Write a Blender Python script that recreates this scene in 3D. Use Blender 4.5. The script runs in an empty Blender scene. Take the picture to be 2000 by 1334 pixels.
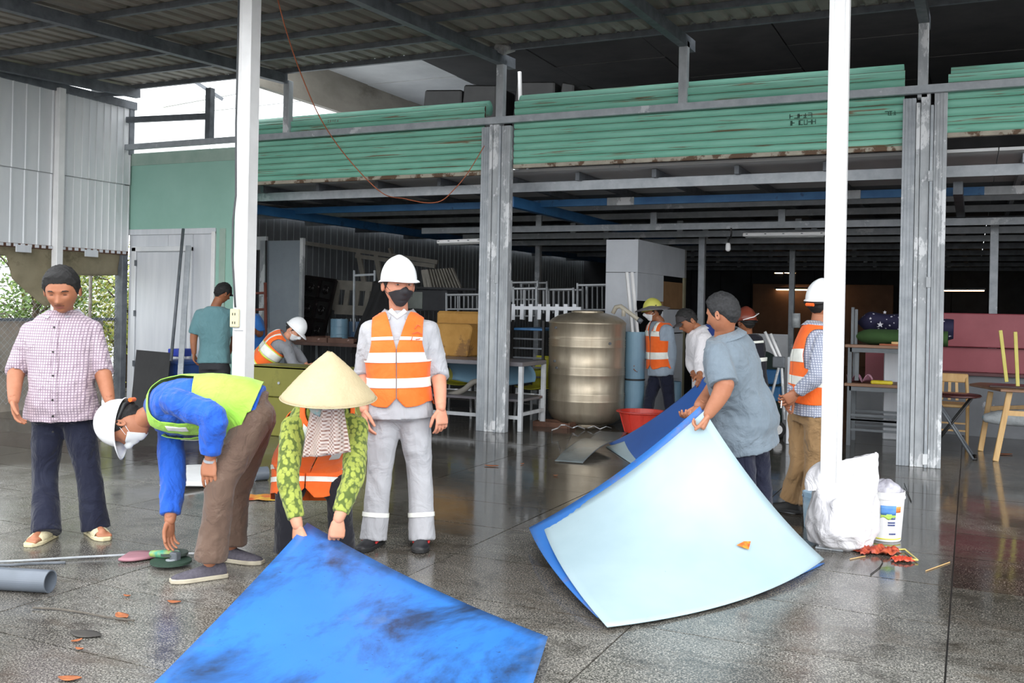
import bpy, bmesh, math, random
import numpy as np
from mathutils import Vector, Matrix, noise
V = Vector
rnd = random.Random(7)
S = bpy.context.scene
COL = S.collection
PI = math.pi

# ---------------------------------------------------------------- camera, world, exposure
FPX, HC, ROLL, PSI = 1900.0, 1.45, 0.02, math.radians(25.3)
fwd = V((-math.sin(PSI), math.cos(PSI), 0)); rgt = V((math.cos(PSI), math.sin(PSI), 0)); up0 = V((0, 0, 1))
cr, sr = math.cos(ROLL), math.sin(ROLL)
cam_d = bpy.data.cameras.new('camera'); cam = bpy.data.objects.new('camera', cam_d); COL.objects.link(cam)
cam_d.sensor_width = 36; cam_d.lens = 36 * FPX / 2000; cam_d.shift_y = -70 / 2000
cam_d.clip_start = 0.05; cam_d.clip_end = 300
cx = rgt * cr + up0 * sr; cy = up0 * cr - rgt * sr
m = Matrix((cx, cy, -fwd)).transposed().to_4x4(); m.translation = V((0, 0, HC)); cam.matrix_world = m
S.camera = cam
W = bpy.data.worlds.new('sky'); S.world = W; W.use_nodes = True
bg = W.node_tree.nodes['Background']; bg.inputs[0].default_value = (0.93, 0.965, 1.0, 1); bg.inputs[1].default_value = 2.85
sun_d = bpy.data.lights.new('overcast_sun', 'SUN'); sun_d.energy = 1.1; sun_d.angle = math.radians(50); sun_d.color = (1, .985, .96)
sun = bpy.data.objects.new('overcast_sun', sun_d); COL.objects.link(sun)
sun.rotation_euler = (math.radians(70), 0, math.radians(38))
S.view_settings.view_transform = 'Standard'; S.view_settings.look = 'None'
S.view_settings.exposure = 0.24; S.view_settings.gamma = 1; S.view_settings.use_curve_mapping = False

def ray(px, py):
    u = px - 1000; v = 667 - py - 70
    x = u * cr - v * sr; y = u * sr + v * cr
    return fwd + rgt * (x / FPX) + up0 * (y / FPX)
def at(px, py, d): return V((0, 0, HC)) + ray(px, py) * d
def gnd(px, py, z=0.0):
    r = ray(px, py); return at(px, py, (z - HC) / r.z)
def onY(px, py, Y):
    r = ray(px, py); return at(px, py, Y / r.y)
def onX(px, py, X):
    r = ray(px, py); return at(px, py, X / r.x)

# ---------------------------------------------------------------- materials
def lin(c):
    if isinstance(c, str):
        c = [int(c[i:i + 2], 16) / 255 for i in (0, 2, 4)]
        return tuple((x / 12.92 if x <= .04045 else ((x + .055) / 1.055) ** 2.4) for x in c)
    return tuple(c)
class NT:
    def __init__(s, m): s.t = m.node_tree; s.n = s.t.nodes; s.l = s.t.links
    def N(s, ty, **k):
        n = s.n.new(ty)
        for a, b in k.items():
            if a.startswith('i'): n.inputs[int(a[1:]) if a[1:].isdigit() else a[1:]].default_value = b
            else: setattr(n, a, b)
        return n
    def L(s, a, b): s.l.new(a, b)
def newmat(name, rough=.5, metal=0, spec=.5):
    m = bpy.data.materials.new(name); m.use_nodes = True
    nt = NT(m); b = nt.n['Principled BSDF']
    b.inputs['Roughness'].default_value = rough; b.inputs['Metallic'].default_value = metal
    b.inputs['Specular IOR Level'].default_value = spec
    return m, nt, b
def coords(nt, stretch=(1, 1, 1), kind='Object', rot=(0, 0, 0)):
    tc = nt.N('ShaderNodeTexCoord'); mp = nt.N('ShaderNodeMapping')
    mp.inputs['Scale'].default_value = stretch; mp.inputs['Rotation'].default_value = rot
    nt.L(tc.outputs[kind], mp.inputs['Vector']); return mp.outputs[0]
def ramp(nt, fac, stops):
    r = nt.N('ShaderNodeValToRGB'); e = r.color_ramp.elements
    while len(e) < len(stops): e.new(.5)
    for k, (p, c) in enumerate(stops): e[k].position = p; e[k].color = (*lin(c), 1)
    nt.L(fac, r.inputs[0]); return r.outputs[0]
def mixc(nt, fac, a, b, mode='MIX'):
    mx = nt.N('ShaderNodeMix', data_type='RGBA', blend_type=mode)
    for i, x in ((0, fac), (6, a), (7, b)):
        if hasattr(x, 'links'): nt.L(x, mx.inputs[i])
        elif i == 0: mx.inputs[0].default_value = x
        else: mx.inputs[i].default_value = (*lin(x), 1)
    return mx.outputs[2]
def noi(nt, co, scale, detail=4, rough=.6, dist=0):
    n = nt.N('ShaderNodeTexNoise'); n.inputs['Scale'].default_value = scale; n.inputs['Detail'].default_value = detail
    n.inputs['Roughness'].default_value = rough; n.inputs['Distortion'].default_value = dist
    nt.L(co, n.inputs['Vector']); return n.outputs['Fac']
def bump(nt, b, h, strength=.2, dist=.01):
    bp = nt.N('ShaderNodeBump'); bp.inputs['Strength'].default_value = strength; bp.inputs['Distance'].default_value = dist
    nt.L(h, bp.inputs['Height']); nt.L(bp.outputs[0], b.inputs['Normal'])
def mat(name, c1, c2=None, scale=6, rough=.5, metal=0, bmp=0, stretch=(1, 1, 1), lo=.35, hi=.65, c3=None, s3=2.0, t3=.62, w3=.05, spec=.5, bs=None, detail=5):
    m, nt, b = newmat(name, rough, metal, spec)
    co = coords(nt, stretch)
    f = noi(nt, co, scale, detail)
    c = ramp(nt, f, [(lo, c1), (hi, c2 or c1)])
    if c3:
        g = noi(nt, co, s3, 6, .7)
        k = nt.N('ShaderNodeMapRange'); k.inputs[1].default_value = t3; k.inputs[2].default_value = t3 + w3
        nt.L(g, k.inputs[0]); c = mixc(nt, k.outputs[0], c, c3)
    nt.L(c, b.inputs['Base Color'])
    if bmp: bump(nt, b, noi(nt, coords(nt, stretch), bs or scale * 4, 3), bmp, .01)
    return m
def glow(name, c, st):
    m, nt, b = newmat(name); b.inputs['Emission Color'].default_value = (*lin(c), 1); b.inputs['Emission Strength'].default_value = st
    b.inputs['Base Color'].default_value = (*lin(c), 1); return m

galv = mat('galvanised', '959ba1', 'afb4b9', 9, .42, .08, .1, lo=.3, hi=.7, c3='c6cacd', s3=3, t3=.6)
galv_d = mat('dull_steel', '565b61', '6f747a', 7, .5, .1, .1, c3='7b7f84', s3=2.2, t3=.66)
galv_l = mat('primer_patched_steel', '9ca0a4', 'b3b7ba', 7, .5, .05, .1, c3='dcdee0', s3=1.6, t3=.54, w3=.03, stretch=(1.5, 1.5, .7))
roofm = mat('weathered_roof_sheet', '8a857c', 'a39d93', 2.5, .7, 0, .1, stretch=(1.5, .5, 1), c3='625c54', s3=1.2, t3=.55, w3=.2)
clad = mat('pale_cladding', 'd6dade', 'e6e8ea', 2, .5, .05, .03, stretch=(1, 1, .3), c3='bcbcba', s3=.8, t3=.62, w3=.2)
whitep = mat('white_paint', 'e2e2e2', 'f0f0f0', 3, .45, 0, .05, c3='c9c8c5', s3=5, t3=.68, w3=.1)
whited = mat('off_white_panel', 'ccd0d6', 'dadde2', 2, .4, 0, .02, stretch=(4, 4, .4), c3='b9bcc0', s3=1.2, t3=.66)
inner_c = mat('lit_ceiling_board', 'cfd0d1', 'dddedf', 2, .7)
darkc = mat('shaded_ceiling_board', '3c3b3b', '4a4848', 2, .8)
green_f = mat('green_wall_paint', '8fbaab', '99c3b5', 1.2, .6, 0, .02, c3='8bb5a5', s3=.9, t3=.6, w3=.2)
green_l = mat('faded_green_band', '8fa99c', 'a3b8ac', 3, .7)
blackm = mat('black_plastic', '141414', '222222', 6, .5)
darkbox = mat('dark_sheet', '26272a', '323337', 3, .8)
woodL = mat('light_wood', 'c39a63', 'd6b27c', 6, .45, 0, .05, stretch=(3, 3, .4))
woodB = mat('brown_board', '7c5b42', '94705a', 5, .5, stretch=(.5, 3, 3))
maroon = mat('maroon_board', '8a3f48', '9c4f58', 1.5, .45, c3='7d363e', s3=.8, t3=.5, w3=.3)
bluebeam = mat('blue_paint', '2a6296', '3b75a8', 4, .45, .0, .05, c3='234d75', s3=2, t3=.6)
rustm = mat('rust', '4e352a', '6b4a39', 8, .8, 0, .2)

def shutter_mat():
    m, nt, b = newmat('green_shutter_paint', .5)
    co = coords(nt, (1, 1, 1), 'Object')
    base = ramp(nt, noi(nt, coords(nt, (.5, 1, 4)), 2, 4), [(.35, '74b59f'), (.65, '8bc9b3')])
    st = noi(nt, coords(nt, (.6, 1, 22)), 1.6, 5, .6, .3)
    k = ramp(nt, st, [(.585, (0, 0, 0)), (.64, (1, 1, 1))])
    c = mixc(nt, k, base, '7a6a52')
    k2 = ramp(nt, noi(nt, coords(nt, (.25, 1, 5)), 3.2, 6, .7), [(.66, (0, 0, 0)), (.71, (1, 1, 1))])
    c = mixc(nt, k2, c, '5d4531')
    nt.L(c, b.inputs['Base Color']); return m
green_s = shutter_mat()

def floor_mat(name, a, b_, dirty=True):
    m, nt, b = newmat(name, .3)
    co = coords(nt, (1, 1, 1), 'Generated'); tc = nt.N('ShaderNodeNewGeometry'); P = tc.outputs['Position']
    f1 = noi(nt, P, 120, 3, .85); c = ramp(nt, f1, [(.40, '22201e'), (.46, a), (.53, b_), (.62, 'c4beb3')]); c = mixc(nt, .25, c, ramp(nt, noi(nt, P, 38, 4, .7), [(.35, a), (.65, b_)]))
    big = noi(nt, P, .55, 5, .6, .4)
    wet = nt.N('ShaderNodeMapRange'); nt.L(big, wet.inputs[0]); wet.inputs[1].default_value = .40; wet.inputs[2].default_value = .56
    # wet region is larger towards the shed (Y > 5.5)
    sep = nt.N('ShaderNodeSeparateXYZ'); nt.L(P, sep.inputs[0])
    gr = nt.N('ShaderNodeMapRange'); nt.L(sep.outputs['Y'], gr.inputs[0]); gr.inputs[1].default_value = 4.0; gr.inputs[2].default_value = 7.5
    gr.inputs[3].default_value = -.45; gr.inputs[4].default_value = .55
    ad = nt.N('ShaderNodeMath', operation='ADD', use_clamp=True); nt.L(wet.outputs[0], ad.inputs[0]); nt.L(gr.outputs[0], ad.inputs[1])
    dk = mixc(nt, ad.outputs[0], (1, 1, 1), (.42, .40, .38))
    c = mixc(nt, 1.0, c, dk, 'MULTIPLY')
    # mud smears
    sm = noi(nt, coords_pos(nt, P, (1.2, 3.2, 1), .9), 1.7, 7, .72, .6)
    k = ramp(nt, sm, [(.52, (0, 0, 0)), (.65, (.55, .55, .55))])
    c = mixc(nt, k, c, '50473d')
    sm2 = noi(nt, coords_pos(nt, P, (1, 1, 1), 0), 4.5, 8, .75, .4)
    k = ramp(nt, sm2, [(.52, (0, 0, 0)), (.66, (.7, .7, .7))])
    c = mixc(nt, k, c, '2b2620')
    nt.L(c, b.inputs['Base Color'])
    rr = nt.N('ShaderNodeMapRange'); nt.L(ad.outputs[0], rr.inputs[0]); rr.inputs[3].default_value = .24; rr.inputs[4].default_value = .07
    sr_ = nt.N('ShaderNodeMath', operation='MULTIPLY_ADD'); nt.L(noi(nt, P, 3.5, 6, .75), sr_.inputs[0]); sr_.inputs[1].default_value = .26
    sub = nt.N('ShaderNodeMath', operation='SUBTRACT'); nt.L(rr.outputs[0], sub.inputs[0]); sub.inputs[1].default_value = .10
    nt.L(sub.outputs[0], sr_.inputs[2]); nt.L(sr_.outputs[0], b.inputs['Roughness'])
    bump(nt, b, noi(nt, P, 9, 3), .05, .01)
    return m
def coords_pos(nt, P, sc, rz):
    mp = nt.N('ShaderNodeMapping'); mp.inputs['Scale'].default_value = sc; mp.inputs['Rotation'].default_value = (0, 0, rz)
    nt.L(P, mp.inputs['Vector']); return mp.outputs[0]
fl_grey = floor_mat('wet_grey_granite', '47463f', '7a7873')
fl_grey2 = floor_mat('wet_pale_granite', '504e49', '84807a')
fl_red = floor_mat('wet_dark_red_granite', '2b1c1b', '4d3431')

# ---------------------------------------------------------------- geometry helpers
class MB:
    def __init__(s): s.v = []; s.f = []
    def add(s, vs, fs):
        n = len(s.v); s.v += [tuple(p) for p in vs]; s.f += [tuple(i + n for i in f) for f in fs]; return s
    def box(s, a, b):
        (x0, y0, z0), (x1, y1, z1) = a, b
        return s.add([(x0, y0, z0), (x1, y0, z0), (x1, y1, z0), (x0, y1, z0), (x0, y0, z1), (x1, y0, z1), (x1, y1, z1), (x0, y1, z1)],
                     [(0, 3, 2, 1), (4, 5, 6, 7), (0, 1, 5, 4), (1, 2, 6, 5), (2, 3, 7, 6), (3, 0, 4, 7)])
    def bar(s, p, q, w, h=None, up=(0, 0, 1)):
        p, q = V(p), V(q); h = h or w; d = (q - p).normalized(); u = V(up)
        if abs(d.dot(u)) > .97: u = V((0, 1, 0))
        sd = d.cross(u).normalized(); u = sd.cross(d).normalized()
        vs = [c + sd * a * w / 2 + u * b * h / 2 for c in (p, q) for a, b in ((-1, -1), (1, -1), (1, 1), (-1, 1))]
        return s.add(vs, [(0, 1, 2, 3), (7, 6, 5, 4), (0, 4, 5, 1), (1, 5, 6, 2), (2, 6, 7, 3), (3, 7, 4, 0)])
    def tube(s, pts, r, n=8, cap=True, flat=1.0):
        g = limb(pts, r, n, cap, flat); return s.add(g[0], g[1])
    def lathe(s, prof, c=(0, 0, 0), n=32, sx=1, sy=1, cap=True):
        vs = []; fs = []
        for r, z in prof:
            for k in range(n):
                a = 2 * PI * k / n; vs.append((c[0] + r * math.cos(a) * sx, c[1] + r * math.sin(a) * sy, c[2] + z))
        for i in range(len(prof) - 1):
            for k in range(n):
                k2 = (k + 1) % n; fs.append((i * n + k, i * n + k2, (i + 1) * n + k2, (i + 1) * n + k))
        if cap:
            fs.append(tuple(reversed(range(n)))); fs.append(tuple((len(prof) - 1) * n + k for k in range(n)))
        return s.add(vs, fs)
    def prism(s, poly, axis, a, b):   # poly in the two other axes, extruded from a to b
        n = len(poly); vs = []
        for t in (a, b):
            for p, q in poly:
                vs.append({'x': (t, p, q), 'y': (p, t, q), 'z': (p, q, t)}[axis])
        fs = [tuple(range(n)), tuple(reversed(range(n, 2 * n)))] + [(k, k + n, (k + 1) % n + n, (k + 1) % n) for k in range(n)]
        return s.add(vs, fs)
    def grid(s, fn, nu, nv, th=0.0):   # fn(u,v)->Vector ; thin slab if th
        P = [[V(fn(i / nu, j / nv)) for j in range(nv + 1)] for i in range(nu + 1)]
        def nr(i, j):
            a = P[min(i + 1, nu)][j] - P[max(i - 1, 0)][j]; b = P[i][min(j + 1, nv)] - P[i][max(j - 1, 0)]
            return a.cross(b).normalized()
        vs = [P[i][j] for i in range(nu + 1) for j in range(nv + 1)]; W_ = nv + 1
        fs = [(i * W_ + j, (i + 1) * W_ + j, (i + 1) * W_ + j + 1, i * W_ + j + 1) for i in range(nu) for j in range(nv)]
        if th:
            n0 = len(vs); vs += [P[i][j] - nr(i, j) * th for i in range(nu + 1) for j in range(nv + 1)]
            fs += [tuple(reversed([a + n0 for a in f])) for f in fs]
            bd = [i * W_ for i in range(nu + 1)] + [nu * W_ + j for j in range(1, nv + 1)] + [i * W_ + nv for i in range(nu - 1, -1, -1)] + [j for j in range(nv - 1, 0, -1)]
            for k in range(len(bd)):
                a, b = bd[k], bd[(k + 1) % len(bd)]; fs.append((b, a, a + n0, b + n0))
        return s.add(vs, fs)
def limb(pts, r, n=12, cap=True, flat=1.0, side=None, sub=1):
    pts = [V(p) for p in pts]
    if not hasattr(r, '__len__'): r = [r] * len(pts)
    r = list(r)
    if sub > 1:
        P2, R2 = [], []
        for i in range(len(pts) - 1):
            p0 = pts[max(i - 1, 0)]; p1 = pts[i]; p2 = pts[i + 1]; p3 = pts[min(i + 2, len(pts) - 1)]
            for k in range(sub):
                t = k / sub
                P2.append(.5 * ((2 * p1) + (p2 - p0) * t + (2 * p0 - 5 * p1 + 4 * p2 - p3) * t * t + (3 * p1 - p0 - 3 * p2 + p3) * t ** 3))
                R2.append(r[i] * (1 - t) + r[i + 1] * t)
        P2.append(pts[-1]); R2.append(r[-1]); pts, r = P2, R2
    tan = []
    for i in range(len(pts)):
        a = pts[max(i - 1, 0)]; b = pts[min(i + 1, len(pts) - 1)]; tan.append((b - a).normalized())
    u = V(side) if side is not None else (V((0, 0, 1)) if abs(tan[0].z) < .9 else V((1, 0, 0)))
    u = (u - tan[0] * u.dot(tan[0])).normalized()
    vs = []; fs = []; rings = []
    P = pts[:]; R = r[:]; T = tan[:]
    if cap == 'round':
        a = [(pts[0] - tan[0] * r[0] * c, r[0] * s_) for c, s_ in ((.97, .25), (.7, .71), (.38, .92))]
        b = [(pts[-1] + tan[-1] * r[-1] * c, r[-1] * s_) for c, s_ in ((.38, .92), (.7, .71), (.97, .25))]
        P = [x[0] for x in a] + P + [x[0] for x in b]; R = [x[1] for x in a] + R + [x[1] for x in b]; T = [tan[0]] * 3 + T + [tan[-1]] * 3
    for p, rr, t in zip(P, R, T):
        u = (u - t * u.dot(t)).normalized(); w = t.cross(u)
        for k in range(n):
            a = 2 * PI * k / n; vs.append(p + u * math.cos(a) * rr + w * math.sin(a) * rr * flat)
    m_ = len(P)
    for i in range(m_ - 1):
        for k in range(n):
            k2 = (k + 1) % n; fs.append((i * n + k, i * n + k2, (i + 1) * n + k2, (i + 1) * n + k))
    if cap:
        fs.append(tuple(reversed(range(n)))); fs.append(tuple((m_ - 1) * n + k for k in range(n)))
    return vs, fs

ORG = {}
def _name(o, name): o.name = name
def mkmesh(name, vs, fs, org, smooth=False, mats=()):
    me = bpy.data.meshes.new(name)
    if isinstance(vs, np.ndarray):
        me.from_pydata((vs - np.array(org)).tolist(), [], fs.tolist() if isinstance(fs, np.ndarray) else fs)
    else:
        ox, oy, oz = org; me.from_pydata([(x - ox, y - oy, z - oz) for x, y, z in vs], [], fs)
    for m_ in mats: me.materials.append(m_)
    if smooth: me.polygons.foreach_set('use_smooth', [True] * len(me.polygons))
    me.update(); return me
def setp(o, label=None, cat=None, group=None, kind=None):
    for k, x in (('label', label), ('category', cat), ('group', group), ('kind', kind)):
        if x: o[k] = x
    return o
def build(name, mb, m_, parent=None, smooth=False, bevel=0, label=None, cat=None, group=None, kind=None, org=None, fix=True):
    vs, fs = (mb.v, mb.f) if isinstance(mb, MB) else mb
    if parent is not None: o_ = ORG[parent.name]
    elif org is not None: o_ = tuple(org)
    else:
        a = np.array(vs); o_ = (float(a[:, 0].min() + a[:, 0].max()) / 2, float(a[:, 1].min() + a[:, 1].max()) / 2, float(a[:, 2].min()))
    me = mkmesh(name, vs, fs, o_, smooth, [m_] if not isinstance(m_, (list, tuple)) else m_)
    if fix and len(fs) < 60000:
        b = bmesh.new(); b.from_mesh(me); bmesh.ops.recalc_face_normals(b, faces=b.faces)
        if bevel:
            es = [e for e in b.edges if len(e.link_faces) == 2 and e.calc_face_angle(0) > .6]
            bmesh.ops.bevel(b, geom=es, offset=bevel, segments=1, affect='EDGES', clamp_overlap=True)
        b.to_mesh(me); b.free()
    o = bpy.data.objects.new(name, me); COL.objects.link(o)
    if parent is not None: o.parent = parent
    else: o.location = o_
    ORG[o.name] = o_
    if smooth == 'auto':
        pass
    return setp(o, label, cat, group, kind)
def empty(name, loc, label, cat, group=None, kind=None):
    o = bpy.data.objects.new(name, None); COL.objects.link(o); o.location = loc; o.empty_display_size = .1
    ORG[o.name] = tuple(loc); return setp(o, label, cat, group, kind)
def copy_tree(o, loc=None, parent=None, label=None, rz=None):
    c = o.copy(); COL.objects.link(c); ORG[c.name] = ORG.get(o.name, (0, 0, 0))
    if parent is not None: c.parent = parent
    if loc is not None: c.location = loc
    if rz is not None: c.rotation_euler = (0, 0, rz)
    if label: c['label'] = label
    for ch in list(o.children): copy_tree(ch, parent=c)
    return c
# ================================================================ SETTING
FY = 10.04          # facade plane
# floor of granite slabs
fl = build('floor', MB().box((-30, -6, -.12), (12, 34, -.012)), mat('grout', '3a3835', '2c2a28', 5, .35), kind='structure')
TX, TY = 1.31, .71
tiles = {}
cnt = 0
def red_tile(i, j):
    x = -4.0 + (i + .5) * TX; y = 5.70 + (j + .5) * TY
    return (y > 5.7 and y < 7.1 and x > -.1) or (6.4 < y < 7.15 and x < -5.2)
for i in range(-6, 6):
    for j in range(-8, 13):
        x0 = -4.0 + i * TX; y0 = 5.70 + j * TY
        r = math.hypot(x0, y0)
        c = V((x0, y0, 0)); dpt = c.dot(fwd); lat = c.dot(rgt)
        if dpt < 2 or dpt > 13.5 or abs(lat) > dpt * .6 + 1.6: continue
        g = .004
        mm = fl_red if red_tile(i, j) else (fl_grey2 if rnd.random() < .35 else fl_grey)
        hz = -.0015 * rnd.random()
        t = MB(); t.box((x0 + g, y0 + g, -.011), (x0 + TX - g, y0 + TY - g, hz))
        build('tile', t, mm, fl, fix=False); cnt += 1
# wide outer paving for what lies beyond the slabs
og = build('ground', MB().box((-60, -40, -.2), (60, 60, -.13)), mat('earth', '6a6256', '7d7468', .8, .9), kind='structure')
apron = MB().box((-16, 13.2, -.011), (8, 33, -.0005)); build('slab_field', apron, fl_grey, fl)
apron = MB().box((-14.5, 5.7, -.011), (-11.87, 13.2, -.0008)); build('slab_field', apron, mat('damp_earth', '5a5349', '7b7366', 3, .6, 0, .3, c3='463f36', s3=1.5, t3=.5, w3=.1), fl)

# left wall : cladding sheets
wl = empty('wall_left', (-10.7, 8, 0), None, None, kind='structure')
def ribsheet(mb, x, y0, y1, z0, z1, n=6, dep=.012):
    w = (y1 - y0) / n; pr = []
    for k in range(n):
        a = y0 + k * w; pr += [(a, 0), (a + w * .82, 0), (a + w * .86, dep), (a + w * .96, dep)]
    pr.append((y1, 0)); vs = []
    for y, d in pr: vs += [(x + d, y, z0), (x + d, y, z1)]
    mb.add(vs, [(2 * k, 2 * k + 2, 2 * k + 3, 2 * k + 1) for k in range(len(pr) - 1)])
    return mb
for k, y0 in enumerate([4.0, 4.95, 5.9, 6.85, 7.8, 8.86, 9.45]):
    y1 = [4.95, 5.9, 6.85, 7.8, 8.76, 9.45, 10.02][k]
    for z0, z1, dx in ((2.1, 3.02, 0), (3.03, 4.13, .01)):
        build('cladding_sheet', ribsheet(MB(), -10.7 + dx, y0, y1 - .004, z0, z1, 5), clad, wl)
build('backing', MB().box((-10.76, 4.0, 2.08), (-10.72, 10.04, 4.13)), clad, wl)  # slab added behind the cladding to stop light leaking through the seams
b = MB().box((-10.70, 8.76, 0), (-10.60, 8.86, 4.13)); build('post', b, whitep, wl, bevel=.006)
b = MB().box((-10.78, 2, 4.09), (-10.66, 10.1, 4.20)); build('top_rail', b, galv_d, wl, bevel=.004)
b = MB().box((-10.75, 2, 2.05), (-10.68, 10.0, 2.10)); build('bottom_rail', b, rustm, wl, bevel=.004)
b = MB()
for k in range(60): b.box((-10.68, 4 + k * .1, 2.06), (-10.665, 4.05 + k * .1, 2.095))
build('fixing_clip', b, whited, wl, kind='stuff')
for y in (8.32, 9.35):
    b = MB().box((-10.66, y - .11, 1.99), (-10.645, y + .11, 2.08)); build('bracket', b, whited, wl, bevel=.004)
# concrete panel wall below
cw = build('wall_outer', MB().box((-10.98, 2, -.05), (-10.88, 9.78, 1.13)), mat('rough_concrete', '857f76', 'a39c91', 3, .9, 0, .4, c3='a5978a', s3=1.3, t3=.55, w3=.15), kind='structure', bevel=.01)
b = MB().bar((-10.86, 2, 1.15), (-10.86, 10.0, 1.15), .03, .04); build('rail', b, galv_d, cw)
b = MB().box((-10.875, 2, .50), (-10.86, 9.78, .515)); build('ledge', b, mat('concrete_edge', '7b766d', '8b867c', 3, .9), cw)

# roof : sheets on purlins on rafters
def rz(y): return 4.40 - .045 * (FY - y)
ce = empty('ceiling', (-4, 6, rz(6)), None, None, kind='structure')
X0, X1, RY0, RY1 = -11.3, 4.2, 4.6, 9.95
nsh = 15; sw = (X1 - X0) / nsh
for k in range(nsh):
    a = X0 + k * sw; w = sw / 5; pr = []
    for q in range(5):
        c = a + q * w; pr += [(c, 0), (c + w * .55, 0), (c + w * .68, .035), (c + w * .87, .035)]
    pr.append((a + sw, 0)); vs = []
    for x, d in pr: vs += [(x, RY0, rz(RY0) + d), (x, RY1, rz(RY1) + d)]
    build('roof_sheet', MB().add(vs, [(2 * q, 2 * q + 2, 2 * q + 3, 2 * q + 1) for q in range(len(pr) - 1)]), roofm, ce, fix=False)
y = 9.88
while y > 4.6:
    z = rz(y) - .035; build('purlin', MB().bar((X0, y, z), (X1, y, z), .045, .06), galv_d, ce); y -= .74
for x in (-10.5, -7.97, -4.93, -2.79, -.46, 1.9):
    z0, z1 = rz(5.2) - .125, rz(9.95) - .125
    build('rafter', MB().bar((x, 5.2, z0), (x, 10.3 if x > -6 else 9.95, z1 + .01), .09, .12), galv_d, ce)
for p, q in (((-10.7, 9.3, 4.15), (-10.5, 9.9, 4.27)),):
    build('edge_bar', MB().bar(p, q, .05), galv_d, ce)
build('edge_bar', MB().bar((-10.7, 9.95, 3.93), (-9.3, 10.0, 3.90), .05, .08), galv_d, ce)

# posts above the facade beam
for x, z0, z1, mm in ((-7.97, 3.58, 4.27, galv_l), (-4.93, 3.55, 4.27, galv_l), (-2.79, 3.58, 4.27, galv_l), (-.46, 3.5, 4.27, galv_l), (-10.72, 3.45, 4.2, galv_d), (-9.27, 3.56, 4.28, galv_d)):
    build('post', MB().box((x - .045, FY - .06, z0), (x + .045, FY + .03, z1)), mm, ce, bevel=.004)
build('rag', MB().tube([at(970, 92, 11), at(985, 97, 10.95), at(1005, 96, 11)], [.05, .07, .03], 7), mat('cement_lump', 'b5b5b5', '8b8b8b', 20, .9), ce)

# facade : long beam
fb = build('beam', MB().bar((-10.9, FY - .10, 3.545), (3.5, FY - .10, 3.575), .06, .075), galv, kind='structure')
# first bay : green wall panel, jamb and white door panel
gw = empty('wall_front', (-9.8, FY, 0), None, None, kind='structure')
build('panel', MB().box((-10.83, FY, 2.40), (-8.5, FY + .06, 3.30)), green_f, gw)
build('panel', MB().box((-10.83, FY - .012, 3.30), (-8.5, FY + .05, 3.47)), green_l, gw)
build('jamb', MB().box((-9.13, FY, 0), (-8.75, FY + .06, 2.40)), green_f, gw)
build('jamb', MB().box((-9.06, FY - .015, 0), (-8.96, FY, 2.40)), green_l, gw)
build('corner_post', MB().box((-10.86, FY - .1, 0), (-10.72, FY, 3.50)), galv_d, gw, bevel=.005)
for a, b_ in ((-10.72, -10.0), (-10.0, -9.55), (-9.55, -9.16)):
    build('panel', MB().box((a + .003, FY + .02, 0), (b_ - .003, FY + .05, 2.38)), whited, gw)
build('head_trim', MB().box((-10.74, FY - .01, 2.33), (-9.14, FY + .03, 2.41)), whited, gw, bevel=.005)
build('side_trim', MB().box((-9.20, FY - .02, 0), (-9.14, FY + .02, 2.36)), whitep, gw, bevel=.004)
dr = empty('door_1', (-10.1, FY, 0), None, None, kind='structure')
build('frame', MB().box((-10.64, FY - .02, 0), (-10.56, FY + .02, 2.16)).box((-9.60, FY - .02, 0), (-9.54, FY + .02, 2.16)).box((-10.64, FY - .02, 2.10), (-9.54, FY + .02, 2.17)), clad, dr, bevel=.006)
build('leaf', MB().box((-10.54, FY - .012, 0), (-9.62, FY + .018, 2.09)), whited, dr, bevel=.005)
for z in (.5, 1.2, 1.9): build('hinge', MB().box((-10.57, FY - .03, z), (-10.54, FY - .012, z + .08)), galv_d, dr)

# roller shutters (slats are separate pieces)
def shutter(x0, x1, z0, z1, tilt, label):
    t = empty('roller_shutter', ((x0 + x1) / 2, FY, z0), label, 'shutter', 'green roller shutters above the openings')
    n = int(round((z1 - z0) / .077)); h = (z1 - z0) / n
    for k in range(n):
        z = z0 + k * h
        pr = [(FY + .008, z), (FY - .002, z + h * .12), (FY - .012, z + h * .35), (FY - .012, z + h * .68), (FY - .002, z + h * .88), (FY + .014, z + h * .97)]
        vs = []
        for y_, z_ in pr: vs += [(x0, y_, z_ + tilt * 0), (x1, y_, z_)]
        build('slat', MB().add(vs, [(2 * q, 2 * q + 1, 2 * q + 3, 2 * q + 2) for q in range(5)] ), green_s, t, smooth=True, fix=False)
    build('backing', MB().box((x0, FY + .012, z0), (x1, FY + .02, z1)), rustm, t, fix=False)
    build('bottom_rail', MB().box((x0, FY - .02, z0 - .045), (x1, FY + .03, z0)), mat('rusty_cream_rail', '9a9284', 'b0a999', 5, .6, c3='5f4732', s3=3, t3=.5), t, bevel=.004)
    build('drum', MB().tube([(x0 + .02, FY + .15, z1 + .0), (x1 - .02, FY + .15, z1 + .0)], .09, 16), green_s, t, smooth=True)
    return t
shutter(-8.75, -5.14, 3.00, 3.76, 0, 'green roller shutter left of the first grey steel column')
shutter(-4.76, -.62, 3.06, 3.79, 0, 'green roller shutter spanning between the two grey steel columns')
shutter(-.24, 3.4, 3.16, 3.72, 0, 'green roller shutter right of the white-streaked steel column')

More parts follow.
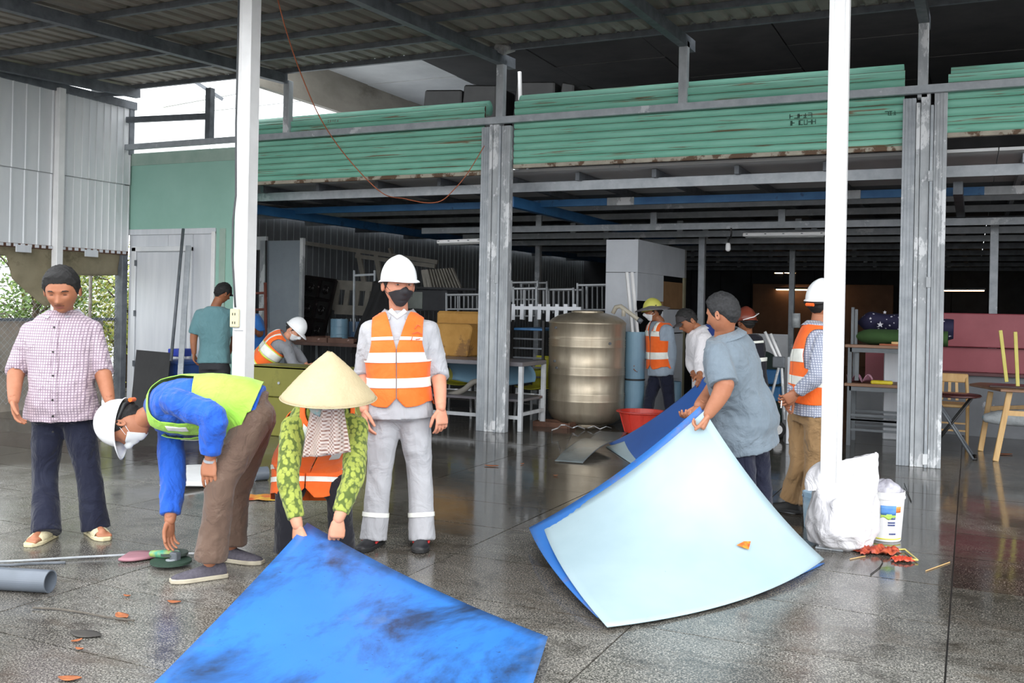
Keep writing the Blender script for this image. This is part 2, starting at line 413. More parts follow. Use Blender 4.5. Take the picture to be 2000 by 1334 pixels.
# facade columns of several metal channels
def fcolumn(x0, w, ztop, zs):
    c = empty('column', (x0 + w / 2, FY, 0), None, None, kind='structure')
    y = FY - .06
    parts = [(0, .30, 0, .10), (.31, .40, -.02, .08), (.41, .62, .0, .12), (.63, .70, -.025, .08), (.71, 1.0, -.005, .10)]
    for i, (a, b_, dy, dp) in enumerate(parts):
        z1 = ztop + zs[i]
        mb = MB().box((x0 + a * w, y + dy, 0), (x0 + b_ * w, y + dy + dp, z1))
        if i in (0, 4):
            for q in (.25, .5, .75): mb.box((x0 + (a + (b_ - a) * q) * w - .006, y + dy - .008, .0), (x0 + (a + (b_ - a) * q) * w + .006, y + dy, z1))
        build('channel', mb, galv_l if i in (1, 2, 4) else galv, c, bevel=.003)
    for z in (.03, 1.7, 2.7):
        build('hinge', MB().box((x0 + .60 * w, y - .035, z), (x0 + .71 * w, y - .02, z + .10)), galv_l, c, bevel=.003)
    return c
fcolumn(-5.15, .37, 3.50, (0, .02, .05, 0, .0))
fcolumn(-.63, .39, 3.50, (.0, -.05, .04, -.08, .06))

# white posts of the canopy
def cpost(x, y, w, h):
    p = empty('post', (x, y, 0), None, None, kind='structure')
    build('shaft', MB().box((x - w / 2, y - w / 2, 0), (x + w / 2, y + w / 2, h)), whitep, p, bevel=.006)
    build('edge_strip', MB().box((x - w / 2 - .012, y - w / 2 - .006, 0), (x - w / 2 + .018, y - w / 2 + .02, h)).box((x + w / 2 - .02, y - w / 2 - .008, 0), (x + w / 2 + .004, y - w / 2 + .01, h)), whitep, p, bevel=.002)
    build('base_plate', MB().box((x - w / 2 - .03, y - w / 2 - .03, 0), (x + w / 2 + .03, y + w / 2 + .03, .012)), galv, p, bevel=.003)
    return p
LP = (-5.38, 6.27); RP = (-.76, 6.27)
cpost(*LP, .118, rz(6.27) - .06); cpost(*RP, .102, rz(6.27) - .06)

# shed interior : side wall, back wall, upper floor on joists
sh = empty('wall_back', (-4, 29, 0), None, None, kind='structure')
for k in range(24):
    a = -14 + k * .9
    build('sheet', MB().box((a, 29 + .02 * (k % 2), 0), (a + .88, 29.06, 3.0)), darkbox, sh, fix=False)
build('backing', MB().box((-14.2, 29.08, 0), (8, 29.2, 3.2)), darkbox, sh)  # unseen slab added so no daylight shows between the sheets
si = empty('wall_side', (-11, 18, 0), None, None, kind='structure')
for k in range(20):
    a = 10.75 + k * .95
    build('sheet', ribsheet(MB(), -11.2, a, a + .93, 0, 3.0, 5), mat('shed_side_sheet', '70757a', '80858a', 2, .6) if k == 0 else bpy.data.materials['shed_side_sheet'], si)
build('backing', MB().box((-11.35, 10.75, 0), (-11.25, 29.2, 3.2)), bpy.data.materials['shed_side_sheet'], si)  # added behind the side sheets to block light at their gaps
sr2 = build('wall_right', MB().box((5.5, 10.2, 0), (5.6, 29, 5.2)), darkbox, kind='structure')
up = empty('ceiling', (-3, 18, 2.95), None, None, kind='structure')
k = 0
yy = 10.35
while yy < 29:
    for a, b_ in ((-11.1, -7.4), (-7.39, -3.6), (-3.59, .2), (.21, 5.5)):
        build('deck_board', MB().box((a, yy, 3.02), (b_, yy + 1.2, 3.05)), inner_c if yy < 12 else bpy.data.materials['shed_side_sheet'], up, fix=False)  # front boards painted paler in place of light bounced off the floor
    yy += 1.21
for i, y in enumerate((10.62, 11.75, 13.0, 14.4, 16.0, 17.8, 19.8, 22, 24.5, 27)):
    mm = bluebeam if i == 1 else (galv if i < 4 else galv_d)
    h = .11 if i == 0 else .09
    z = 2.87 if i != 1 else 2.80
    if i == 1:
        build('joist', MB().bar((-11, y, z), (.1, y, z), .05, h), mm, up); build('joist', MB().bar((.1, y, z), (5.4, y, z), .05, h), galv_l, up)
        for x in (-4.05, -1.35): build('plate', MB().box((x - .18, y - .035, z - .05), (x + .18, y - .025, z + .05)), galv_l, up, bevel=.004)
    else: build('joist', MB().bar((-11, y, z), (5.4, y, z), .05, h), mm, up)
x = -10.6
while x < 4:
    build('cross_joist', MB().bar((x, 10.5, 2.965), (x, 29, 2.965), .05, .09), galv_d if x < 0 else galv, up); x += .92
for x, m_ in ((-5.2, bluebeam), (-.15, galv_d), (-9.2, bluebeam)):
    build('girder', MB().bar((x, 10.9, 2.74), (x, 28, 2.74), .09, .13), m_, up)
for i, y in enumerate((13.0, 14.4, 16.0, 17.8, 19.8, 22, 24.5, 27)):
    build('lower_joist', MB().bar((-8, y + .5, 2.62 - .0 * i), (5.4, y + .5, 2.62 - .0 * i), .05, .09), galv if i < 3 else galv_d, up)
    for x in (-6, -4.2, -2.4, -.6, 1.2): build('hanger', MB().box((x, y + .48, 2.66), (x + .09, y + .52, 2.83)), galv, up)
for x, y in ((-3.95, 15.5), (-3.1, 19.0), (.25, 14.2), (.95, 16.4), (2.3, 18.5), (3.0, 21), (-7.5, 17)):
    build('post', MB().box((x - .05, y - .05, 0), (x + .05, y + .05, 2.7)), galv, up, bevel=.004)
# upper storey : ceiling painted pale where sky light falls, dark in shade, far cladding and frames open to the sky
uc = empty('ceiling', (-2, 14, 5), None, None, kind='structure')
for i in range(9):
    for j in range(7):
        a = -8.6 + i * 1.6; y = 10.25 + j * 1.25
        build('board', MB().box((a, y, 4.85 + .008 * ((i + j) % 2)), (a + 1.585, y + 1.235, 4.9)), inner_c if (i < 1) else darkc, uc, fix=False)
build('backing', MB().box((-8.6, 10.2, 4.91), (5.6, 19, 4.95)), darkc, uc)  # unseen slab added over the boards to block light at the joints
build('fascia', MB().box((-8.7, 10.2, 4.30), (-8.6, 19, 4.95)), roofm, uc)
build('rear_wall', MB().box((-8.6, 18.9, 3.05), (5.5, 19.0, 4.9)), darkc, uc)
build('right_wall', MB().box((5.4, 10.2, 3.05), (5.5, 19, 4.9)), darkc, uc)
oc = empty('wall_upper', (-10, 12.5, 3), None, None, kind='structure')
for k in range(8):
    pa, pb = 258 + 19 * k, 276 + 19 * k; A_ = onY(pa, 240 + .22 * (pa - 258), 12.0); B_ = onY(pb, 240 + .22 * (pb - 258), 12.0)
    build('sheet', MB().prism([(A_.x, 3.3), (B_.x, 3.3), (B_.x, B_.z), (A_.x, A_.z)], 'y', 12.0, 12.03), clad, oc)
build('rail', MB().bar(onY(318, 206, 12.2), onY(470, 178, 12.2), .05, .07), whitep, oc)
build('rail', MB().bar(onY(385, 216, 12.5), onY(655, 186, 12.5), .05, .07), whitep, oc)
build('strut', MB().bar((-10.6, 11, 4.75), (-10.2, 11.3, 4.45), .04, .05), galv_d, oc)
wn = empty('window_1', (-10, 14, 3.4), None, None, kind='structure')
for k in range(5): build('mullion', MB().box((-9.6 + k * .75, 14.4, 3.3), (-9.56 + k * .75, 14.44, 4.9)), galv, wn)
build('sill_rail', MB().box((-9.7, 14.38, 3.25), (-6.4, 14.46, 3.33)), galv, wn)
build('head_rail', MB().box((-9.7, 14.38, 4.9), (-6.4, 14.46, 4.98)), galv, wn)
# ================================================================ PEOPLE : construction
DG = None
def remesh(vs, fs, vox, sm=2, fac=.5):
    me = bpy.data.meshes.new('tmp'); me.from_pydata([tuple(v) for v in vs], [], fs)
    b = bmesh.new(); b.from_mesh(me); bmesh.ops.recalc_face_normals(b, faces=b.faces); b.to_mesh(me); b.free()
    o = bpy.data.objects.new('tmp', me); COL.objects.link(o)
    r = o.modifiers.new('r', 'REMESH'); r.mode = 'VOXEL'; r.voxel_size = vox
    if sm: s_ = o.modifiers.new('s', 'SMOOTH'); s_.iterations = sm; s_.factor = fac
    dg = bpy.context.evaluated_depsgraph_get(); e = o.evaluated_get(dg); m2 = e.to_mesh()
    n = len(m2.vertices); A = np.empty(n * 3); m2.vertices.foreach_get('co', A); A = A.reshape(-1, 3).copy()
    li = np.empty(len(m2.loops), dtype=np.int64); m2.loops.foreach_get('vertex_index', li)
    ls = np.empty(len(m2.polygons), dtype=np.int64); m2.polygons.foreach_get('loop_start', ls)
    F = np.stack([li[ls], li[ls + 1], li[ls + 2], li[ls + 3]], 1) if len(li) == 4 * len(ls) else None
    if F is None: F = [tuple(p.vertices) for p in m2.polygons]
    e.to_mesh_clear(); bpy.data.objects.remove(o); bpy.data.meshes.remove(me)
    return A, F
def tris(F):
    if isinstance(F, np.ndarray) and F.shape[1] == 3: return F
    if isinstance(F, np.ndarray): return np.concatenate([F[:, [0, 1, 2]], F[:, [0, 2, 3]]])
    out = []
    for f in F:
        for k in range(1, len(f) - 1): out.append((f[0], f[k], f[k + 1]))
    return np.array(out, dtype=np.int64)
def vnorm(A, F):
    T = tris(F); n = np.cross(A[T[:, 1]] - A[T[:, 0]], A[T[:, 2]] - A[T[:, 0]]); N = np.zeros_like(A)
    for k in range(3): np.add.at(N, T[:, k], n)
    return N / (np.linalg.norm(N, axis=1, keepdims=True) + 1e-12)
def ridge(A, seed, freq, n=4, aniso=(1, 1, 1)):
    r = np.random.RandomState(seed); out = np.zeros(len(A)); B = A * np.array(aniso)
    for k in range(n):
        d = r.normal(size=3); d /= np.linalg.norm(d); d2 = r.normal(size=3); w = r.uniform(.6, 1.7) * freq
        ph = B @ d * w + 1.3 * np.sin(B @ d2 * w * .45 + r.uniform(0, 6)) + r.uniform(0, 6)
        out += (1 - np.abs(np.sin(ph))) ** 2 - .33
    return out / n
def clip(A, F, fields):
    T = tris(F); P = A.tolist(); fl_ = [np.asarray(f, float).tolist() for f in fields]
    T = T.tolist()
    for q in range(len(fl_)):
        f = fl_[q]; out = []; cache = {}
        def cut(a, b):
            k = (a, b) if a < b else (b, a)
            if k in cache: return cache[k]
            a, b = k; t = f[a] / (f[a] - f[b]); P.append([P[a][i] + (P[b][i] - P[a][i]) * t for i in range(3)])
            for g in fl_: g.append(g[a] + (g[b] - g[a]) * t)
            cache[k] = len(P) - 1; return cache[k]
        for a, b, c in T:
            ins = (f[a] >= 0, f[b] >= 0, f[c] >= 0); s_ = sum(ins)
            if s_ == 3: out.append([a, b, c])
            elif s_:
                v = [a, b, c]
                while not (f[v[0]] >= 0 and f[v[2]] < 0): v = v[1:] + v[:1]
                if s_ == 1: out.append([v[0], cut(v[0], v[1]), cut(v[0], v[2])])
                else:
                    x = cut(v[1], v[2]); y = cut(v[0], v[2]); out.append([v[0], v[1], x]); out.append([v[0], x, y])
        T = out
    T = np.array(T, dtype=np.int64).reshape(-1, 3); P = np.array(P)
    if len(T) == 0: return np.zeros((0, 3)), T
    u, inv = np.unique(T, return_inverse=True); return P[u], inv.reshape(-1, 3)
def solid(A, T, th):
    """give an open shell thickness inward"""
    if len(T) == 0: return A, T
    N = vnorm(A, T); n = len(A); B = A - N * th
    E = {}
    for a, b, c in T.tolist():
        for e in ((a, b), (b, c), (c, a)): E[e] = 1
    F = [tuple(t) for t in T.tolist()] + [(c + n, b + n, a + n) for a, b, c in T.tolist()]
    for a, b in E:
        if (b, a) not in E: F.append((b, a, a + n, b + n))
    return np.concatenate([A, B]), F
def part(name, A, F, mt, parent, label=None, smooth=True):
    if len(A) == 0: return None
    o_ = ORG[parent.name]; me = mkmesh(name, np.asarray(A, float), F, o_, smooth, [mt])
    o = bpy.data.objects.new(name, me); COL.objects.link(o); o.parent = parent; ORG[o.name] = o_
    if label: o['label'] = label
    return o
def npv(v): return np.array(v, float)
def unit(v): v = npv(v); return v / np.linalg.norm(v)
def reach(a, px, py, L_, near=True):
    """point on the line of sight through a pixel at bone length L_ from joint a"""
    r = ray(px, py); o = V((0, 0, HC)) - a
    A_ = r.dot(r); B_ = 2 * r.dot(o); C_ = o.dot(o) - L_ * L_; D_ = B_ * B_ - 4 * A_ * C_
    d = -B_ / (2 * A_) if D_ < 0 else (-B_ - math.sqrt(D_)) / (2 * A_) if near else (-B_ + math.sqrt(D_)) / (2 * A_)
    return V((0, 0, HC)) + r * d

def sss(name, c, c2):
    m, nt, b = newmat(name, .52, 0, .35)
    co = coords(nt); nt.L(ramp(nt, noi(nt, co, 9, 4), [(.35, c), (.65, c2)]), b.inputs['Base Color'])
    bump(nt, b, noi(nt, co, 160, 2), .06, .003); return m
skinA = sss('skin_tan', '9f664a', 'ae765a'); skinB = sss('skin_brown', '8a573c', '9c6648'); skinC = sss('skin_pale_tan', 'bf8467', 'cc9276')
skinD = sss('skin_fair_tan', 'c4856a', 'd0937a')
hairm = mat('black_hair', '0d0c0c', '1c1a19', 60, .6, 0, .5, stretch=(1, 1, 3)); greyhair = mat('greying_hair', '0f0f10', '29292b', 90, .6, 0, .5)
lipm = mat('lips', '8c4f44', '96584c', 20, .5)
eyew = mat('eye_white', 'b8aea6', rough=.2); eyeb = mat('iris', '1d120c', rough=.1)
def fabric(name, c1, c2=None, rough=.85, wr=.5, kind=None, cl=None, cell=.02, sc=7):
    m, nt, b = newmat(name, rough, 0, .25)
    co = coords(nt)
    c = ramp(nt, noi(nt, co, 5, 4), [(.3, c1), (.7, c2 or c1)])
    if kind == 'check':
        sp = nt.N('ShaderNodeSeparateXYZ'); nt.L(co, sp.inputs[0]); ms = []
        sm = nt.N('ShaderNodeMath', operation='ADD'); nt.L(sp.outputs['X'], sm.inputs[0])
        my = nt.N('ShaderNodeMath', operation='MULTIPLY'); nt.L(sp.outputs['Y'], my.inputs[0]); my.inputs[1].default_value = .45; nt.L(my.outputs[0], sm.inputs[1])
        for s_ in (sm.outputs[0], sp.outputs['Z']):
            a = nt.N('ShaderNodeMath', operation='DIVIDE'); nt.L(s_, a.inputs[0]); a.inputs[1].default_value = cell
            f = nt.N('ShaderNodeMath', operation='FRACT'); nt.L(a.outputs[0], f.inputs[0])
            g = nt.N('ShaderNodeMath', operation='LESS_THAN'); nt.L(f.outputs[0], g.inputs[0]); g.inputs[1].default_value = .3
            ms.append(g.outputs[0])
        mxx = nt.N('ShaderNodeMath', operation='MAXIMUM'); nt.L(ms[0], mxx.inputs[0]); nt.L(ms[1], mxx.inputs[1])
        mul = nt.N('ShaderNodeMath', operation='MULTIPLY'); nt.L(mxx.outputs[0], mul.inputs[0]); mul.inputs[1].default_value = .85
        c = mixc(nt, mul.outputs[0], c, cl)
    if kind == 'stripe':
        w = nt.N('ShaderNodeTexWave'); w.inputs['Scale'].default_value = 1 / cell / 6.3; w.inputs['Distortion'].default_value = .5; nt.L(coords(nt, (1, 1, 1), 'Object', (0, .7, .4)), w.inputs['Vector'])
        c = mixc(nt, w.outputs['Fac'], c, cl)
        w2 = nt.N('ShaderNodeTexWave'); w2.inputs['Scale'].default_value = 1 / cell / 6.3; nt.L(coords(nt, (1, 1, 1), 'Object', (.3, -.8, .2)), w2.inputs['Vector'])
        g = nt.N('ShaderNodeMath', operation='MULTIPLY'); nt.L(w2.outputs['Fac'], g.inputs[0]); g.inputs[1].default_value = .5
        c = mixc(nt, g.outputs[0], c, 'd9cfc4')
    if kind == 'leaf':
        vo = nt.N('ShaderNodeTexVoronoi'); vo.inputs['Scale'].default_value = 1 / cell; nt.L(coords(nt, (1, 1, .7)), vo.inputs['Vector'])
        k = ramp(nt, vo.outputs['Distance'], [(.50, (0, 0, 0)), (.66, (.9, .9, .9))]); c = mixc(nt, k, c, cl)
        k = ramp(nt, noi(nt, co, 26, 4, .7), [(.56, (0, 0, 0)), (.66, (.7, .7, .7))]); c = mixc(nt, k, c, '4a5a34')
    if kind == 'dust':
        k = ramp(nt, noi(nt, co, 6, 6, .75), [(.55, (0, 0, 0)), (.75, (.6, .6, .6))]); c = mixc(nt, k, c, cl)
    nt.L(c, b.inputs['Base Color'])
    n1 = noi(nt, coords(nt, (1, 1, .8), 'Object', (.2, .3, .5)), sc, 4, .5, 1.0)
    bump(nt, b, n1, min(1, wr * 1.5), .05)
    b.inputs['Sheen Weight'].default_value = .15
    return m
orange = fabric('orange_mesh_fabric', 'f0611a', 'f77432', .75, .25)
silver = mat('reflective_tape', 'dfe0d8', 'f2f3ea', 12, .45, 0, .1); yellowtape = mat('yellow_edge_tape', 'd4e04a', 'e0ea62', 8, .5)
hatwhite = mat('white_helmet_shell', 'e4e6e8', 'eff0f1', 3, .28)
maskm = mat('white_mask', 'dcdfe2', 'e8ebed', 10, .8); blackmask = mat('black_mask', '232226', '2d2c30', 10, .8)
rubber = mat('dark_sole', '191919', '242424', 8, .7)

class Torso:
    def __init__(s, pts, sideH, sideS, size=1.0, shw=.19, belly=0.0):
        # pts: pelvis, waist, chest, neck base
        s.p = [npv(p) for p in pts]; s.h = unit(sideH); s.s = unit(sideS); s.z = size; s.shw = shw
        s.L = sum(np.linalg.norm(s.p[i + 1] - s.p[i]) for i in range(3))
        s.T = [-.18, 0, .15, .32, .5, .68, .82, .90, .96, 1.02, 1.08]
        s.A = [.155, .165, .158, .150, .160, .175, shw - .022, shw - .062, .090, .066, .06]
        s.B = [.118, .120, .116 + belly, .112 + belly, .112, .116, .100, .085, .072, .064, .06]
        s.hang = None
    def c(s, t):
        P = s.p
        if t <= 0:
            d = (P[0] - P[1]) / np.linalg.norm(P[1] - P[0])
            if s.hang is not None: d = s.hang
            return P[0] + d * (-t) * s.L
        if t >= 1: return P[3] + (P[3] - P[2]) / np.linalg.norm(P[3] - P[2]) * (t - 1) * s.L
        x = t * 3; i = min(int(x), 2); u = x - i
        p0 = P[max(i - 1, 0)]; p1 = P[i]; p2 = P[i + 1]; p3 = P[min(i + 2, 3)]
        return .5 * ((2 * p1) + (p2 - p0) * u + (2 * p0 - 5 * p1 + 4 * p2 - p3) * u * u + (3 * p1 - p0 - 3 * p2 + p3) * u ** 3)
    def frame(s, t):
        a = s.c(t - .02); b = s.c(t + .02); u = unit(b - a); k = min(max(t, 0), 1); w = s.h * (1 - k) + s.s * k
        w = unit(w - u * (w @ u)); f = np.cross(u, w); return u, w, f
    def ring(s, t, off=0.0, flare=0.0):
        a = np.interp(t, s.T, s.A) * s.z + off + flare * max(0, .3 - t); b = np.interp(t, s.T, s.B) * s.z + off + flare * .8 * max(0, .3 - t)
        return a, b
    def pt(s, t, phi, off=0, flare=0):
        u, w, f = s.frame(t); a, b = s.ring(t, off, flare); sn, cs = math.sin(phi), math.cos(phi); e = .86
        x = a * math.copysign(abs(sn) ** e, sn); y = b * math.copysign(abs(cs) ** e, cs); return s.c(t) + w * x + f * y, x, y
    def loft(s, t0, t1, n=28, m=22, off=0, flare=0):
        vs = []; fs = []
        for i in range(m):
            t = t0 + (t1 - t0) * i / (m - 1)
            for k in range(n): vs.append(s.pt(t, 2 * PI * k / n, off, flare)[0])
        for i in range(m - 1):
            for k in range(n): fs.append((i * n + k, i * n + (k + 1) % n, (i + 1) * n + (k + 1) % n, (i + 1) * n + k))
        fs.append(tuple(range(n))[::-1]); fs.append(tuple((m - 1) * n + k for k in range(n)))
        return vs, fs
    def sheet(s, t0, t1, off, flare, n=72, m=60, wr=0, seed=1):
        """open surface with its own coordinates"""
        A = []; X = []; Y = []; T = []; PH = []
        for i in range(m):
            t = t0 + (t1 - t0) * i / (m - 1)
            for k in range(n + 1):
                ph = -PI + 2 * PI * k / n; p, x, y = s.pt(t, ph, off, flare); A.append(p); X.append(x); Y.append(y); T.append(t); PH.append(ph)
        A = np.array(A); X = np.array(X); Y = np.array(Y); T = np.array(T)
        F = np.array([(i * (n + 1) + k, i * (n + 1) + k + 1, (i + 1) * (n + 1) + k + 1, (i + 1) * (n + 1) + k) for i in range(m - 1) for k in range(n)])
        F = F[:, ::-1]
        N = vnorm(A, F)
        c0 = s.c(.5)
        if ((A - c0) * N).sum() < 0: F = F[:, ::-1]; N = -N
        if wr: A = A + N * (ridge(A, seed, 22, 4, (1, 1, .6)) * wr)[:, None]
        return A, F, N, X, Y, T

def head_geo(c, f, u, sc=1.0, feat=1.0, nose=1.0):
    nu, nv = 84, 64
    th = np.linspace(0, PI, nv + 1); ph = np.linspace(0, 2 * PI, nu, endpoint=False)
    TH, PH = np.meshgrid(th, ph, indexing='ij'); TH = TH.ravel(); PH = PH.ravel()
    x = np.sin(TH) * np.sin(PH); y = np.sin(TH) * np.cos(PH); z = np.cos(TH)
    fr = np.clip(y, 0, 1)
    rx = np.where(z < 0, .077 * (1 - .30 * np.abs(z) ** 1.6), .077); X = x * rx * (1 + .05 * np.clip(z, 0, 1))
    Y = y * np.where(y > 0, .092, .100) * np.where(z < 0, 1 - .12 * z * z, 1); Z = z * .118
    Y = np.where((z < -.25) & (y < 0), Y * (1 - .45 * np.clip(-z - .25, 0, 1)), Y)
    Y += .012 * np.exp(-((Z + .098) / .022) ** 2) * np.exp(-(X / .03) ** 2) * (fr > 0)
    g = lambda cx_, cz, sx, sz: np.exp(-((X - cx_) / sx) ** 2 - ((Z - cz) / sz) ** 2) * np.clip(fr * 3, 0, 1)
    Y2 = Y + feat * (.021 * nose * g(0, -.031, .0125, .013) + .012 * g(0, -.012, .010, .020) + .006 * (g(.013, -.036, .008, .008) + g(-.013, -.036, .008, .008))
                     - .011 * (g(.031, .006, .016, .011) + g(-.031, .006, .016, .011)) + .005 * (g(.03, .026, .022, .008) + g(-.03, .026, .022, .008))
                     + .005 * (g(.044, -.022, .018, .018) + g(-.044, -.022, .018, .018)) + .008 * g(0, -.062, .024, .012) - .005 * g(0, -.0625, .022, .0025) - .004 * g(0, -.078, .02, .006))
    P = np.stack([X, Y2, Z], 1) * sc
    F = []
    for i in range(nv):
        for k in range(nu):
            a = i * nu + k; b = i * nu + (k + 1) % nu; F.append((a, b, b + nu, a + nu))
    F = np.array(F)[:, ::-1]
    f = unit(f); u = unit(u); u = unit(u - f * (u @ f)); r = np.cross(f, u)
    M_ = np.stack([r, f, u], 0)
    W_ = P @ M_ + npv(c)
    N = vnorm(W_, F)
    if ((W_ - npv(c)) * N).sum() < 0: F = F[:, ::-1]; N = -N
    return dict(P=P / sc, W=W_, F=F, N=N, M=M_, c=npv(c), sc=sc, r=r, f=f, u=u)
def hl(H, x, y, z): return H['c'] + (np.array([x, y, z]) * H['sc']) @ H['M']
def hl_many(H, A): return np.asarray(A) * H['sc'] @ H['M'] + H['c']

def hand_geo(w, d, pn, side, curl=(.5, .5, .4), sc=1.0, thumb=(.7, .35), spread=.1, vox=.0033):
    """w wrist, d finger direction, pn palm-facing normal, side +1 right / -1 left"""
    d = unit(d); pn = unit(npv(pn) - d * (npv(pn) @ d)); th = np.cross(d, pn) * side
    w = npv(w); MBg = MB()
    L = .088 * sc
    def ell(p, a, b): return [p + th * a * math.cos(q) + pn * b * math.sin(q) for q in np.linspace(0, 2 * PI, 14, endpoint=False)]
    rings = [ell(w - d * .03 * sc, .026 * sc, .021 * sc), ell(w, .027 * sc, .020 * sc), ell(w + d * .025 * sc, .035 * sc, .018 * sc), ell(w + d * .06 * sc, .042 * sc, .016 * sc), ell(w + d * L, .041 * sc, .013 * sc), ell(w + d * (L + .008), .034 * sc, .008 * sc)]
    vs = [p for r in rings for p in r]; fs = []
    for i in range(len(rings) - 1):
        for k in range(14): fs.append((i * 14 + k, i * 14 + (k + 1) % 14, (i + 1) * 14 + (k + 1) % 14, (i + 1) * 14 + k))
    fs.append(tuple(range(14))[::-1]); fs.append(tuple(len(vs) - 14 + k for k in range(14)))
    MBg.add(vs, fs)
    for i, (o, ln) in enumerate(((.031, .074), (.0105, .082), (-.0105, .076), (-.031, .060))):
        p = w + d * (L - .012) + th * o * sc; dd = unit(d + th * spread * o * 20); pts = [p]; r0 = .0092 * sc
        a = 0; cur = p + 0
        kk = curl[i % len(curl)] if len(curl) == 4 else None
        c3 = curl if kk is None else (kk, kk, kk * .8)
        for s_, fr in enumerate((.47, .30, .23)):
            a += c3[s_] * (1.0 + .12 * i)
            v = dd * math.cos(a) + pn * math.sin(a); cur = cur + v * ln * (1.08 if s_ else 1.25) * fr * sc; pts.append(cur)
        g = limb(pts, [r0, r0 * .95, r0 * .86, r0 * .7], 9, 'round'); MBg.add(*g)
    p = w + d * .022 * sc + th * .024 * sc
    v1 = unit(d * math.cos(thumb[0]) + th * math.sin(thumb[0]) + pn * .35); q = p + v1 * .042 * sc
    v2 = unit(d * math.cos(thumb[1]) + th * math.sin(thumb[1]) * .7 + pn * .35); q2 = q + v2 * .032 * sc; q3 = q2 + unit(v2 + pn * .15 - th * .1) * .024 * sc
    g = limb([p, q, q2, q3], [.014 * sc, .0115 * sc, .0102 * sc, .008 * sc], 9, 'round'); MBg.add(*g)
    return remesh(MBg.v, MBg.f, vox, 1, .4)

def shoe_geo(ank, toe, sc=1.0, h=.075, low=True):
    ank = npv(ank); t = unit((toe[0], toe[1], 0)); s_ = np.array([-t[1], t[0], 0]); z0 = max(0.0, float(ank[2]) - .09)
    base = np.array([ank[0], ank[1], z0]); vs = []; fs = []; n = 16
    prof = [(-.082, .018, .045), (-.078, .030, .062), (-.055, .036, h + .01), (-.01, .037, h + .012), (.04, .042, .068), (.09, .048, .054), (.13, .047, .046), (.165, .036, .038), (.185, .018, .028)]
    for x, w, hh in prof:
        for k in range(n):
            a = 2 * PI * k / n; q = math.sin(a); zz = .012 + (hh - .012) * (max(q, -.02)); vs.append(base + t * x * sc + s_ * w * math.cos(a) * sc + np.array([0, 0, max(zz, .010)]) * sc)
    for i in range(len(prof) - 1):
        for k in range(n): fs.append((i * n + k, i * n + (k + 1) % n, (i + 1) * n + (k + 1) % n, (i + 1) * n + k))
    fs.append(tuple(range(n))[::-1]); fs.append(tuple(len(vs) - n + k for k in range(n)))
    so = MB(); ol = []
    for x, w, hh in prof: ol.append((x, w + .004))
    out = [(x, w) for x, w in ol] + [(x, -w) for x, w in reversed(ol)]
    out = [(x + (.006 if x > .17 else -.006 if x < -.075 else 0), w) for x, w in out]
    lo_ = [base + t * x * sc + s_ * w * sc + np.array([0, 0, .0]) for x, w in out]; hi_ = [p + np.array([0, 0, .022 * sc]) for p in lo_]; m_ = len(lo_)
    so.add(lo_ + hi_, [tuple(range(m_))[::-1], tuple(range(m_, 2 * m_))] + [(k, (k + 1) % m_, (k + 1) % m_ + m_, k + m_) for k in range(m_)])
    return (vs, fs), so, base, t, s_

def helmet(body, H, mt, strap=True, tiltb=0.0, peak=.045, knob=None, sc=1.0):
    vs = []; n = 56; m_ = 20; fs = []
    R = []
    for i in range(m_ + 1):
        a = (PI / 2) * i / m_
        for k in range(n):
            p = 2 * PI * k / n; x = math.sin(a) * math.sin(p); y = math.sin(a) * math.cos(p); z = math.cos(a)
            rr = 1 + .035 * math.exp(-(x / .16) ** 2) * (1 - i / m_ * .5) * (1 if abs(y) < .9 else .6)
            vs.append((x * .095 * rr, y * .120 * rr - .002, .028 + z * .132 * rr))
    for j, (o, dz) in enumerate(((.007, -.004), (.012, -.010), (.010, -.014))):
        for k in range(n):
            p = 2 * PI * k / n; fr = max(0, math.cos(p)) ** 2.2
            vs.append((math.sin(p) * (.095 + o), math.cos(p) * (.120 + o) + fr * peak * (o / .012), .028 + dz - fr * .016 * (o / .012)))
    for i in range(m_ + 3):
        for k in range(n): fs.append((i * n + k, (i + 1) * n + k, (i + 1) * n + (k + 1) % n, i * n + (k + 1) % n))
    A = np.array(vs) * sc
    if tiltb:
        c_, s_ = math.cos(tiltb), math.sin(tiltb); A = np.stack([A[:, 0], A[:, 1] * c_ + A[:, 2] * s_, -A[:, 1] * s_ + A[:, 2] * c_], 1)
    Wd = hl_many(H, A); T = tris([f for f in fs if len(set(f)) > 2]); N = vnorm(Wd, T)
    if ((Wd - Wd.mean(0)) * N).sum() < 0: T = T[:, ::-1]
    A2, F2 = solid(Wd, T, .003); o = part('helmet', A2, F2, mt, body)
    if strap:
        g = MB(); pts = [hl(H, *q) for q in ((-.079, .03, .02), (-.083, -.04, .008), (-.06, -.10, .0), (0, -.118, -.005), (.06, -.10, .0), (.083, -.04, .008), (.079, .03, .02))]
        g.tube(pts, .008, 6, True, 1.6); build('strap', g, blackm, o, smooth=True)
    if knob is not None:
        g = MB(); c_ = hl(H, 0, -.125, -.012); g.tube([c_ - H['r'] * .03, c_ + H['r'] * .03], .012, 8); build('knob', g, knob, o)
    return o

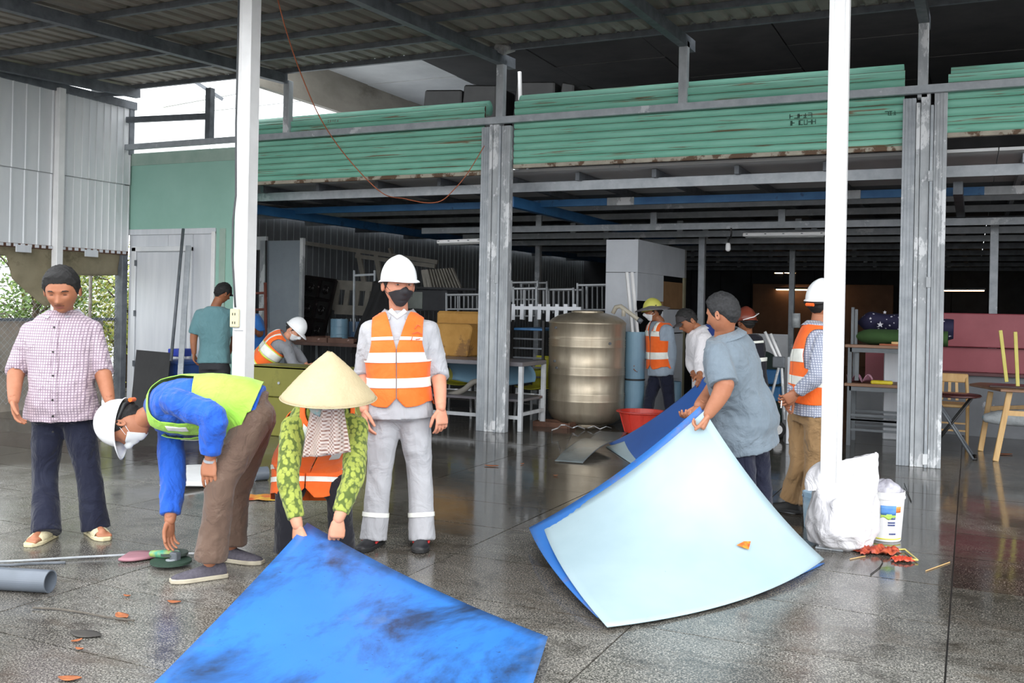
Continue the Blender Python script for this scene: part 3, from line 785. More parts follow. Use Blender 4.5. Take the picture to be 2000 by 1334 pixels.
def person(label, J, size=1.0, skin=skinA, face='full', hair=hairm, hairlen=1.0, detail=1, group=None, shirt=None, trousers=None, vest=None, shoes=None, hands=None, extras=None, hs=1.0, shw=.19, belly=0.0):
    """J: dict of joints (Vectors) -> continuous body mesh + clothing children"""
    g = lambda k: npv(J[k])
    lo = detail < 1
    sideS = unit(g('sR') - g('sL')); sideH = unit(g('hR') - g('hL'))
    wai = g('wai') if 'wai' in J else g('pel') * .66 + g('neck') * .34
    che = g('che') if 'che' in J else g('pel') * .30 + g('neck') * .70
    T = Torso([g('pel'), wai, che, g('neck')], sideH, sideS, size, shw, belly)
    if 'hang' in J: T.hang = unit(J['hang'])
    face_d = unit(J['fdir']); hup = unit(J.get('hup', (0, 0, 1)))
    H = head_geo(g('head'), face_d, hup, hs)
    # ---- body (skin)
    b = MB(); b.add(*T.loft(-.08, 1.06, 18, 16, -.034))
    r_ = size; am_ = J.get('arm', 1.15)
    for s_ in 'RL':
        b.add(*limb([g('s' + s_), g('e' + s_), g('w' + s_)], [.05 * r_, .041 * r_ * am_, .0275 * r_ * (am_ * .5 + .5)], 12, 'round', sub=4))
        k0 = g('s' + s_) * .7 + T.c(.86) * .3; b.add(*limb([k0, g('s' + s_)], [.05 * r_, .05 * r_], 10, 'round'))
        b.add(*limb([g('h' + s_), g('k' + s_), g('a' + s_)], [.060 * r_, .046 * r_, .034 * r_], 12, 'round', sub=4))
    nk = H['c'] - H['u'] * .045 * hs - H['f'] * .012; b.add(*limb([T.c(.93), T.c(1.0), nk], [.058 * r_, .056 * r_, .055 * r_], 14, 'round', sub=2))
    A, F = remesh(b.v, b.f, .016 if lo else .0095, 2)
    VS = [A]; FS = [list(map(tuple, F.tolist())) if isinstance(F, np.ndarray) else F]; cnt_ = len(A)
    def addg(a, f):
        nonlocal cnt_
        VS.append(np.asarray(a, float)); f = f.tolist() if isinstance(f, np.ndarray) else f; FS.append([tuple(i + cnt_ for i in q) for q in f]); cnt_ += len(a)
    addg(H['W'], H['F'])
    for s_ in (-1, 1):   # ears
        e = MB(); c_ = hl(H, s_ * .079, -.004, -.006)
        vs, fs = [], []; n = 14
        for i, (rr, o) in enumerate(((.2, .0), (.85, .0), (1.0, .006), (.85, .011), (.55, .006), (.2, .007))):
            for k in range(n):
                q = 2 * PI * k / n; vs.append(c_ + (H['f'] * (math.cos(q) * .016 * rr - .004) + H['u'] * math.sin(q) * .030 * rr + H['r'] * s_ * (o + .002) - H['f'] * o * .6) * hs)
        for i in range(5):
            for k in range(n): fs.append((i * n + k, i * n + (k + 1) % n, (i + 1) * n + (k + 1) % n, (i + 1) * n + k))
        addg(vs, fs)
    hands = hands or {}
    for s_, sg in (('R', 1), ('L', -1)):
        h = hands.get(s_, {}); dr_ = h.get('d', g('w' + s_) - g('e' + s_)); pn = h.get('n', -sideS * sg)
        a, f = hand_geo(g('w' + s_), dr_, pn, sg, h.get('curl', (.35, .4, .3)), h.get('sc', .98) * size, h.get('thumb', (.7, .35)), h.get('spread', .1), .0033 if detail >= 1 else .0065)
        addg(a, f)
    org = (float((J['aR'][0] + J['aL'][0]) / 2), float((J['aR'][1] + J['aL'][1]) / 2), 0.0)
    Vb = np.concatenate(VS); Fb = [q for f in FS for q in f]
    me = mkmesh('person', Vb, Fb, org, True, [skin]); body = bpy.data.objects.new('person', me); COL.objects.link(body); body.location = org; ORG[body.name] = org
    setp(body, label, 'person', group)
    # ---- face pieces
    P = H['P']; X, Y, Z = P[:, 0], P[:, 1], P[:, 2]
    if face in ('full', 'eyes') and not lo:
        for s_ in (-1, 1):
            e = MB(); c_ = hl(H, s_ * .031, .0765, .004); vs = []; n = 12
            for (rr, o) in ((1, 0), (.7, .003), (.3, .0042)):
                for k in range(n):
                    q = 2 * PI * k / n; vs.append(c_ + (H['r'] * math.cos(q) * .0145 * rr + H['u'] * math.sin(q) * (.0016 if J.get('down') else .0034) * rr + H['f'] * o) * hs)
            fs = [(i * n + k, i * n + (k + 1) % n, (i + 1) * n + (k + 1) % n, (i + 1) * n + k) for i in range(2) for k in range(n)] + [tuple(2 * n + k for k in range(n))]
            e.add(vs, fs); eye = build('eye', e, eyeb if J.get('down') else eyew, body, smooth=True)
            if J.get('down'): eye = body
            e = MB(); c2 = c_ - H['u'] * .0008 + H['f'] * .0046 * hs + H['r'] * J.get('gaze', 0) * .005; vs = [c2 + (H['r'] * math.cos(2 * PI * k / 12) + H['u'] * math.sin(2 * PI * k / 12) * .62) * .0064 * hs for k in range(12)]
            e.add(vs, [tuple(range(12))]); e.add([v + H['f'] * -.003 for v in vs], [tuple(range(12))]); (None if J.get('down') else build('iris', e, eyeb, eye))
            br = [(np.array([s_ * x_, y_, z_])) for x_, y_, z_ in ((.013, .088, .021), (.026, .0865, .0265), (.040, .079, .0255), (.050, .070, .020))]
            e = MB(); e.tube([hl_many(H, q) for q in br], [.0032, .0042, .0036, .002], 6, True, 1.0); build('eyebrow', e, hairm, body, smooth=True)
    if face == 'full' and not lo:
        fz = np.minimum(.0062 - np.abs(Z + .0625) * (1 + 0 * X), 1) - (X / .025) ** 2 * .0062
        a, t = clip(H['W'] + H['N'] * .0012, H['F'], [fz, Y - .02]); part('lips', a, t, lipm, body)
    if hair is not None:
        ang = np.arctan2(np.abs(X), Y)   # 0 front .. pi back
        zl = np.interp(ang, [0, .5, .95, 1.25, 1.55, 1.9, 2.6, PI], [.064, .060, .040, .000, -.022, .002, -.06, -.066])
        wob = ridge(P * 1.0, 5, 160, 4) * .007
        e_ = np.clip((Z - zl) / .03, 0, 1); off = .002 + e_ * (.006 + .013 * hairlen * np.clip((Z + .04) / .1, 0, 1) + ridge(P, 8, 120, 6) * .014 * hairlen)
        a, t = clip(H['W'] + H['N'] * off[:, None] * hs, H['F'], [Z - zl + wob]); a, t = solid(a, t, .012)
        part('hair', a, t, hair, body)
    if face == 'mask' or face == 'eyes':
        mk = J.get('maskm', maskm)
        zt = np.interp(np.abs(X), [0, .02, .045, .07], [-.008, -.022, -.026, -.04]); zb = np.interp(np.abs(X), [0, .03, .06, .075], [-.112, -.105, -.07, -.055])
        off = .004 + .010 * np.exp(-(X / .018) ** 2) * np.exp(-((Z + .045) / .03) ** 2)
        a, t = clip(H['W'] + H['N'] * off[:, None], H['F'], [zt - Z, Z - zb, Y - .028]); a, t = solid(a, t, .002)
        mo = part('face_mask', a, t, mk, body)
        for s_ in (-1, 1):
            q = MB(); q.tube([hl(H, s_ * .062, .045, -.03), hl(H, s_ * .080, .012, -.004), hl(H, s_ * .083, -.012, .008)], .0016, 5)
            q.tube([hl(H, s_ * .060, .045, -.06), hl(H, s_ * .078, .008, -.035), hl(H, s_ * .084, -.014, -.02)], .0016, 5); build('ear_loop', q, mk, mo)
    # ---- trousers
    if trousers:
        q = MB(); q.add(*T.loft(-.10, trousers.get('top', .22), 24, 8, .010))
        hem = trousers.get('hem', .068); 
        for s_ in 'RL':
            kn, an = g('k' + s_), g('a' + s_); en = an + (kn - an) * trousers.get('up', .06)
            hipj = g('h' + s_)
            q.add(*limb([hipj, hipj * .5 + kn * .5, kn, kn * .5 + en * .5, en], [.098 * size, .088 * size, .074 * size, (.066 + hem) / 2 * size, hem * size], 18, True, sub=4))
            q.add(*limb([T.c(-.02), hipj], [.10 * size, .098 * size], 14, 'round'))
        A, F = remesh(q.v, q.f, .016 if lo else .009, 3)
        N = vnorm(A, F); am = trousers.get('wr', .007) * 1.5
        zk = A[:, 2]; A = A + N * (ridge(A, int(J['pel'][0] * 100) % 97 + 3, 26, 5, (1, 1, .9)) * am)[:, None]
        tr = part('trousers', A, F, trousers['mat'], body)
        if 'band' in trousers:
            for s_ in 'RL':
                kn, an = g('k' + s_), g('a' + s_); c1 = an + (kn - an) * trousers['band']; ax = unit(kn - an)
                a2, f2 = limb([c1 - ax * .013, c1 + ax * .013], [.0775 * size, .0775 * size], 24, False); part('reflective_stripe', np.array(a2), f2, silver, tr)
    # ---- shirt
    if shirt:
        q = MB(); q.add(*T.loft(shirt.get('hem', -.25), 1.0, 30, 26, shirt.get('off', .016), shirt.get('flare', .03)))
        for s_ in 'RL':
            S_, E_, W_ = g('s' + s_), g('e' + s_), g('w' + s_); L_ = shirt.get('sleeve', 1.9)
            if isinstance(L_, dict): L_ = L_[s_]
            q.add(*limb([T.c(.84) * .45 + S_ * .55, S_], [.066 * size, .068 * size], 14, 'round'))
            w = shirt.get('w', 1.0)
            if L_ <= 1: pts = [S_, S_ + (E_ - S_) * L_ * .5, S_ + (E_ - S_) * L_]; rr = [.068, .066 * w, .068 * w]
            else: en = E_ + (W_ - E_) * (L_ - 1); pts = [S_, S_ * .5 + E_ * .5, E_, E_ * .5 + en * .5, en]; rr = [.068, .061 * w, .057 * w, .052 * w, shirt.get('cuffr', .042)]
            q.add(*limb(pts, [x * size for x in rr], 18, True, sub=3))
        A, F = remesh(q.v, q.f, .015 if lo else .008, 3)
        N = vnorm(A, F); A = A + N * (ridge(A, int(abs(J['sR'][0]) * 100) % 91, 30, 5, (1, 1, .7)) * shirt.get('wr', .006) * 1.6)[:, None]
        sh_ = part('shirt', A, F, shirt['mat'], body)
        if shirt.get('collar', 1) and not lo or shirt.get('collar', 0) == 2:
            # collar band with a notch at the front
            vs = []; n = 40; t_n = 1.0
            u, w, f = T.frame(1.0); c0 = T.c(1.0)
            of_ = shirt.get('off', .016) * .7
            for i, (r, hgt) in enumerate(((.082 + of_, -.035), (.070 + of_ * .4, .018), (.077 + of_ * .4, .026), (.104 + of_, -.014))):
                for k in range(n + 1):
                    ph = .40 + (2 * PI - .80) * k / n; fd = max(0, math.cos(ph)); vs.append(c0 + w * r * math.sin(ph) * size + f * (r * math.cos(ph) + (.012 if i == 3 else 0) * fd) * size + u * (hgt - .035 * fd - (.02 * fd ** 4 if i == 3 else 0)) * size)
            fs = [(i * (n + 1) + k, i * (n + 1) + k + 1, (i + 1) * (n + 1) + k + 1, (i + 1) * (n + 1) + k) for i in range(3) for k in range(n)]
            part('collar', np.array(vs), fs, shirt.get('cmat', shirt['mat']), sh_)
        if 'buttons' in shirt:
            A2, F2, N2, X2, Y2, T2 = T.sheet(shirt.get('hem', -.25) + .02, .86, shirt.get('off', .016) + .006, shirt.get('flare', .03), 72, 40)
            a, t = clip(A2, F2, [.017 - np.abs(X2), Y2]); a, t = solid(a, t, .003); part('placket', a, t, shirt['mat'], sh_)
            for k in range(6):
                t_ = .80 - k * .19
                p, _, _ = T.pt(t_, .02, shirt.get('off', .016) + .012, shirt.get('flare', .03)); u, w, f = T.frame(t_)
                e = MB(); e.add(*limb([p - f * .004, p + f * .001], .0062, 10)); build('button', e, shirt['buttons'], sh_)
        if shirt.get('roll'):
            for s_ in 'RL':
                E_, W_ = g('e' + s_), g('w' + s_); L_ = shirt.get('sleeve', 1.9); L_ = L_[s_] if isinstance(L_, dict) else L_
                c1 = E_ + (W_ - E_) * (L_ - 1) if L_ > 1 else g('s' + s_) + (E_ - g('s' + s_)) * L_; ax = unit(W_ - E_) if L_ > 1 else unit(E_ - g('s' + s_)); rr = shirt.get('cuffr', .05) * size
                a2, f2 = limb([c1 - ax * .055, c1 - ax * .03, c1 + ax * .0, c1 + ax * .012], [rr + .003, rr + .008, rr + .009, rr - .002], 20, True)
                a2 = np.array(a2); a2 = a2 + vnorm(a2, f2) * (ridge(a2, 5, 60, 3) * .004)[:, None]; part('cuff', a2, f2, shirt.get('cuffm', shirt['mat']), sh_)
    # ---- vest
    if vest:
        hem = vest.get('hem', -.12); of = vest.get('off', .030); fl_ = vest.get('flare', .03); mt = vest['mat']; wr = vest.get('wr', .005)
        A, F, N, X, Y, TT = T.sheet(hem - .12, 1.0, of, fl_, 90 if not lo else 50, 80 if not lo else 44, wr, 4)
        frn = Y > 0; z_ = size
        arm = np.interp(TT, [-.5, .42, .55, .7, .85, 1], [9, .9, vest.get('arm', .158), .146, .148, .15]) * z_ - np.abs(X)
        vn = np.where(frn, np.abs(X) - np.interp(TT, [0, vest.get('v', .5), .97, 1.1], [-.01, 0.0, .072, .09]) * z_, 1)
        top = .975 - TT
        hx = np.where(frn, .03 * np.clip(1 - np.abs(X) / .06, 0, 1) ** 1 + .05 * np.clip((np.abs(X) / (.17 * z_)) ** 4, 0, 1), 0); hemf = TT - hem - hx
        hemf = hemf - (np.where(frn, .07, 0) * np.clip(1 - np.abs(X) / .05, 0, 1))
        gap = np.where(frn, np.abs(X) - .003, 1)
        base_f = [arm, vn, top, hemf, gap]
        a, t = clip(A, F, base_f); a, t = solid(a, t, .004); vo = part('vest', a, t, mt, body)
        A2 = A + N * .0035
        for (t0, t1) in vest.get('bands', ()):
            for q0, q1, mm, oo in ((t0, t1, silver, 0),) + (((t0 - .018, t0, yellowtape, 0), (t1, t1 + .018, yellowtape, 0)) if vest.get('edge') else ()):
                a, t = clip(A2, F, base_f + [TT - q0, q1 - TT]); a, t = solid(a, t, .002); part('reflective_stripe', a, t, mm, vo)
        for (x0, x1, ta, tb, side_) in vest.get('verts', ()):
            for sg in (-1, 1):
                a, t = clip(A2, F, base_f + [X * sg - x0 * z_, x1 * z_ - X * sg, TT - ta, tb - TT] + ([Y * side_] if side_ else [])); a, t = solid(a, t, .002); part('reflective_stripe', a, t, silver, vo)
    # ---- shoes
    for s_ in 'RL':
        if shoes and shoes.get('kind') != 'none':
            tv = J.get('t' + s_, J['fdir']); (vs, fs), so, base, t, sd = shoe_geo(g('a' + s_), tv, size * shoes.get('sc', 1.0), shoes.get('h', .075))
            if shoes.get('kind') == 'sandal':
                ft, ff = (vs, fs); A = np.array(vs); xx = (A - base) @ t; A[:, 2] = base[2] + (A[:, 2] - base[2]) * .9
                sd_ = build('sandal', so, shoes['mat'], body, bevel=.004)
                q = MB(); q.add(*limb([base + t * x + np.array([0, 0, z]) for x, z in ((-.055, .040), (0, .046), (.06, .040), (.12, .032))], [.031, .032, .034, .033], 14, 'round', .85))
                for i, o in enumerate((.030, .013, -.002, -.016, -.029)):
                    q.add(*limb([base + t * .12 + sd * o * .9 + np.array([0, 0, .032]), base + t * (.172 - .006 * i) + sd * o + np.array([0, 0, .026])], [.012, .010 if i else .012], 8, 'round'))
                a, f = remesh(q.v, q.f, .005, 2); part('foot', a, f, skin, body)
                vs2 = []; n = 17
                for x in np.linspace(.0, .125, 9):
                    hh = np.interp(x, [.02, .08, .125], [.082, .068, .052]); ww = np.interp(x, [.02, .08, .125], [.044, .052, .050])
                    for k in range(n): a_ = PI * k / (n - 1); vs2.append(base + t * x + sd * ww * math.cos(a_) + np.array([0, 0, .014 + (hh - .014) * math.sin(a_) ** .7]))
                fs2 = [(i * n + k, i * n + k + 1, (i + 1) * n + k + 1, (i + 1) * n + k) for i in range(8) for k in range(n - 1)]
                a, tt = solid(np.array(vs2), tris(fs2), .005); part('strap', a, tt, shoes.get('smat', shoes['mat']), sd_)
            else:
                o = build('shoe', MB().add(vs, fs), shoes['mat'], body, smooth=True)
                build('sole', so, shoes.get('sole', rubber), o, bevel=.004)
                if 'accent' in shoes:
                    for sg in (-1, 1):
                        q = MB(); q.add(*limb([base + t * .02 + sd * sg * .041 + np.array([0, 0, .05]), base + t * .06 + sd * sg * .044 + np.array([0, 0, .034])], [.012, .008], 8, 'round')); build('side_flash', q, shoes['accent'], o)
                if shoes.get('lace'):
                    q = MB()
                    for k in range(3): c_ = base + t * (.035 + .022 * k) + np.array([0, 0, .080 - .009 * k]); q.tube([c_ - sd * .02 - np.array([0, 0, .006]), c_, c_ + sd * .02 - np.array([0, 0, .006])], .003, 5)
                    build('lace', q, shoes['lace'], o)
    if extras: extras(body, H, T, g)
    return body, H, T
# ================================================================ PEOPLE : poses
R_, F_, U_ = rgt, fwd, up0
def D(a, b, c): return R_ * a + F_ * b + U_ * c
def joints(**k): return k
f_orange = orange
# -- A : man in pink-and-grey checked shirt
d = 5.98
mA = fabric('pink_check_cotton', 'bba9b3', 'c8b8c0', .85, .45, 'check', '7f6d7d', .0165)
navy = fabric('navy_trousers', '13162a', '1a1e30', .8, .5)
pel = at(122, 800, d); sR = at(63, 648, d); sL = at(177, 645, d + .05)
hR = at(96, 812, d); hL = at(150, 812, d + .03)
eR = at(33, 722, d - .03); wR = reach(eR, 27, 782, .25); eL = at(200, 725, d + .04); wL = reach(eL, 214, 782, .24)
aR = gnd(90, 1026, .085); aL = gnd(185, 1018, .085)
J = joints(pel=pel, neck=at(124, 611, d + .05), che=at(121, 680, d), wai=at(121, 750, d - .02), sR=sR, sL=sL, eR=eR, wR=wR, eL=eL, wL=wL, hR=hR, hL=hL,
           kR=at(88, 925, d - .02), kL=at(172, 920, d - .02), aR=aR, aL=aL, head=at(121, 568, d - .10), fdir=D(.2, -1, -.36), hup=D(.0, -.16, 1), tR=D(-.05, -1, 0), tL=D(.75, -.8, 0))
J['down'] = 1; J['arm'] = 1.28
def exA(body, H, T, g):
    P = H['P']; X, Y, Z = P[:, 0], P[:, 1], P[:, 2]
    a, t = clip(H['W'] + H['N'] * .0012, H['F'], [.004 - np.abs(Z + .052 + .1 * np.abs(X)) - .02 * np.abs(X), .024 - np.abs(X), Y - .03])
    part('moustache', a, t, bpy.data.materials['stubble'], body)
mat('stubble', '7d4e3a', '6e4433', 90, .7)
person('bareheaded man in a pink checked shirt and cream sandals at the left, looking down', J, 1.03, skinA, 'full', trousers=dict(mat=navy, hem=.086, up=-.17),
       shirt=dict(mat=mA, sleeve=1.06, roll=1, cuffr=.055, hem=-.07, off=.028, flare=.08, buttons=blackm, w=1.12, wr=.007, cmat=fabric('grey_collar', 'b9b4bd', 'a9a7b2', .85, .3)), shoes=dict(kind='sandal', mat=mat('cream_rubber', 'cbbf97', 'd8cda8', 8, .6), smat=mat('cream_woven_strap', 'c9bd95', 'ddd3b3', 120, .7, 0, .5)),
       hands=dict(R=dict(d=D(.28, -.25, -1), n=D(.9, .1, .2), curl=(.25, .35, .3)), L=dict(d=D(.2, -.1, -1), n=D(-.9, -.3, 0), curl=(.3, .4, .3))), hs=1.16, extras=exA, shw=.205, belly=.02)

# -- D : man in white helmet and orange vest in the middle
d = 5.9
greyw = fabric('light_grey_workwear', 'a3a3a7', 'aeaeb2', .85, .4)
pel = at(780, 800, d); J = joints(pel=pel, neck=at(779, 611, d + .04), che=at(778, 680, d), wai=at(779, 740, d), sR=at(724, 647, d), sL=at(836, 647, d + .02),
    hR=at(752, 812, d), hL=at(808, 812, d), kR=at(741, 925, d - .03), kL=at(820, 925, d), aR=gnd(731, 1036, .09), aL=gnd(824, 1036, .09), eR=at(712, 728, d + .05), eL=at(856, 730, d + .04), head=at(779, 557, d - .04), fdir=D(.5, -1, -.03), tR=D(-.35, -1, 0), tL=D(.03, -1, 0), maskm=blackmask, gaze=.8)
J['wR'] = reach(J['eR'], 712, 800, .25); J['wL'] = reach(J['eL'], 861, 797, .25)
def exD(body, H, T, g):
    helmet(body, H, hatwhite, tiltb=-.08)
    em = mat('faded_red_print', 'c9502f', 'd45f3c', 8, .8)
    for pts in ([(.80, .42), (.83, .50), (.82, .60)], [(.76, .36), (.775, .50), (.76, .66)], [(.72, .46), (.725, .60)], [(.74, .36), (.71, .34)]):
        q = MB(); q.tube([T.pt(a, -b, .034 + .012)[0] for a, b in pts], .003, 5); build('emblem_line', q, em, body.children[-1] if False else body)
    q = MB(); p = T.pt(.93, 0, .0)[0]; q.tube([p + npv(D(-.045, -.012, .03)), p + npv(D(0, -.03, -.01)), p + npv(D(.045, -.012, .03))], .016, 8); build('undershirt', q, whitep, body, smooth=True)
vorange = dict(mat=orange, bands=((.715, .74), (.53, .62), (.26, .36)), hem=.075, v=.64, edge=0, off=.034, flare=.05, arm=.17)
person('man in a white helmet, black mask and orange vest standing upright in light grey workwear', J, 1.04, skinD, 'eyes', trousers=dict(mat=greyw, hem=.080, up=-.17, band=.28, wr=.008), shirt=dict(mat=greyw, sleeve=1.08, roll=1, cuffr=.056, hem=-.08, off=.022, flare=.04, w=1.1), vest=vorange,
       shoes=dict(mat=mat('black_leather', '17171a', '26262a', 9, .45), accent=mat('red_trim', 'b32a2a'), lace=whited), hands=dict(R=dict(d=D(.1, -.2, -1), n=D(.8, .4, 0)), L=dict(d=D(.12, -.15, -1), n=D(-.5, .7, .1), curl=(.35, .5, .4))), extras=exD, hs=1.12, shw=.20)

# -- B : bending man in lime vest
limem = fabric('lime_vest_fabric', '96cf45', 'a6da5a', .7, .35); bluesh = fabric('royal_blue_cotton', '1f51b4', '2960c6', .85, .55)
brownt = fabric('dusty_brown_trousers', '5d4a40', '6a564a', .9, .5, 'dust', '8f7d70')
d = 5.3
J = joints(pel=at(492, 806, d + .02), wai=at(445, 792, d), che=at(372, 795, d - .0), neck=at(302, 806, d), sL=at(338, 782, d - .20), sR=at(332, 850, d + .16),
           hL=at(497, 815, d - .09), hR=at(505, 815, d + .10), head=at(246, 828, d), fdir=D(-.12, -.05, -1), hup=D(-1, 0, .0), tL=D(-.85, -.5, 0), tR=D(.9, -.25, 0), maskm=maskm, eL=at(416, 815, d - .32), eR=at(338, 930, d + .12))
J['wL'] = at(411, 893, d - .28); J['wR'] = reach(J['eR'], 332, 1016, .25)
J['kL'] = at(433, 945, d - .22); J['kR'] = at(462, 955, d + .12); J['aL'] = gnd(410, 1098, .085); J['aR'] = gnd(452, 1066, .085)
def exB(body, H, T, g):
    h = helmet(body, H, hatwhite, tiltb=.05, knob=f_orange, peak=.05)
    q = MB(); c_ = g('wL') + (g('wL') - g('eL')) * .08; ax = unit(g('wL') - g('eL')); q.tube([c_ - ax * .006, c_ + ax * .006], .034, 14); build('wristwatch', q, galv, body)
person('bending man in a lime vest, blue shirt and white helmet reaching to the floor', J, 1.04, skinA, 'mask', trousers=dict(mat=brownt, hem=.085, up=.02, wr=.009, top=.30), shirt=dict(mat=bluesh, sleeve=dict(L=1.92, R=1.88), cuffr=.052, hem=-.05, off=.03, flare=.02, w=1.22, wr=.009), vest=dict(mat=limem, hem=.03, v=.42, off=.05, flare=.03, wr=.009, arm=.15, verts=((.085, .125, .62, .80, 1),)),
       shoes=dict(mat=mat('grey_canvas', '4b4750', '5c5862', 60, .85, 0, .4), sole=mat('cream_sole', 'c4bba6', 'a89f8c', 9, .7)), hands=dict(L=dict(d=D(-.05, -.1, -1), n=D(.2, 1, 0), curl=(.25, .3, .2), thumb=(.5, .2)), R=dict(d=D(-.06, -.05, -1), n=D(.9, -.4, 0), curl=(.3, .4, .3))), extras=exB, hs=1.08)

# -- C : woman under the conical hat
d = 5.0
leafm = fabric('lime_leaf_print', 'a3ab50', '919c44', .85, .5, 'leaf', '4c5c2a', .022)
blackt = fabric('black_trousers', '1b1b22', '24242c', .85, .45)
scarf = fabric('brown_striped_scarf', '6f4436', '7d5040', .9, .5, 'stripe', 'bda99b', .006)
J = joints(pel=at(603, 905, d + .42), wai=at(616, 865, d + .32), che=at(632, 826, d + .18), neck=at(641, 802, d + .04), sR=at(572, 835, d + .05), sL=at(697, 835, d + .10), hR=at(578, 925, d + .42), hL=at(640, 925, d + .44), hang=D(.02, -.25, -1),
           head=at(642, 790, d - .08), fdir=D(.06, -.75, -.66), hup=D(.04, -.55, .83), eR=at(562, 935, d - .12), eL=at(690, 930, d - .10))
J['wR'] = at(581, 1026, d - .20); J['wL'] = at(661, 1014, d - .20)
J['kR'] = at(563, 975, d + .28); J['kL'] = at(662, 970, d + .32); J['aR'] = gnd(561, 1078, .085); J['aL'] = gnd(668, 1072, .085); J['tR'] = D(-.1, -1, 0); J['tL'] = D(.15, -1, 0); J['maskm'] = scarf
straw = mat('woven_straw', 'ab9b79', 'baaa88', 4, .8, 0, .4, bs=70)
def exC(body, H, T, g):
    cc = at(642, 768, d - .12); ax = V((0, 0, 1)) * .97 + V(D(.02, -.12, 0)); ax.normalize(); x_ = ax.cross(V(F_)).normalized(); y_ = ax.cross(x_)
    vs = []; n = 72; prof = [(.012, .232)] + [(.012 + .228 * q, .232 * (1 - q) + .012 * math.sin(q * PI)) for q in np.linspace(.06, 1, 18)]; prof[-1] = (.240, -.003)
    for i, (r, z) in enumerate(prof):
        rr = r + (.0012 if i % 2 else 0)
        for k in range(n): vs.append(cc + x_ * rr * math.cos(2 * PI * k / n) + y_ * rr * math.sin(2 * PI * k / n) + ax * (z - .02))
    fs = [(i * n + k, i * n + (k + 1) % n, (i + 1) * n + (k + 1) % n, (i + 1) * n + k) for i in range(len(prof) - 1) for k in range(n)] + [tuple(range(n))]
    A = np.array([list(v) for v in vs]); Tt = tris(fs); N = vnorm(A, Tt)
    if ((A - A.mean(0)) * N).sum() < 0: Tt = Tt[:, ::-1]
    a, f = solid(A, Tt, .003); ho = part('conical_hat', a, f, straw, body)
    q = MB(); q.tube([cc + x_ * .240 * math.cos(2 * PI * k / 48) + y_ * .240 * math.sin(2 * PI * k / 48) - ax * .023 for k in range(49)], .003, 5, False); build('rim', q, straw, ho, smooth=True)
    # scarf falling from the face
    def sc(u, v):
        a_ = (u - .5); w = .075 + .045 * v; z = -v * .25
        return cc + x_ * 0 + V(D(a_ * 2 * w + .02 * v * 0 + .0, -.02 - .07 * math.cos(a_ * 2.6) + .03 * v - .012 * math.sin(u * 17 + 2 * v), -.055 + z + .03 * a_ * v))
    q = MB().grid(sc, 26, 16, .003); build('scarf', q, scarf, body, smooth=True)
    q = MB(); q.tube([cc + V(D(-.085, -.01, -.06)), cc + V(D(-.055, -.07, -.075)), cc + V(D(-.02, -.09, -.09))], [.018, .022, .02], 9); build('headscarf', q, mat('teal_print', '4fa39a', 'b9a9a0', 30, .8), body, smooth=True)
vC = dict(mat=f_orange, hem=-.36, v=.62, off=.038, flare=.02, bands=((-.07, -.025), (-.20, -.15)), verts=((.07, .125, .44, .93, 1),), arm=.15, wr=.008)
person('woman in a conical straw hat and orange vest lifting the corner of a blue sheet', J, .96, skinC, 'mask', trousers=dict(mat=blackt, hem=.08, up=.0), shirt=dict(mat=leafm, sleeve=1.86, cuffr=.045, hem=-.02, off=.016, flare=.0, w=1.08, wr=.007), vest=vC, shoes=dict(mat=blackm),
       hands=dict(R=dict(d=D(.15, -.2, -1), n=D(.5, .9, 0), curl=(.7, .9, .5), thumb=(.25, .05)), L=dict(d=D(-.02, -.2, -1), n=D(-.3, .9, 0), curl=(.7, .9, .5), thumb=(.25, .05))), extras=exC, hs=1.0, shw=.185)

# -- J : big man in grey-blue shirt holding the pale sheet
d = 5.75
greyb = fabric('grey_blue_shirt', '66727c', '737f89', .85, .5)
J = joints(pel=at(1452, 842, d + .12), wai=at(1446, 788, d + .1), che=at(1432, 724, d + .05), neck=at(1414, 655, d + .02), sL=at(1400, 690, d - .12), sR=at(1446, 682, d + .22), hL=at(1440, 858, d + .02), hR=at(1468, 858, d + .22),
    head=at(1411, 614, d - .03), fdir=D(-.72, .62, -.22), hup=D(-.14, .06, 1), eL=at(1414, 752, d - .22), eR=at(1396, 760, d + .18))
J['wL'] = at(1384, 808, d - .22); J['wR'] = at(1366, 792, d - .02); J['kL'] = at(1452, 955, d - .02); J['kR'] = at(1482, 950, d + .2); J['aL'] = gnd(1450, 1062, .085); J['aR'] = gnd(1490, 1050, .085); J['tL'] = J['tR'] = D(-.8, .4, 0); J['arm'] = 1.4
person('grey-haired man in a blue-grey short-sleeved shirt holding up the pale blue sheet', J, 1.04, skinA, 'none', hair=greyhair, trousers=dict(mat=navy, hem=.08), shirt=dict(mat=greyb, sleeve=.98, hem=-.15, off=.035, flare=.10, w=1.2, wr=.008), shoes=dict(mat=blackm),
       hands=dict(L=dict(d=D(-.35, -.1, -.9), n=D(-.8, .2, .3), curl=(1.0, 1.1, .6), thumb=(.3, .1)), R=dict(d=D(-.5, -.25, -.7), n=D(-.5, -.3, .6), curl=(.7, .8, .5), thumb=(.4, .2))), hs=.99, shw=.215, belly=.05)

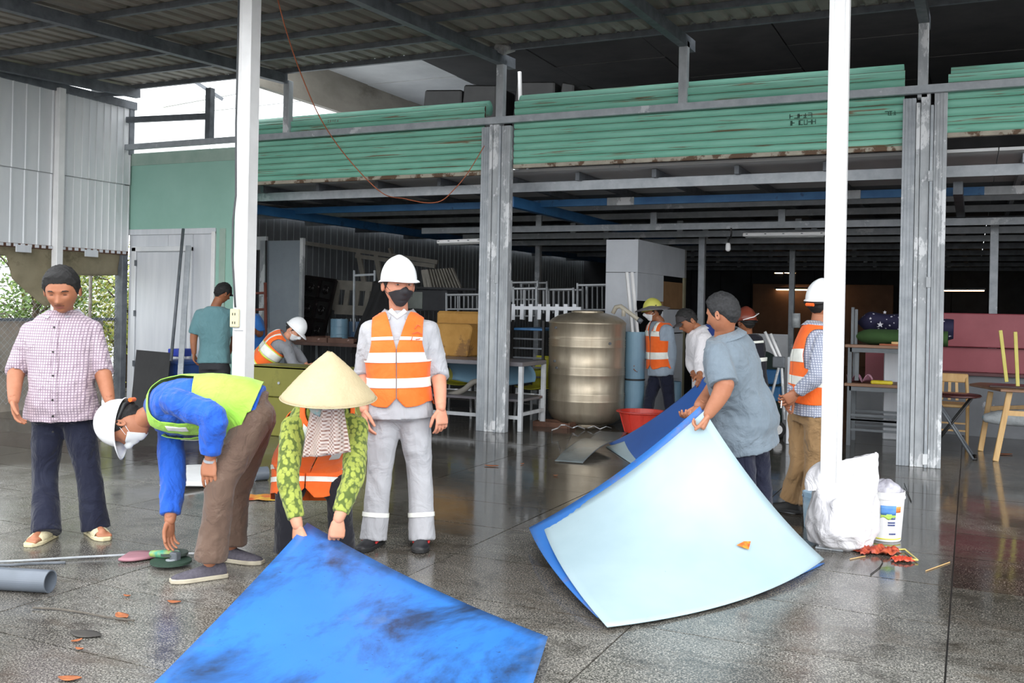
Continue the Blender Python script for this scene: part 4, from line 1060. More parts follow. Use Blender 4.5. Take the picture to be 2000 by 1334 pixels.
# -- K : checked shirt, white helmet, hands behind the back
d = 6.86
chk = fabric('grey_blue_check', 'b9bdc9', 'c4c7d1', .85, .45, 'check', '727a94', .0165)
khaki = fabric('khaki_trousers', '8d6f4c', '9a7c58', .9, .5)
J = joints(pel=at(1585, 805, d), wai=at(1585, 758, d - .02), che=at(1590, 700, d - .02), neck=at(1598, 636, d), sR=at(1606, 668, d - .16), sL=at(1590, 666, d + .20), hR=at(1596, 815, d - .10), hL=at(1566, 815, d + .10),
    head=at(1606, 592, d + .0), fdir=D(.78, .55, .0), hup=D(.05, 0, 1), eR=at(1594, 735, d - .28), eL=at(1560, 735, d + .18), wR=at(1556, 768, d - .20), wL=at(1548, 772, d - .08))
J['kR'] = at(1592, 905, d - .08); J['kL'] = at(1562, 905, d + .04); J['aR'] = gnd(1583, 992, .10); J['aL'] = gnd(1545, 975, .10); J['tR'] = D(.3, .6, 0); J['tL'] = D(-.6, .5, 0)
def exK(body, H, T, g):
    helmet(body, H, hatwhite, tiltb=-.06, knob=f_orange)
    q = MB(); c_ = V(hl(H, .0, 0, 0)); w = V(g('wR')); q.tube([w + V(D(-.11, -.03, -.05)), w + V(D(-.115, -.035, -.10))], .004, 6); build('cigarette', q, whitep, body)
person('worker in a white helmet, orange vest and khaki trousers with hands clasped behind', J, 1.0, skinA, 'none', trousers=dict(mat=khaki, hem=.085, up=.0, wr=.011), shirt=dict(mat=chk, sleeve=dict(R=1.93, L=1.9), cuffr=.045, hem=.02, off=.022, flare=.06, w=1.08), vest=dict(mat=orange, bands=((.61, .73), (.38, .47)), edge=0, hem=.20, v=.56, off=.036, flare=.03, arm=.15), shoes=dict(mat=rubber, h=.13),
       hands=dict(R=dict(d=D(-.75, .0, -.5), n=D(-.3, .8, 0), curl=(.5, .6, .4)), L=dict(d=D(-.5, -.2, -.6), n=D(.5, -.8, 0), curl=(.5, .6, .4))), extras=exK, hs=1.08)

# -- H : yellow helmet
d = 12.0
lgrey = fabric('pale_blue_grey_shirt', '8b98a6', '97a4b2', .85, .4)
J = joints(pel=at(1290, 722, d), neck=at(1290, 628, d), che=at(1288, 652, d), wai=at(1288, 690, d), sL=at(1306, 645, d - .10), sR=at(1276, 643, d + .16), hL=at(1300, 728, d - .08), hR=at(1284, 728, d + .10), head=at(1275, 608, d), fdir=D(-1, -.12, -.12), hup=D(-.08, 0, 1),
    eL=at(1313, 690, d - .14), eR=at(1262, 685, d + .15), wL=at(1310, 729, d - .12), wR=at(1247, 710, d + .05), kL=at(1306, 775, d - .05), kR=at(1270, 775, d), aL=gnd(1312, 822, .09), aR=gnd(1262, 822, .09), tL=D(-1, 0, 0), tR=D(-1, 0, 0))
def exH(body, H, T, g):
    helmet(body, H, mat('yellow_helmet_shell', 'c9c65c', 'd6d36c', 4, .5), peak=.01, sc=.97)
    q = MB(); c_ = H['c'] + H['u'] * .035; n = 36; vs = []
    for r, z in ((.10, .03), (.16, .005), (.215, -.012), (.218, -.018), (.16, -.002), (.10, .02)):
        for k in range(n): a = 2 * PI * k / n; vs.append(c_ + H['r'] * r * math.cos(a) + H['f'] * r * math.sin(a) + H['u'] * (z + .006 * math.sin(3 * a)))
    q.add(vs, [(i * n + k, i * n + (k + 1) % n, (i + 1) * n + (k + 1) % n, (i + 1) * n + k) for i in range(5) for k in range(n)]); build('hat_brim', q, mat('grey_cloth', '6e6a6d', '7c787b', 20, .9), body, smooth=True)
person('worker in a yellow helmet with a cloth brim walking past the steel tank', J, .98, skinB, 'mask', detail=.5, trousers=dict(mat=navy, hem=.075), shirt=dict(mat=lgrey, sleeve=1.9, hem=-.12, off=.02, w=1.1), vest=dict(mat=orange, bands=((.62, .72), (.24, .36)), hem=.05, off=.034, verts=((.06, .10, .7, .95, 0),)), shoes=dict(mat=blackm, h=.12), extras=exH, hs=1.05)

# -- I : white shirt, dark cap
d = 9.6
whs = fabric('white_shirt', 'c9c6c9', 'd6d3d6', .85, .45)
J = joints(pel=at(1384, 760, d + .05), neck=at(1362, 642, d), che=at(1368, 678, d), wai=at(1378, 722, d), sL=at(1372, 662, d - .14), sR=at(1352, 660, d + .18), hL=at(1392, 770, d - .06), hR=at(1378, 770, d + .12), head=at(1342, 628, d - .02), fdir=D(-.85, -.3, -.5), hup=D(-.42, 0, .9),
    eL=at(1366, 712, d - .2), eR=at(1350, 708, d + .1), wL=at(1367, 733, d - .35), wR=at(1356, 732, d - .1), kL=at(1384, 830, d - .1), kR=at(1370, 830, d + .1), aL=gnd(1390, 880, .09), aR=gnd(1372, 875, .09), tL=D(-1, -.2, 0), tR=D(-1, -.2, 0))
def cap_on(mt):
    def f(body, H, T, g):
        P = H['P']; a, t = clip(H['W'] + H['N'] * .016, H['F'], [P[:, 2] - .030 - .12 * np.clip(P[:, 1], -.1, .1) * 0]); a, t = solid(a, t, .004); c_ = part('cap', a, t, mt, body)
        q = MB().grid(lambda u, v: hl(H, (u - .5) * .15, .088 + v * .075 * math.cos((u - .5) * 2.2), .040 - .10 * (u - .5) ** 2 - v * .016), 12, 5, .003); build('peak', q, mt, c_, smooth=True)
    return f
person('man in a white shirt and dark cap bending over the dark blue sheet', J, .96, skinB, 'none', detail=.5, trousers=dict(mat=navy), shirt=dict(mat=whs, sleeve=1.8, hem=-.1, off=.022, flare=.06, w=1.1, collar=2), shoes=dict(mat=blackm), extras=cap_on(mat('dark_brown_cap', '2e2a2b', '3a3536', 20, .8)), hs=1.0)

# -- E : teal shirt, back view
d = 11.6
teal = fabric('teal_grey_shirt', '5b8187', '688f95', .85, .4)
J = joints(pel=at(418, 712, d), neck=at(421, 598, d), che=at(420, 630, d), wai=at(419, 675, d + .02), sL=at(391, 614, d), sR=at(447, 614, d + .02), hL=at(405, 722, d), hR=at(434, 722, d), head=at(435, 573, d + .04), fdir=D(.65, .75, -.35), hup=D(.15, 0, 1),
    eL=at(379, 655, d - .02), eR=at(458, 656, d + .1), wL=at(379, 690, d - .05), wR=at(452, 680, d + .3), kL=at(403, 775, d), kR=at(434, 775, d), aL=gnd(402, 815, .09), aR=gnd(435, 815, .09), tL=D(0, 1, 0), tR=D(.2, 1, 0))
person('man in a teal short-sleeved shirt and black cap seen from behind beside the white post', J, 1.02, skinB, 'none', detail=.5, trousers=dict(mat=mat('charcoal_cloth', '2c2d31', '37383c', 6, .9), hem=.08), shirt=dict(mat=teal, sleeve=.95, hem=.02, off=.02, flare=.06, w=1.15), shoes=dict(mat=blackm), extras=cap_on(blackm), hs=1.0)

# -- F : blue tee behind the post
d = 12.6
J = joints(pel=at(494, 720, d), neck=at(492, 612, d), sL=at(477, 624, d + .1), sR=at(500, 624, d - .1), hL=at(485, 728, d), hR=at(500, 728, d), head=at(482, 590, d), fdir=D(-.9, .3, -.3), eL=at(470, 655, d), eR=at(508, 652, d - .12), wL=at(462, 640, d), wR=at(500, 648, d - .28), kL=at(484, 775, d), kR=at(500, 775, d), aL=gnd(484, 808, .09), aR=gnd(500, 808, .09))
J['che'] = at(492, 645, d); J['wai'] = at(493, 685, d)
person('man in a bright blue tee mostly hidden behind the white post with the socket box', J, .98, skinB, 'none', detail=.5, trousers=dict(mat=blackt), shirt=dict(mat=fabric('bright_blue_tee', '2a62a8', '3470b6', .85, .3), sleeve=.9, hem=-.1, w=1.15), shoes=dict(mat=blackm), hs=.98)

# -- G : stooping worker with helmet behind the yellow board
d = 11.2
gsh = fabric('grey_long_sleeve', '77797e', '85878c', .85, .4)
J = joints(pel=at(512, 712, d + .1), wai=at(525, 692, d), che=at(543, 672, d), neck=at(560, 658, d), sR=at(562, 684, d - .16), sL=at(548, 662, d + .16), hR=at(510, 722, d - .05), hL=at(505, 722, d + .15), head=at(576, 645, d), fdir=D(.75, -.25, -.6), hup=D(.55, 0, .8),
    eR=at(574, 715, d - .18), eL=at(580, 690, d + .1), wR=at(597, 718, d - .1), wL=at(598, 712, d + .1), kR=at(522, 782, d - .05), kL=at(515, 780, d + .1), aR=gnd(505, 826, .09), aL=gnd(498, 820, .09), tR=D(1, 0, 0), tL=D(1, 0, 0))
person('stooping worker in a white helmet and orange vest behind the olive board', J, .96, skinC, 'mask', detail=.5, trousers=dict(mat=blackt), shirt=dict(mat=gsh, sleeve=1.9, hem=-.1, off=.02, w=1.05), vest=dict(mat=orange, bands=((.38, .50), (.10, .22)), hem=-.05, off=.036, edge=1, verts=((.06, .09, .35, .95, -1),)), shoes=dict(mat=blackm), extras=lambda b, H, T, g: helmet(b, H, hatwhite), hs=1.02)

# -- L1, L2 : figures behind the grey-haired man
d = 10.6
J = joints(pel=at(1400, 745, d), neck=at(1394, 632, d), sL=at(1376, 650, d), sR=at(1412, 650, d), hL=at(1390, 755, d), hR=at(1410, 755, d), head=at(1400, 612, d), fdir=D(.2, 1, -.2), eL=at(1374, 690, d), eR=at(1414, 690, d), wL=at(1374, 730, d), wR=at(1414, 730, d), kL=at(1392, 810, d), kR=at(1408, 810, d), aL=gnd(1392, 852, .09), aR=gnd(1408, 852, .09))
person('man in a dark blue shirt mostly hidden between the white shirt and the grey-haired man', J, .95, skinB, 'none', detail=.5, trousers=dict(mat=blackt), shirt=dict(mat=fabric('dark_blue_shirt', '20336e', '2a3f80', .85, .3), sleeve=.9, hem=-.1), shoes=dict(mat=blackm), hs=.95)
d = 10.2
J = joints(pel=at(1466, 765, d), neck=at(1460, 652, d), sL=at(1440, 668, d), sR=at(1478, 668, d), hL=at(1455, 775, d), hR=at(1476, 775, d), head=at(1457, 630, d), fdir=D(-.4, 1, -.1), eL=at(1440, 710, d), eR=at(1484, 712, d), wL=at(1440, 750, d), wR=at(1484, 750, d - .1), kL=at(1455, 830, d), kR=at(1474, 830, d), aL=gnd(1455, 870, .09), aR=gnd(1474, 870, .09))
def exL(body, H, T, g):
    h = helmet(body, H, mat('brown_red_helmet', '6b2f22', '7d3a2a', 4, .3), peak=.02, sc=1.05)
    q = MB(); q.tube([hl(H, -.10, -.09, .02), hl(H, 0, -.145, .05), hl(H, .10, -.09, .09), hl(H, .115, .02, .09)], .005, 6); build('white_stripe', q, whitep, h, smooth=True)
person('figure in black with a brown-red motorcycle helmet behind the grey-haired man', J, .95, skinB, 'none', detail=.5, trousers=dict(mat=blackt), shirt=dict(mat=blackt, sleeve=1.9, hem=-.1), vest=dict(mat=blackt, bands=((.5, .56), (.8, .84)), off=.03), shoes=dict(mat=blackm), extras=exL, hs=1.0)
# ================================================================ SHEETS OF PVC BOARD
def sheet_mat(name, c, c2, dirt, amt, sc=1.2, tint=None):
    m, nt, b = newmat(name, .42)
    co = coords(nt); base = ramp(nt, noi(nt, co, 1.5, 4), [(.3, c), (.7, c2)])
    k = ramp(nt, noi(nt, coords(nt, (1, .45, 1), 'Object', (0, 0, .9)), sc * 2.2, 7, .7, .4), [(.60 - amt, (0, 0, 0)), (.78 - amt, (.85, .85, .85))])
    cc = mixc(nt, k, base, dirt)
    k = ramp(nt, noi(nt, co, 26, 3, .7), [(.70 - amt * .3, (0, 0, 0)), (.78 - amt * .3, (.7, .7, .7))]); cc = mixc(nt, k, cc, dirt)
    if tint:
        k = ramp(nt, noi(nt, co, 4, 6, .7), [(.60, (0, 0, 0)), (.72, (.6, .6, .6))]); cc = mixc(nt, k, cc, tint)
    nt.L(cc, b.inputs['Base Color']); return m
blueS = sheet_mat('blue_board', '2a6dbd', '3479ca', '23282f', .145, 1.1, '4f6f9c'); paleS = sheet_mat('pale_blue_board', '9ab0b8', 'a9bec5', '6d7470', -.07, 2.2)
blueS2 = sheet_mat('deep_blue_board', '2357a3', '2c62b2', '2c3340', .0, 1.6); blueS3 = sheet_mat('blue_board_rusty', '2a66b0', '3472bd', '8a6a4c', .03, 2.5)
def quad_sheet(name, c, bow, mt, label, group=None, nu=26, nv=26, th=.004, off=(0, 0, 0), zm=.006):
    a, b_, cc, dd = [V(p) for p in c]
    def fn(u, v):
        p = a * (1 - u) * (1 - v) + b_ * u * (1 - v) + cc * u * v + dd * (1 - u) * v
        for (k, vec) in bow: p = p + V(vec) * k(u, v)
        p = p + V(off); p.z = max(p.z, zm); return p
    return build(name, MB().grid(fn, nu, nv, th), mt, None, smooth=True, label=label, cat='sheet', group=group)
top = at(600, 1022, 4.93); right = gnd(1070, 1245, .05); 
lft = gnd(470, 1180, .12); 
e1 = right - top; farL = gnd(345, 1334, .06); e2 = (farL - top) * 1.9; e2.z = -top.z + .03
e3 = gnd(1045, 1334, .03) - right; e3 = V((e3.x, e3.y, 0)); e3 = e3.normalized() * 2.3
quad_sheet('board_sheet', (top, right, right + e3, top + e2), ((lambda u, v: 4 * u * (1 - u) * (1 - v), (0, 0, -.03)), (lambda u, v: 4 * v * (1 - v) * (1 - u), (0, 0, -.03))), blueS, 'bright blue plastic sheet stained black, its corner lifted by the woman in the conical hat', 'flexible blue sheets', zm=.022)
quad_sheet('board_sheet', (top * .5 + right * .5 + V((.04, .04, -.06)), right + V((-.14, .10, -.035)), right + e3 + V((-.2, .05, -.02)), right * .5 + top * .5 + e2 * .8 + V((.3, .0, -.1))), ((lambda u, v: 4 * u * (1 - u) * (1 - v), (0, 0, -.04)),), blueS2, 'second blue sheet just under the black-stained bright blue one', 'flexible blue sheets')
T_, L_c, B_c, R_c = at(1376, 802, 5.52), at(1060, 1026, 5.9), at(1186, 1224, 4.36), at(1610, 1092, 5.5)
bow = ((lambda u, v: 4 * u * (1 - u) * (1 - v), (0, 0, -.05)), (lambda u, v: 4 * v * (1 - v) * (1 - u), (0, 0, -.06)), (lambda u, v: 4 * u * (1 - u) * v, D(.05, -.10, -.02)), (lambda u, v: 4 * v * (1 - v) * u, D(-.04, -.10, .02)), (lambda u, v: 16 * u * (1 - u) * v * (1 - v), D(0, -.06, -.02)))
# u : T->L , v : T->R
quad_sheet('board_sheet', (T_, L_c, B_c, R_c), bow, paleS, 'pale blue plastic sheet hanging in a curve from the hands of the grey-haired man', 'flexible blue sheets')
quad_sheet('board_sheet', (T_ + V(D(-.01, .02, .02)), at(1036, 1032, 5.98), at(1172, 1208, 4.46), at(1616, 1112, 5.58)), bow, blueS3, 'blue sheet with rusty edge held behind the pale blue one', 'flexible blue sheets', off=V(D(-.01, .02, 0)))
quad_sheet('board_sheet', (at(1376, 736, 9.15), gnd(1189, 866, .015), gnd(1238, 898, .015), at(1400, 790, 8.6)), ((lambda u, v: 4 * u * (1 - u), (0, 0, -.06)),), blueS2, 'dark blue sheet pulled up by the man in the white shirt', 'flexible blue sheets')
quad_sheet('board_sheet', (at(1372, 740, 9.35), gnd(1183, 872, .008), gnd(1236, 907, .008), at(1398, 800, 8.95)), ((lambda u, v: 4 * u * (1 - u), (0, 0, -.12)),), paleS, 'pale backing sheet under the dark blue one near the red basin', 'flexible blue sheets')
gsheet = mat('grey_vinyl', '5d6466', '6f7779', 4, .22)
quad_sheet('vinyl_sheet', (gnd(1142, 855, .05), gnd(1083, 900, .01), gnd(1138, 904, .01), gnd(1196, 862, .09)), ((lambda u, v: 4 * u * (1 - u), (0, 0, .03)),), gsheet, 'grey vinyl strip lying on the wet floor in front of the red basin')
quad_sheet('vinyl_sheet', (gnd(1172, 842, .02), gnd(1150, 858, .01), gnd(1205, 862, .01), gnd(1225, 844, .02)), (), gsheet, 'darker vinyl strip on the floor close behind the first grey strip')

# ================================================================ OBJECTS IN THE FOREGROUND
# woven sack
def sack(c, label):
    c = V(c)
    def fn(u, v):
        a = u * 2 * PI; t = v
        r = np.interp(t, [0, .05, .2, .45, .62, .78, .9, 1.0], [.12, .185, .215, .20, .185, .175, .15, .115]); rb = r * np.interp(t, [0, .5, .75, .9, 1], [.9, .85, .6, .3, .10])
        lean = np.interp(t, [0, .35, .6, .8, 1], [0, -.005, .01, .045, .10]); z = .56 * t + .03 * math.cos(a) * max(0, t - .6) * 2.4
        n = .011 * math.sin(3 * a + 5 * t) + .008 * math.sin(5 * a - 7 * t + 2 * math.sin(2 * a)) + .009 * (1 - abs(math.sin(8 * t + 1.2 * math.sin(2 * a) + a))) ** 3 * min(1, 3 * t) + .005 * math.sin(11 * a + 6 * math.sin(4 * t))
        return c + V(D((r + n) * math.cos(a) + lean, (rb + n) * math.sin(a), z))
    o = build('sack', MB().grid(fn, 110, 64), fabric('white_woven_plastic', 'd3d1d5', 'e0dee1', .6, .5, sc=9), None, smooth=True, label=label, cat='bag', org=c)
    def f2(u, v):
        a = u * 2 * PI; t = v; r = .115 * math.sqrt(max(0, 1 - (t * .98) ** 2.2)) + .008 * math.sin(4 * a + 6 * t)
        return c + V(D(-.10 + r * 1.1 * math.cos(a) + .02 * t, .02 + r * .8 * math.sin(a), .36 + .16 * t + .012 * math.sin(3 * a)))
    build('folded_side', MB().grid(f2, 40, 16), bpy.data.materials['white_woven_plastic'], o, smooth=True); return o
sack(gnd(1643, 1068, 0), 'white woven plastic sack standing full at the foot of the white post')
def bucket(c, r, h, mt, label, lab, cat='bucket'):
    c = V(c); t = empty('bucket', c, label, cat)
    pr = [(r * .82, 0), (r * .85, .005), (r, h * .86), (r * 1.05, h * .86), (r * 1.05, h * .90), (r * 1.02, h * .90), (r * 1.03, h), (r * .99, h), (r * .96, h * .9), (r * .80, .01)]
    build('pail', MB().lathe(pr, c, 44), mt, t, smooth=False)
    if lab: lab(t, c, r, h)
    return t
inkm = mat('blue_ink', '2d3f7d', rough=.5)
def lab1(t, c, r, h):
    a0 = math.atan2(-c.y, -c.x)
    def wrap(a1, a2, z1, z2, mm, nm, wav=0):
        rr = lambda z: r * (.85 + .15 * z / (h * .86)) + .002
        g = MB().grid(lambda u, v: V((c.x + rr(z1 + (z2 - z1) * v) * math.cos(a0 + a1 + (a2 - a1) * u), c.y + rr(z1 + (z2 - z1) * v) * math.sin(a0 + a1 + (a2 - a1) * u), c.z + z1 + (z2 - z1) * v + (wav * math.sin(u * 9) * (1 - v)))), 18, 3, .001)
        return build(nm, g, mm, t, smooth=True)
    bl = mat('label_sky_blue', '4f86cf', '6fa4dd', 8, .5); gr = mat('label_green', '9ccf5c', 'c8dd6a', 10, .5); yl = mat('label_yellow', 'e9df3e', 'eee65a', 8, .5); rd = mat('label_orange', 'd8703c', 'e0a040', 20, .5)
    for a1, a2 in ((-.95, -.32), (-.22, .62)):
        wrap(a1, a2, h * .55, h * .74, bl, 'label_band'); wrap(a1, a2, h * .48, h * .57, gr, 'label_band', .008)
    wrap(.62, .95, h * .60, h * .72, rd, 'label_band')
    wrap(-1.0, 1.2, h * .05, h * .075, yl, 'label_band')
    for k, z in enumerate((.46, .38, .33, .15)):
        # words too small to read in the photograph : short rows of letter-like marks
        for q in range(7):
            a = .18 + q * .062 + (.08 if k == 3 else 0); wrap(a, a + .046, h * z, h * z + .011, inkm, 'print')
bucket(gnd(1727, 1052), .118, .315, whitep, 'white paint bucket with blue and green label right of the white sack', lab1)
q = MB(); c = gnd(1727, 1052) + V((0, 0, .315))
def crump(u, v):
    a = u * 2 * PI; r = .10 * math.cos(v * 1.5); n = (.012 * math.sin(3 * a + 6 * v) + .006 * math.sin(7 * a - 5 * v)) * math.cos(v * 1.5); return c + V(((r + n) * math.cos(a), (r + n) * math.sin(a), -.03 + .10 * math.sin(v * 1.5) + n * .4))
build('plastic_wrap', q.grid(crump, 40, 14), mat('crumpled_film', 'a4a2ad', 'c9c7cf', 14, .25, 0, .5), None, smooth=True, label='crumpled grey plastic film stuffed in the paint bucket', cat='wrapper')
bucket(gnd(1592, 1030), .085, .24, mat('pale_blue_plastic', '8aa9bf', 'c4d3dc', 6, .5, c3='4b5f80', s3=9, t3=.58), 'small pale blue printed bucket half hidden behind the white sack', None)
# rubbish beside the sack
redf = mat('red_plastic_film', '8f2d26', 'c8603f', 18, .4, 0, .5)
def crumple(name, px, py, a, b, h, mt, label, cat, seed=1):
    c = gnd(px, py); r = random.Random(seed); k = [r.uniform(2, 7) for _ in range(6)]
    def f(u, v): x = (u - .5) * 2; y = (v - .5) * 2; return c + V(D(x * a * (1 + .15 * math.sin(k[0] * y)), y * b * (1 + .2 * math.sin(k[1] * x)), .006 + h * abs(math.sin(k[2] * x + k[3] * y) * math.cos(k[4] * x - k[5] * y)) * (1 - (x * x + y * y) * .35)))
    return build(name, MB().grid(f, 16, 12, .002), mt, None, smooth=True, label=label, cat=cat)
crumple('bag', 1712, 1080, .13, .07, .05, redf, 'crushed red plastic bag on the floor in front of the white sack', 'bag', 3)
crumple('bag', 1762, 1096, .055, .04, .03, mat('orange_red_film', 'd3452b', 'e0604a', 9, .4), 'small red scrap of plastic inside the yellow loop', 'scrap', 5)
g = MB(); pts = [gnd(x, y, .012) for x, y in ((1722, 1073), (1745, 1074), (1768, 1073), (1792, 1094), (1770, 1092), (1748, 1086))]; g.tube(pts, .006, 6)
build('strap', g, mat('yellow_strap', 'cfc06a', 'ded07c', 9, .5), None, smooth=True, label='pale yellow plastic strap looped on the floor below the bucket', cat='strap')
for p, q_, lb in (((1808, 1115), (1855, 1098), 'thin straw lying on the dark floor right of the yellow strap'), ((1660, 1092), (1690, 1086), 'thin pale stick by the lower edge of the sack')):
    build('straw', MB().tube([gnd(*p, .004), gnd(*q_, .004)], .003, 5), woodL, None, label=lb, cat='straw')
build('wire', MB().tube([gnd(x, y, .004) for x, y in ((1700, 1122), (1718, 1108), (1724, 1098), (1722, 1090))], .0025, 5), blackm, None, label='short black wire curling on the floor before the red bag', cat='wire')
build('wire', MB().tube([gnd(1766, 944, .02), gnd(1772, 960, .01), gnd(1780, 980, .004)], .003, 5), blackm, None, label='bent black wire on the floor behind the paint bucket', cat='wire')

# grey plastic pipes
def pipe(name, p, q_, r, mt, label, cat='pipe', th=.006, group=None):
    p, q_ = V(p), V(q_); d = (q_ - p).normalized(); sd = d.cross(V((0, 0, 1))).normalized() if abs(d.z) < .9 else V((1, 0, 0)); u = sd.cross(d)
    vs = []; n = 36
    for c_, rr in ((p, r), (q_, r), (q_, r - th), (p, r - th)):
        for k in range(n): a = 2 * PI * k / n; vs.append(c_ + sd * rr * math.cos(a) + u * rr * math.sin(a))
    fs = [(i * n + k, i * n + (k + 1) % n, ((i + 1) % 4) * n + (k + 1) % n, ((i + 1) % 4) * n + k) for i in range(4) for k in range(n)]
    return build(name, MB().add(vs, fs), mt, None, smooth='x' == 'y', label=label, cat=cat, group=group)
pvc = mat('grey_plastic_pipe', '5c636b', '69707a', 3, .3); pvcb = mat('blue_grey_pipe', '64859a', '7294a8', 2, .35, c3='8ba4b2', s3=2)
p1 = gnd(98, 1158) + V((0, 0, .058)); p0 = p1 + (gnd(0, 1152) + V((0, 0, .058)) - p1) * 3
p1.z = p0.z = .056
pipe('pipe', p0, p1, .055, pvc, 'thick grey plastic pipe on the floor at the left edge')
pipe('pipe', gnd(497, 926, .055), gnd(522, 924, .055), .055, pvc, 'short grey pipe offcut on the floor near the bending worker')
# angle grinder style disc tool, strips
def disc(px, py, r, mt, label, z=.02):
    c = gnd(px, py, z); t = empty('cutting_disc', V((c.x, c.y, 0)), label, 'disc')
    build('plate', MB().lathe([(.014, z - .012), (r, z - .012), (r, z), (.014, z)], (c.x, c.y, 0), 48, cap=False), mt, t)
    build('hub', MB().lathe([(.010, z - .01), (.028, z - .005), (.028, z + .004), (.010, z + .006)], (c.x, c.y, 0), 20, cap=False), galv, t); return t
grn = mat('dark_green_abrasive', '263d31', '30493b', 60, .6, 0, .3)
disc(334, 1094, .108, grn, 'round dark green abrasive disc flat on the floor by the front shoe', .03)
disc(340, 1078, .075, mat('grey_green_abrasive', '37423c', '444f48', 60, .6), 'smaller grey disc behind the dark green one', .055)
c = gnd(322, 1082, .05); t = empty('hand_tool', V((c.x, c.y, 0)), 'small teal and yellow tool under the hand of the bending worker', 'tool')
build('handle', MB().tube([c - V(D(.07, 0, 0)), c, c + V(D(.07, .01, 0))], [.018, .024, .015], 12, 'round'), mat('teal_plastic', '2f8f7a', 'a9b04a', 18, .4), t, smooth=True)
build('head', MB().box(c + V((.05, -.02, -.03)), c + V((.10, .02, .02))), galv_d, t, bevel=.005)
pts = [gnd(x, y, .02) for x, y in ((244, 1078), (290, 1066), (322, 1068), (318, 1082), (262, 1090))]
g = MB().grid(lambda u, v: (gnd(242, 1084, .02) * (1 - u) + gnd(330, 1082, .02) * u) + V(D(0, (v - .5) * .20 * (.25 + .75 * math.sin(PI * min(1, u + .25))), 0)), 14, 4, .012)
build('tray', g, mat('pink_plastic', '9c6b75', 'a97a83', 6, .5), None, smooth=True, label='flat dull pink plastic tray on the floor by the worker\'s reaching hand', cat='tray')
build('metal_strip', MB().tube([gnd(x, y, .012) for x, y in ((-60, 1100), (60, 1094), (160, 1088), (260, 1083), (390, 1081))], .006, 6, True), galv_l, None, label='long thin grey metal strip on the floor leading to the green disc', cat='strip')
build('metal_strip', MB().tube([gnd(x, y, .006) for x, y in ((-60, 1104), (20, 1104), (60, 1101), (128, 1099))], .008, 6, True), galv_d, None, label='shorter dark strip below the long grey one at the left edge', cat='strip')
build('metal_strip', MB().bar(gnd(437, 1086, .008), gnd(464, 1088, .008), .02, .004), galv_d, None, label='thin dark blade under the rear shoe of the bending worker', cat='strip')
build('stick', MB().tube([gnd(x, y, .008) for x, y in ((64, 1187), (110, 1189), (160, 1196), (206, 1205), (262, 1212))], .005, 6), mat('grey_twig', '4f4a43', '625b52', 30, .8), None, label='thin grey twig on the floor below the thick pipe', cat='twig')
# fallen leaves and litter
lfm = mat('dry_leaf', '8f5030', 'b06a3c', 20, .7, 0, .3)
def leaf(px, py, L_, rot, label, mt=lfm, cup=.008, grp='dry leaves on the floor'):
    c = gnd(px, py)
    def f(u, v): x = (u - .5) * L_; w = math.sin(PI * (.04 + .92 * u)) * L_ * .28; y = (v - .5) * 2 * w; xx = x * math.cos(rot) - y * math.sin(rot); yy = x * math.sin(rot) + y * math.cos(rot); return c + V((xx, yy, .004 + cup * abs(v - .5) + cup * .5 * (u - .5) ** 2 * 4))
    return build('leaf', MB().grid(f, 8, 4, .001), mt, None, smooth=True, label=label, cat='leaf', group=grp)
for a in ((960, 911, .17, .3, 'curled orange leaf on the wet floor right of the standing man'), (340, 1178, .09, .3, 'brown leaf on the floor below the green disc'), (238, 1205, .13, -.3, 'brown leaf touching the end of the grey twig'), (150, 1254, .06, 1.2, 'small brown leaf beside the muddy spot'), (155, 1270, .05, .2, 'pale scrap of leaf under the small brown one'),
          (136, 1328, .12, .4, 'leaf on the floor at the bottom edge'), (437, 1122, .05, .8, 'tiny brown leaf beside the shoe of the bending worker'), (248, 1166, .05, .2, 'faint brown leaf between the pipe and the disc'), (1085, 930, .05, .4, 'pale leaf scrap on the wet floor beyond the sheets'), (1020, 907, .05, .9, 'small pinkish leaf right of the curled orange one')):
    leaf(a[0], a[1], a[2] * .75, a[3], a[4])
leaf(1962, 888, .16, .4, 'yellow-brown leaf on the floor under the wooden table')
leaf(168, 1240, .16, .1, 'flat dark leaf on the floor above the muddy spot', mat('dark_leaf', '35322f', '44403b', 9, .7), .004)
# red and yellow wrapper
crumple('wrapper', 512, 974, .16, .10, .02, mat('red_yellow_wrapper', 'b5472e', 'c9a23c', 12, .5), 'red and yellow wrapper on the floor between the bending worker and the woman', 'wrapper', 8)
# orange scrap on the pale sheet
s0 = T_ * .30 * .42 + L_c * .70 * .0
def bil(u, v):
    p = T_ * (1 - u) * (1 - v) + L_c * u * (1 - v) + B_c * u * v + R_c * (1 - u) * v
    for (k, vec) in bow: p = p + V(vec) * k(u, v)
    return p
def _scr(u, v):
    p = bil(u, v) - V((0, 0, HC)); f_ = p.dot(fwd); return 1000 + FPX * p.dot(rgt) / f_, 597 - FPX * p.z / f_
SU, SV = min(((abs(_scr(i / 60, j / 60)[0] - 1460) + abs(_scr(i / 60, j / 60)[1] - 1054), i / 60, j / 60) for i in range(61) for j in range(61)))[1:]
build('scrap', MB().grid(lambda a, b: bil(SU + .04 * a - .025 * b, SV + .035 * a * b + .02 * b) + V(D(0, -.012, .012)), 6, 4, .002), mat('orange_scrap', 'd8452a', 'e8952f', 25, .5), None, label='orange-red scrap stuck on the pale blue sheet', cat='scrap')
# white board lying far behind the bending worker
quad_sheet('foam_board', (gnd(312, 945, .06), gnd(430, 947, .02), gnd(440, 905, .03), gnd(365, 908, .08)), (), whitep, 'white board lying on the floor behind the bending worker', nu=6, nv=6, th=.015)
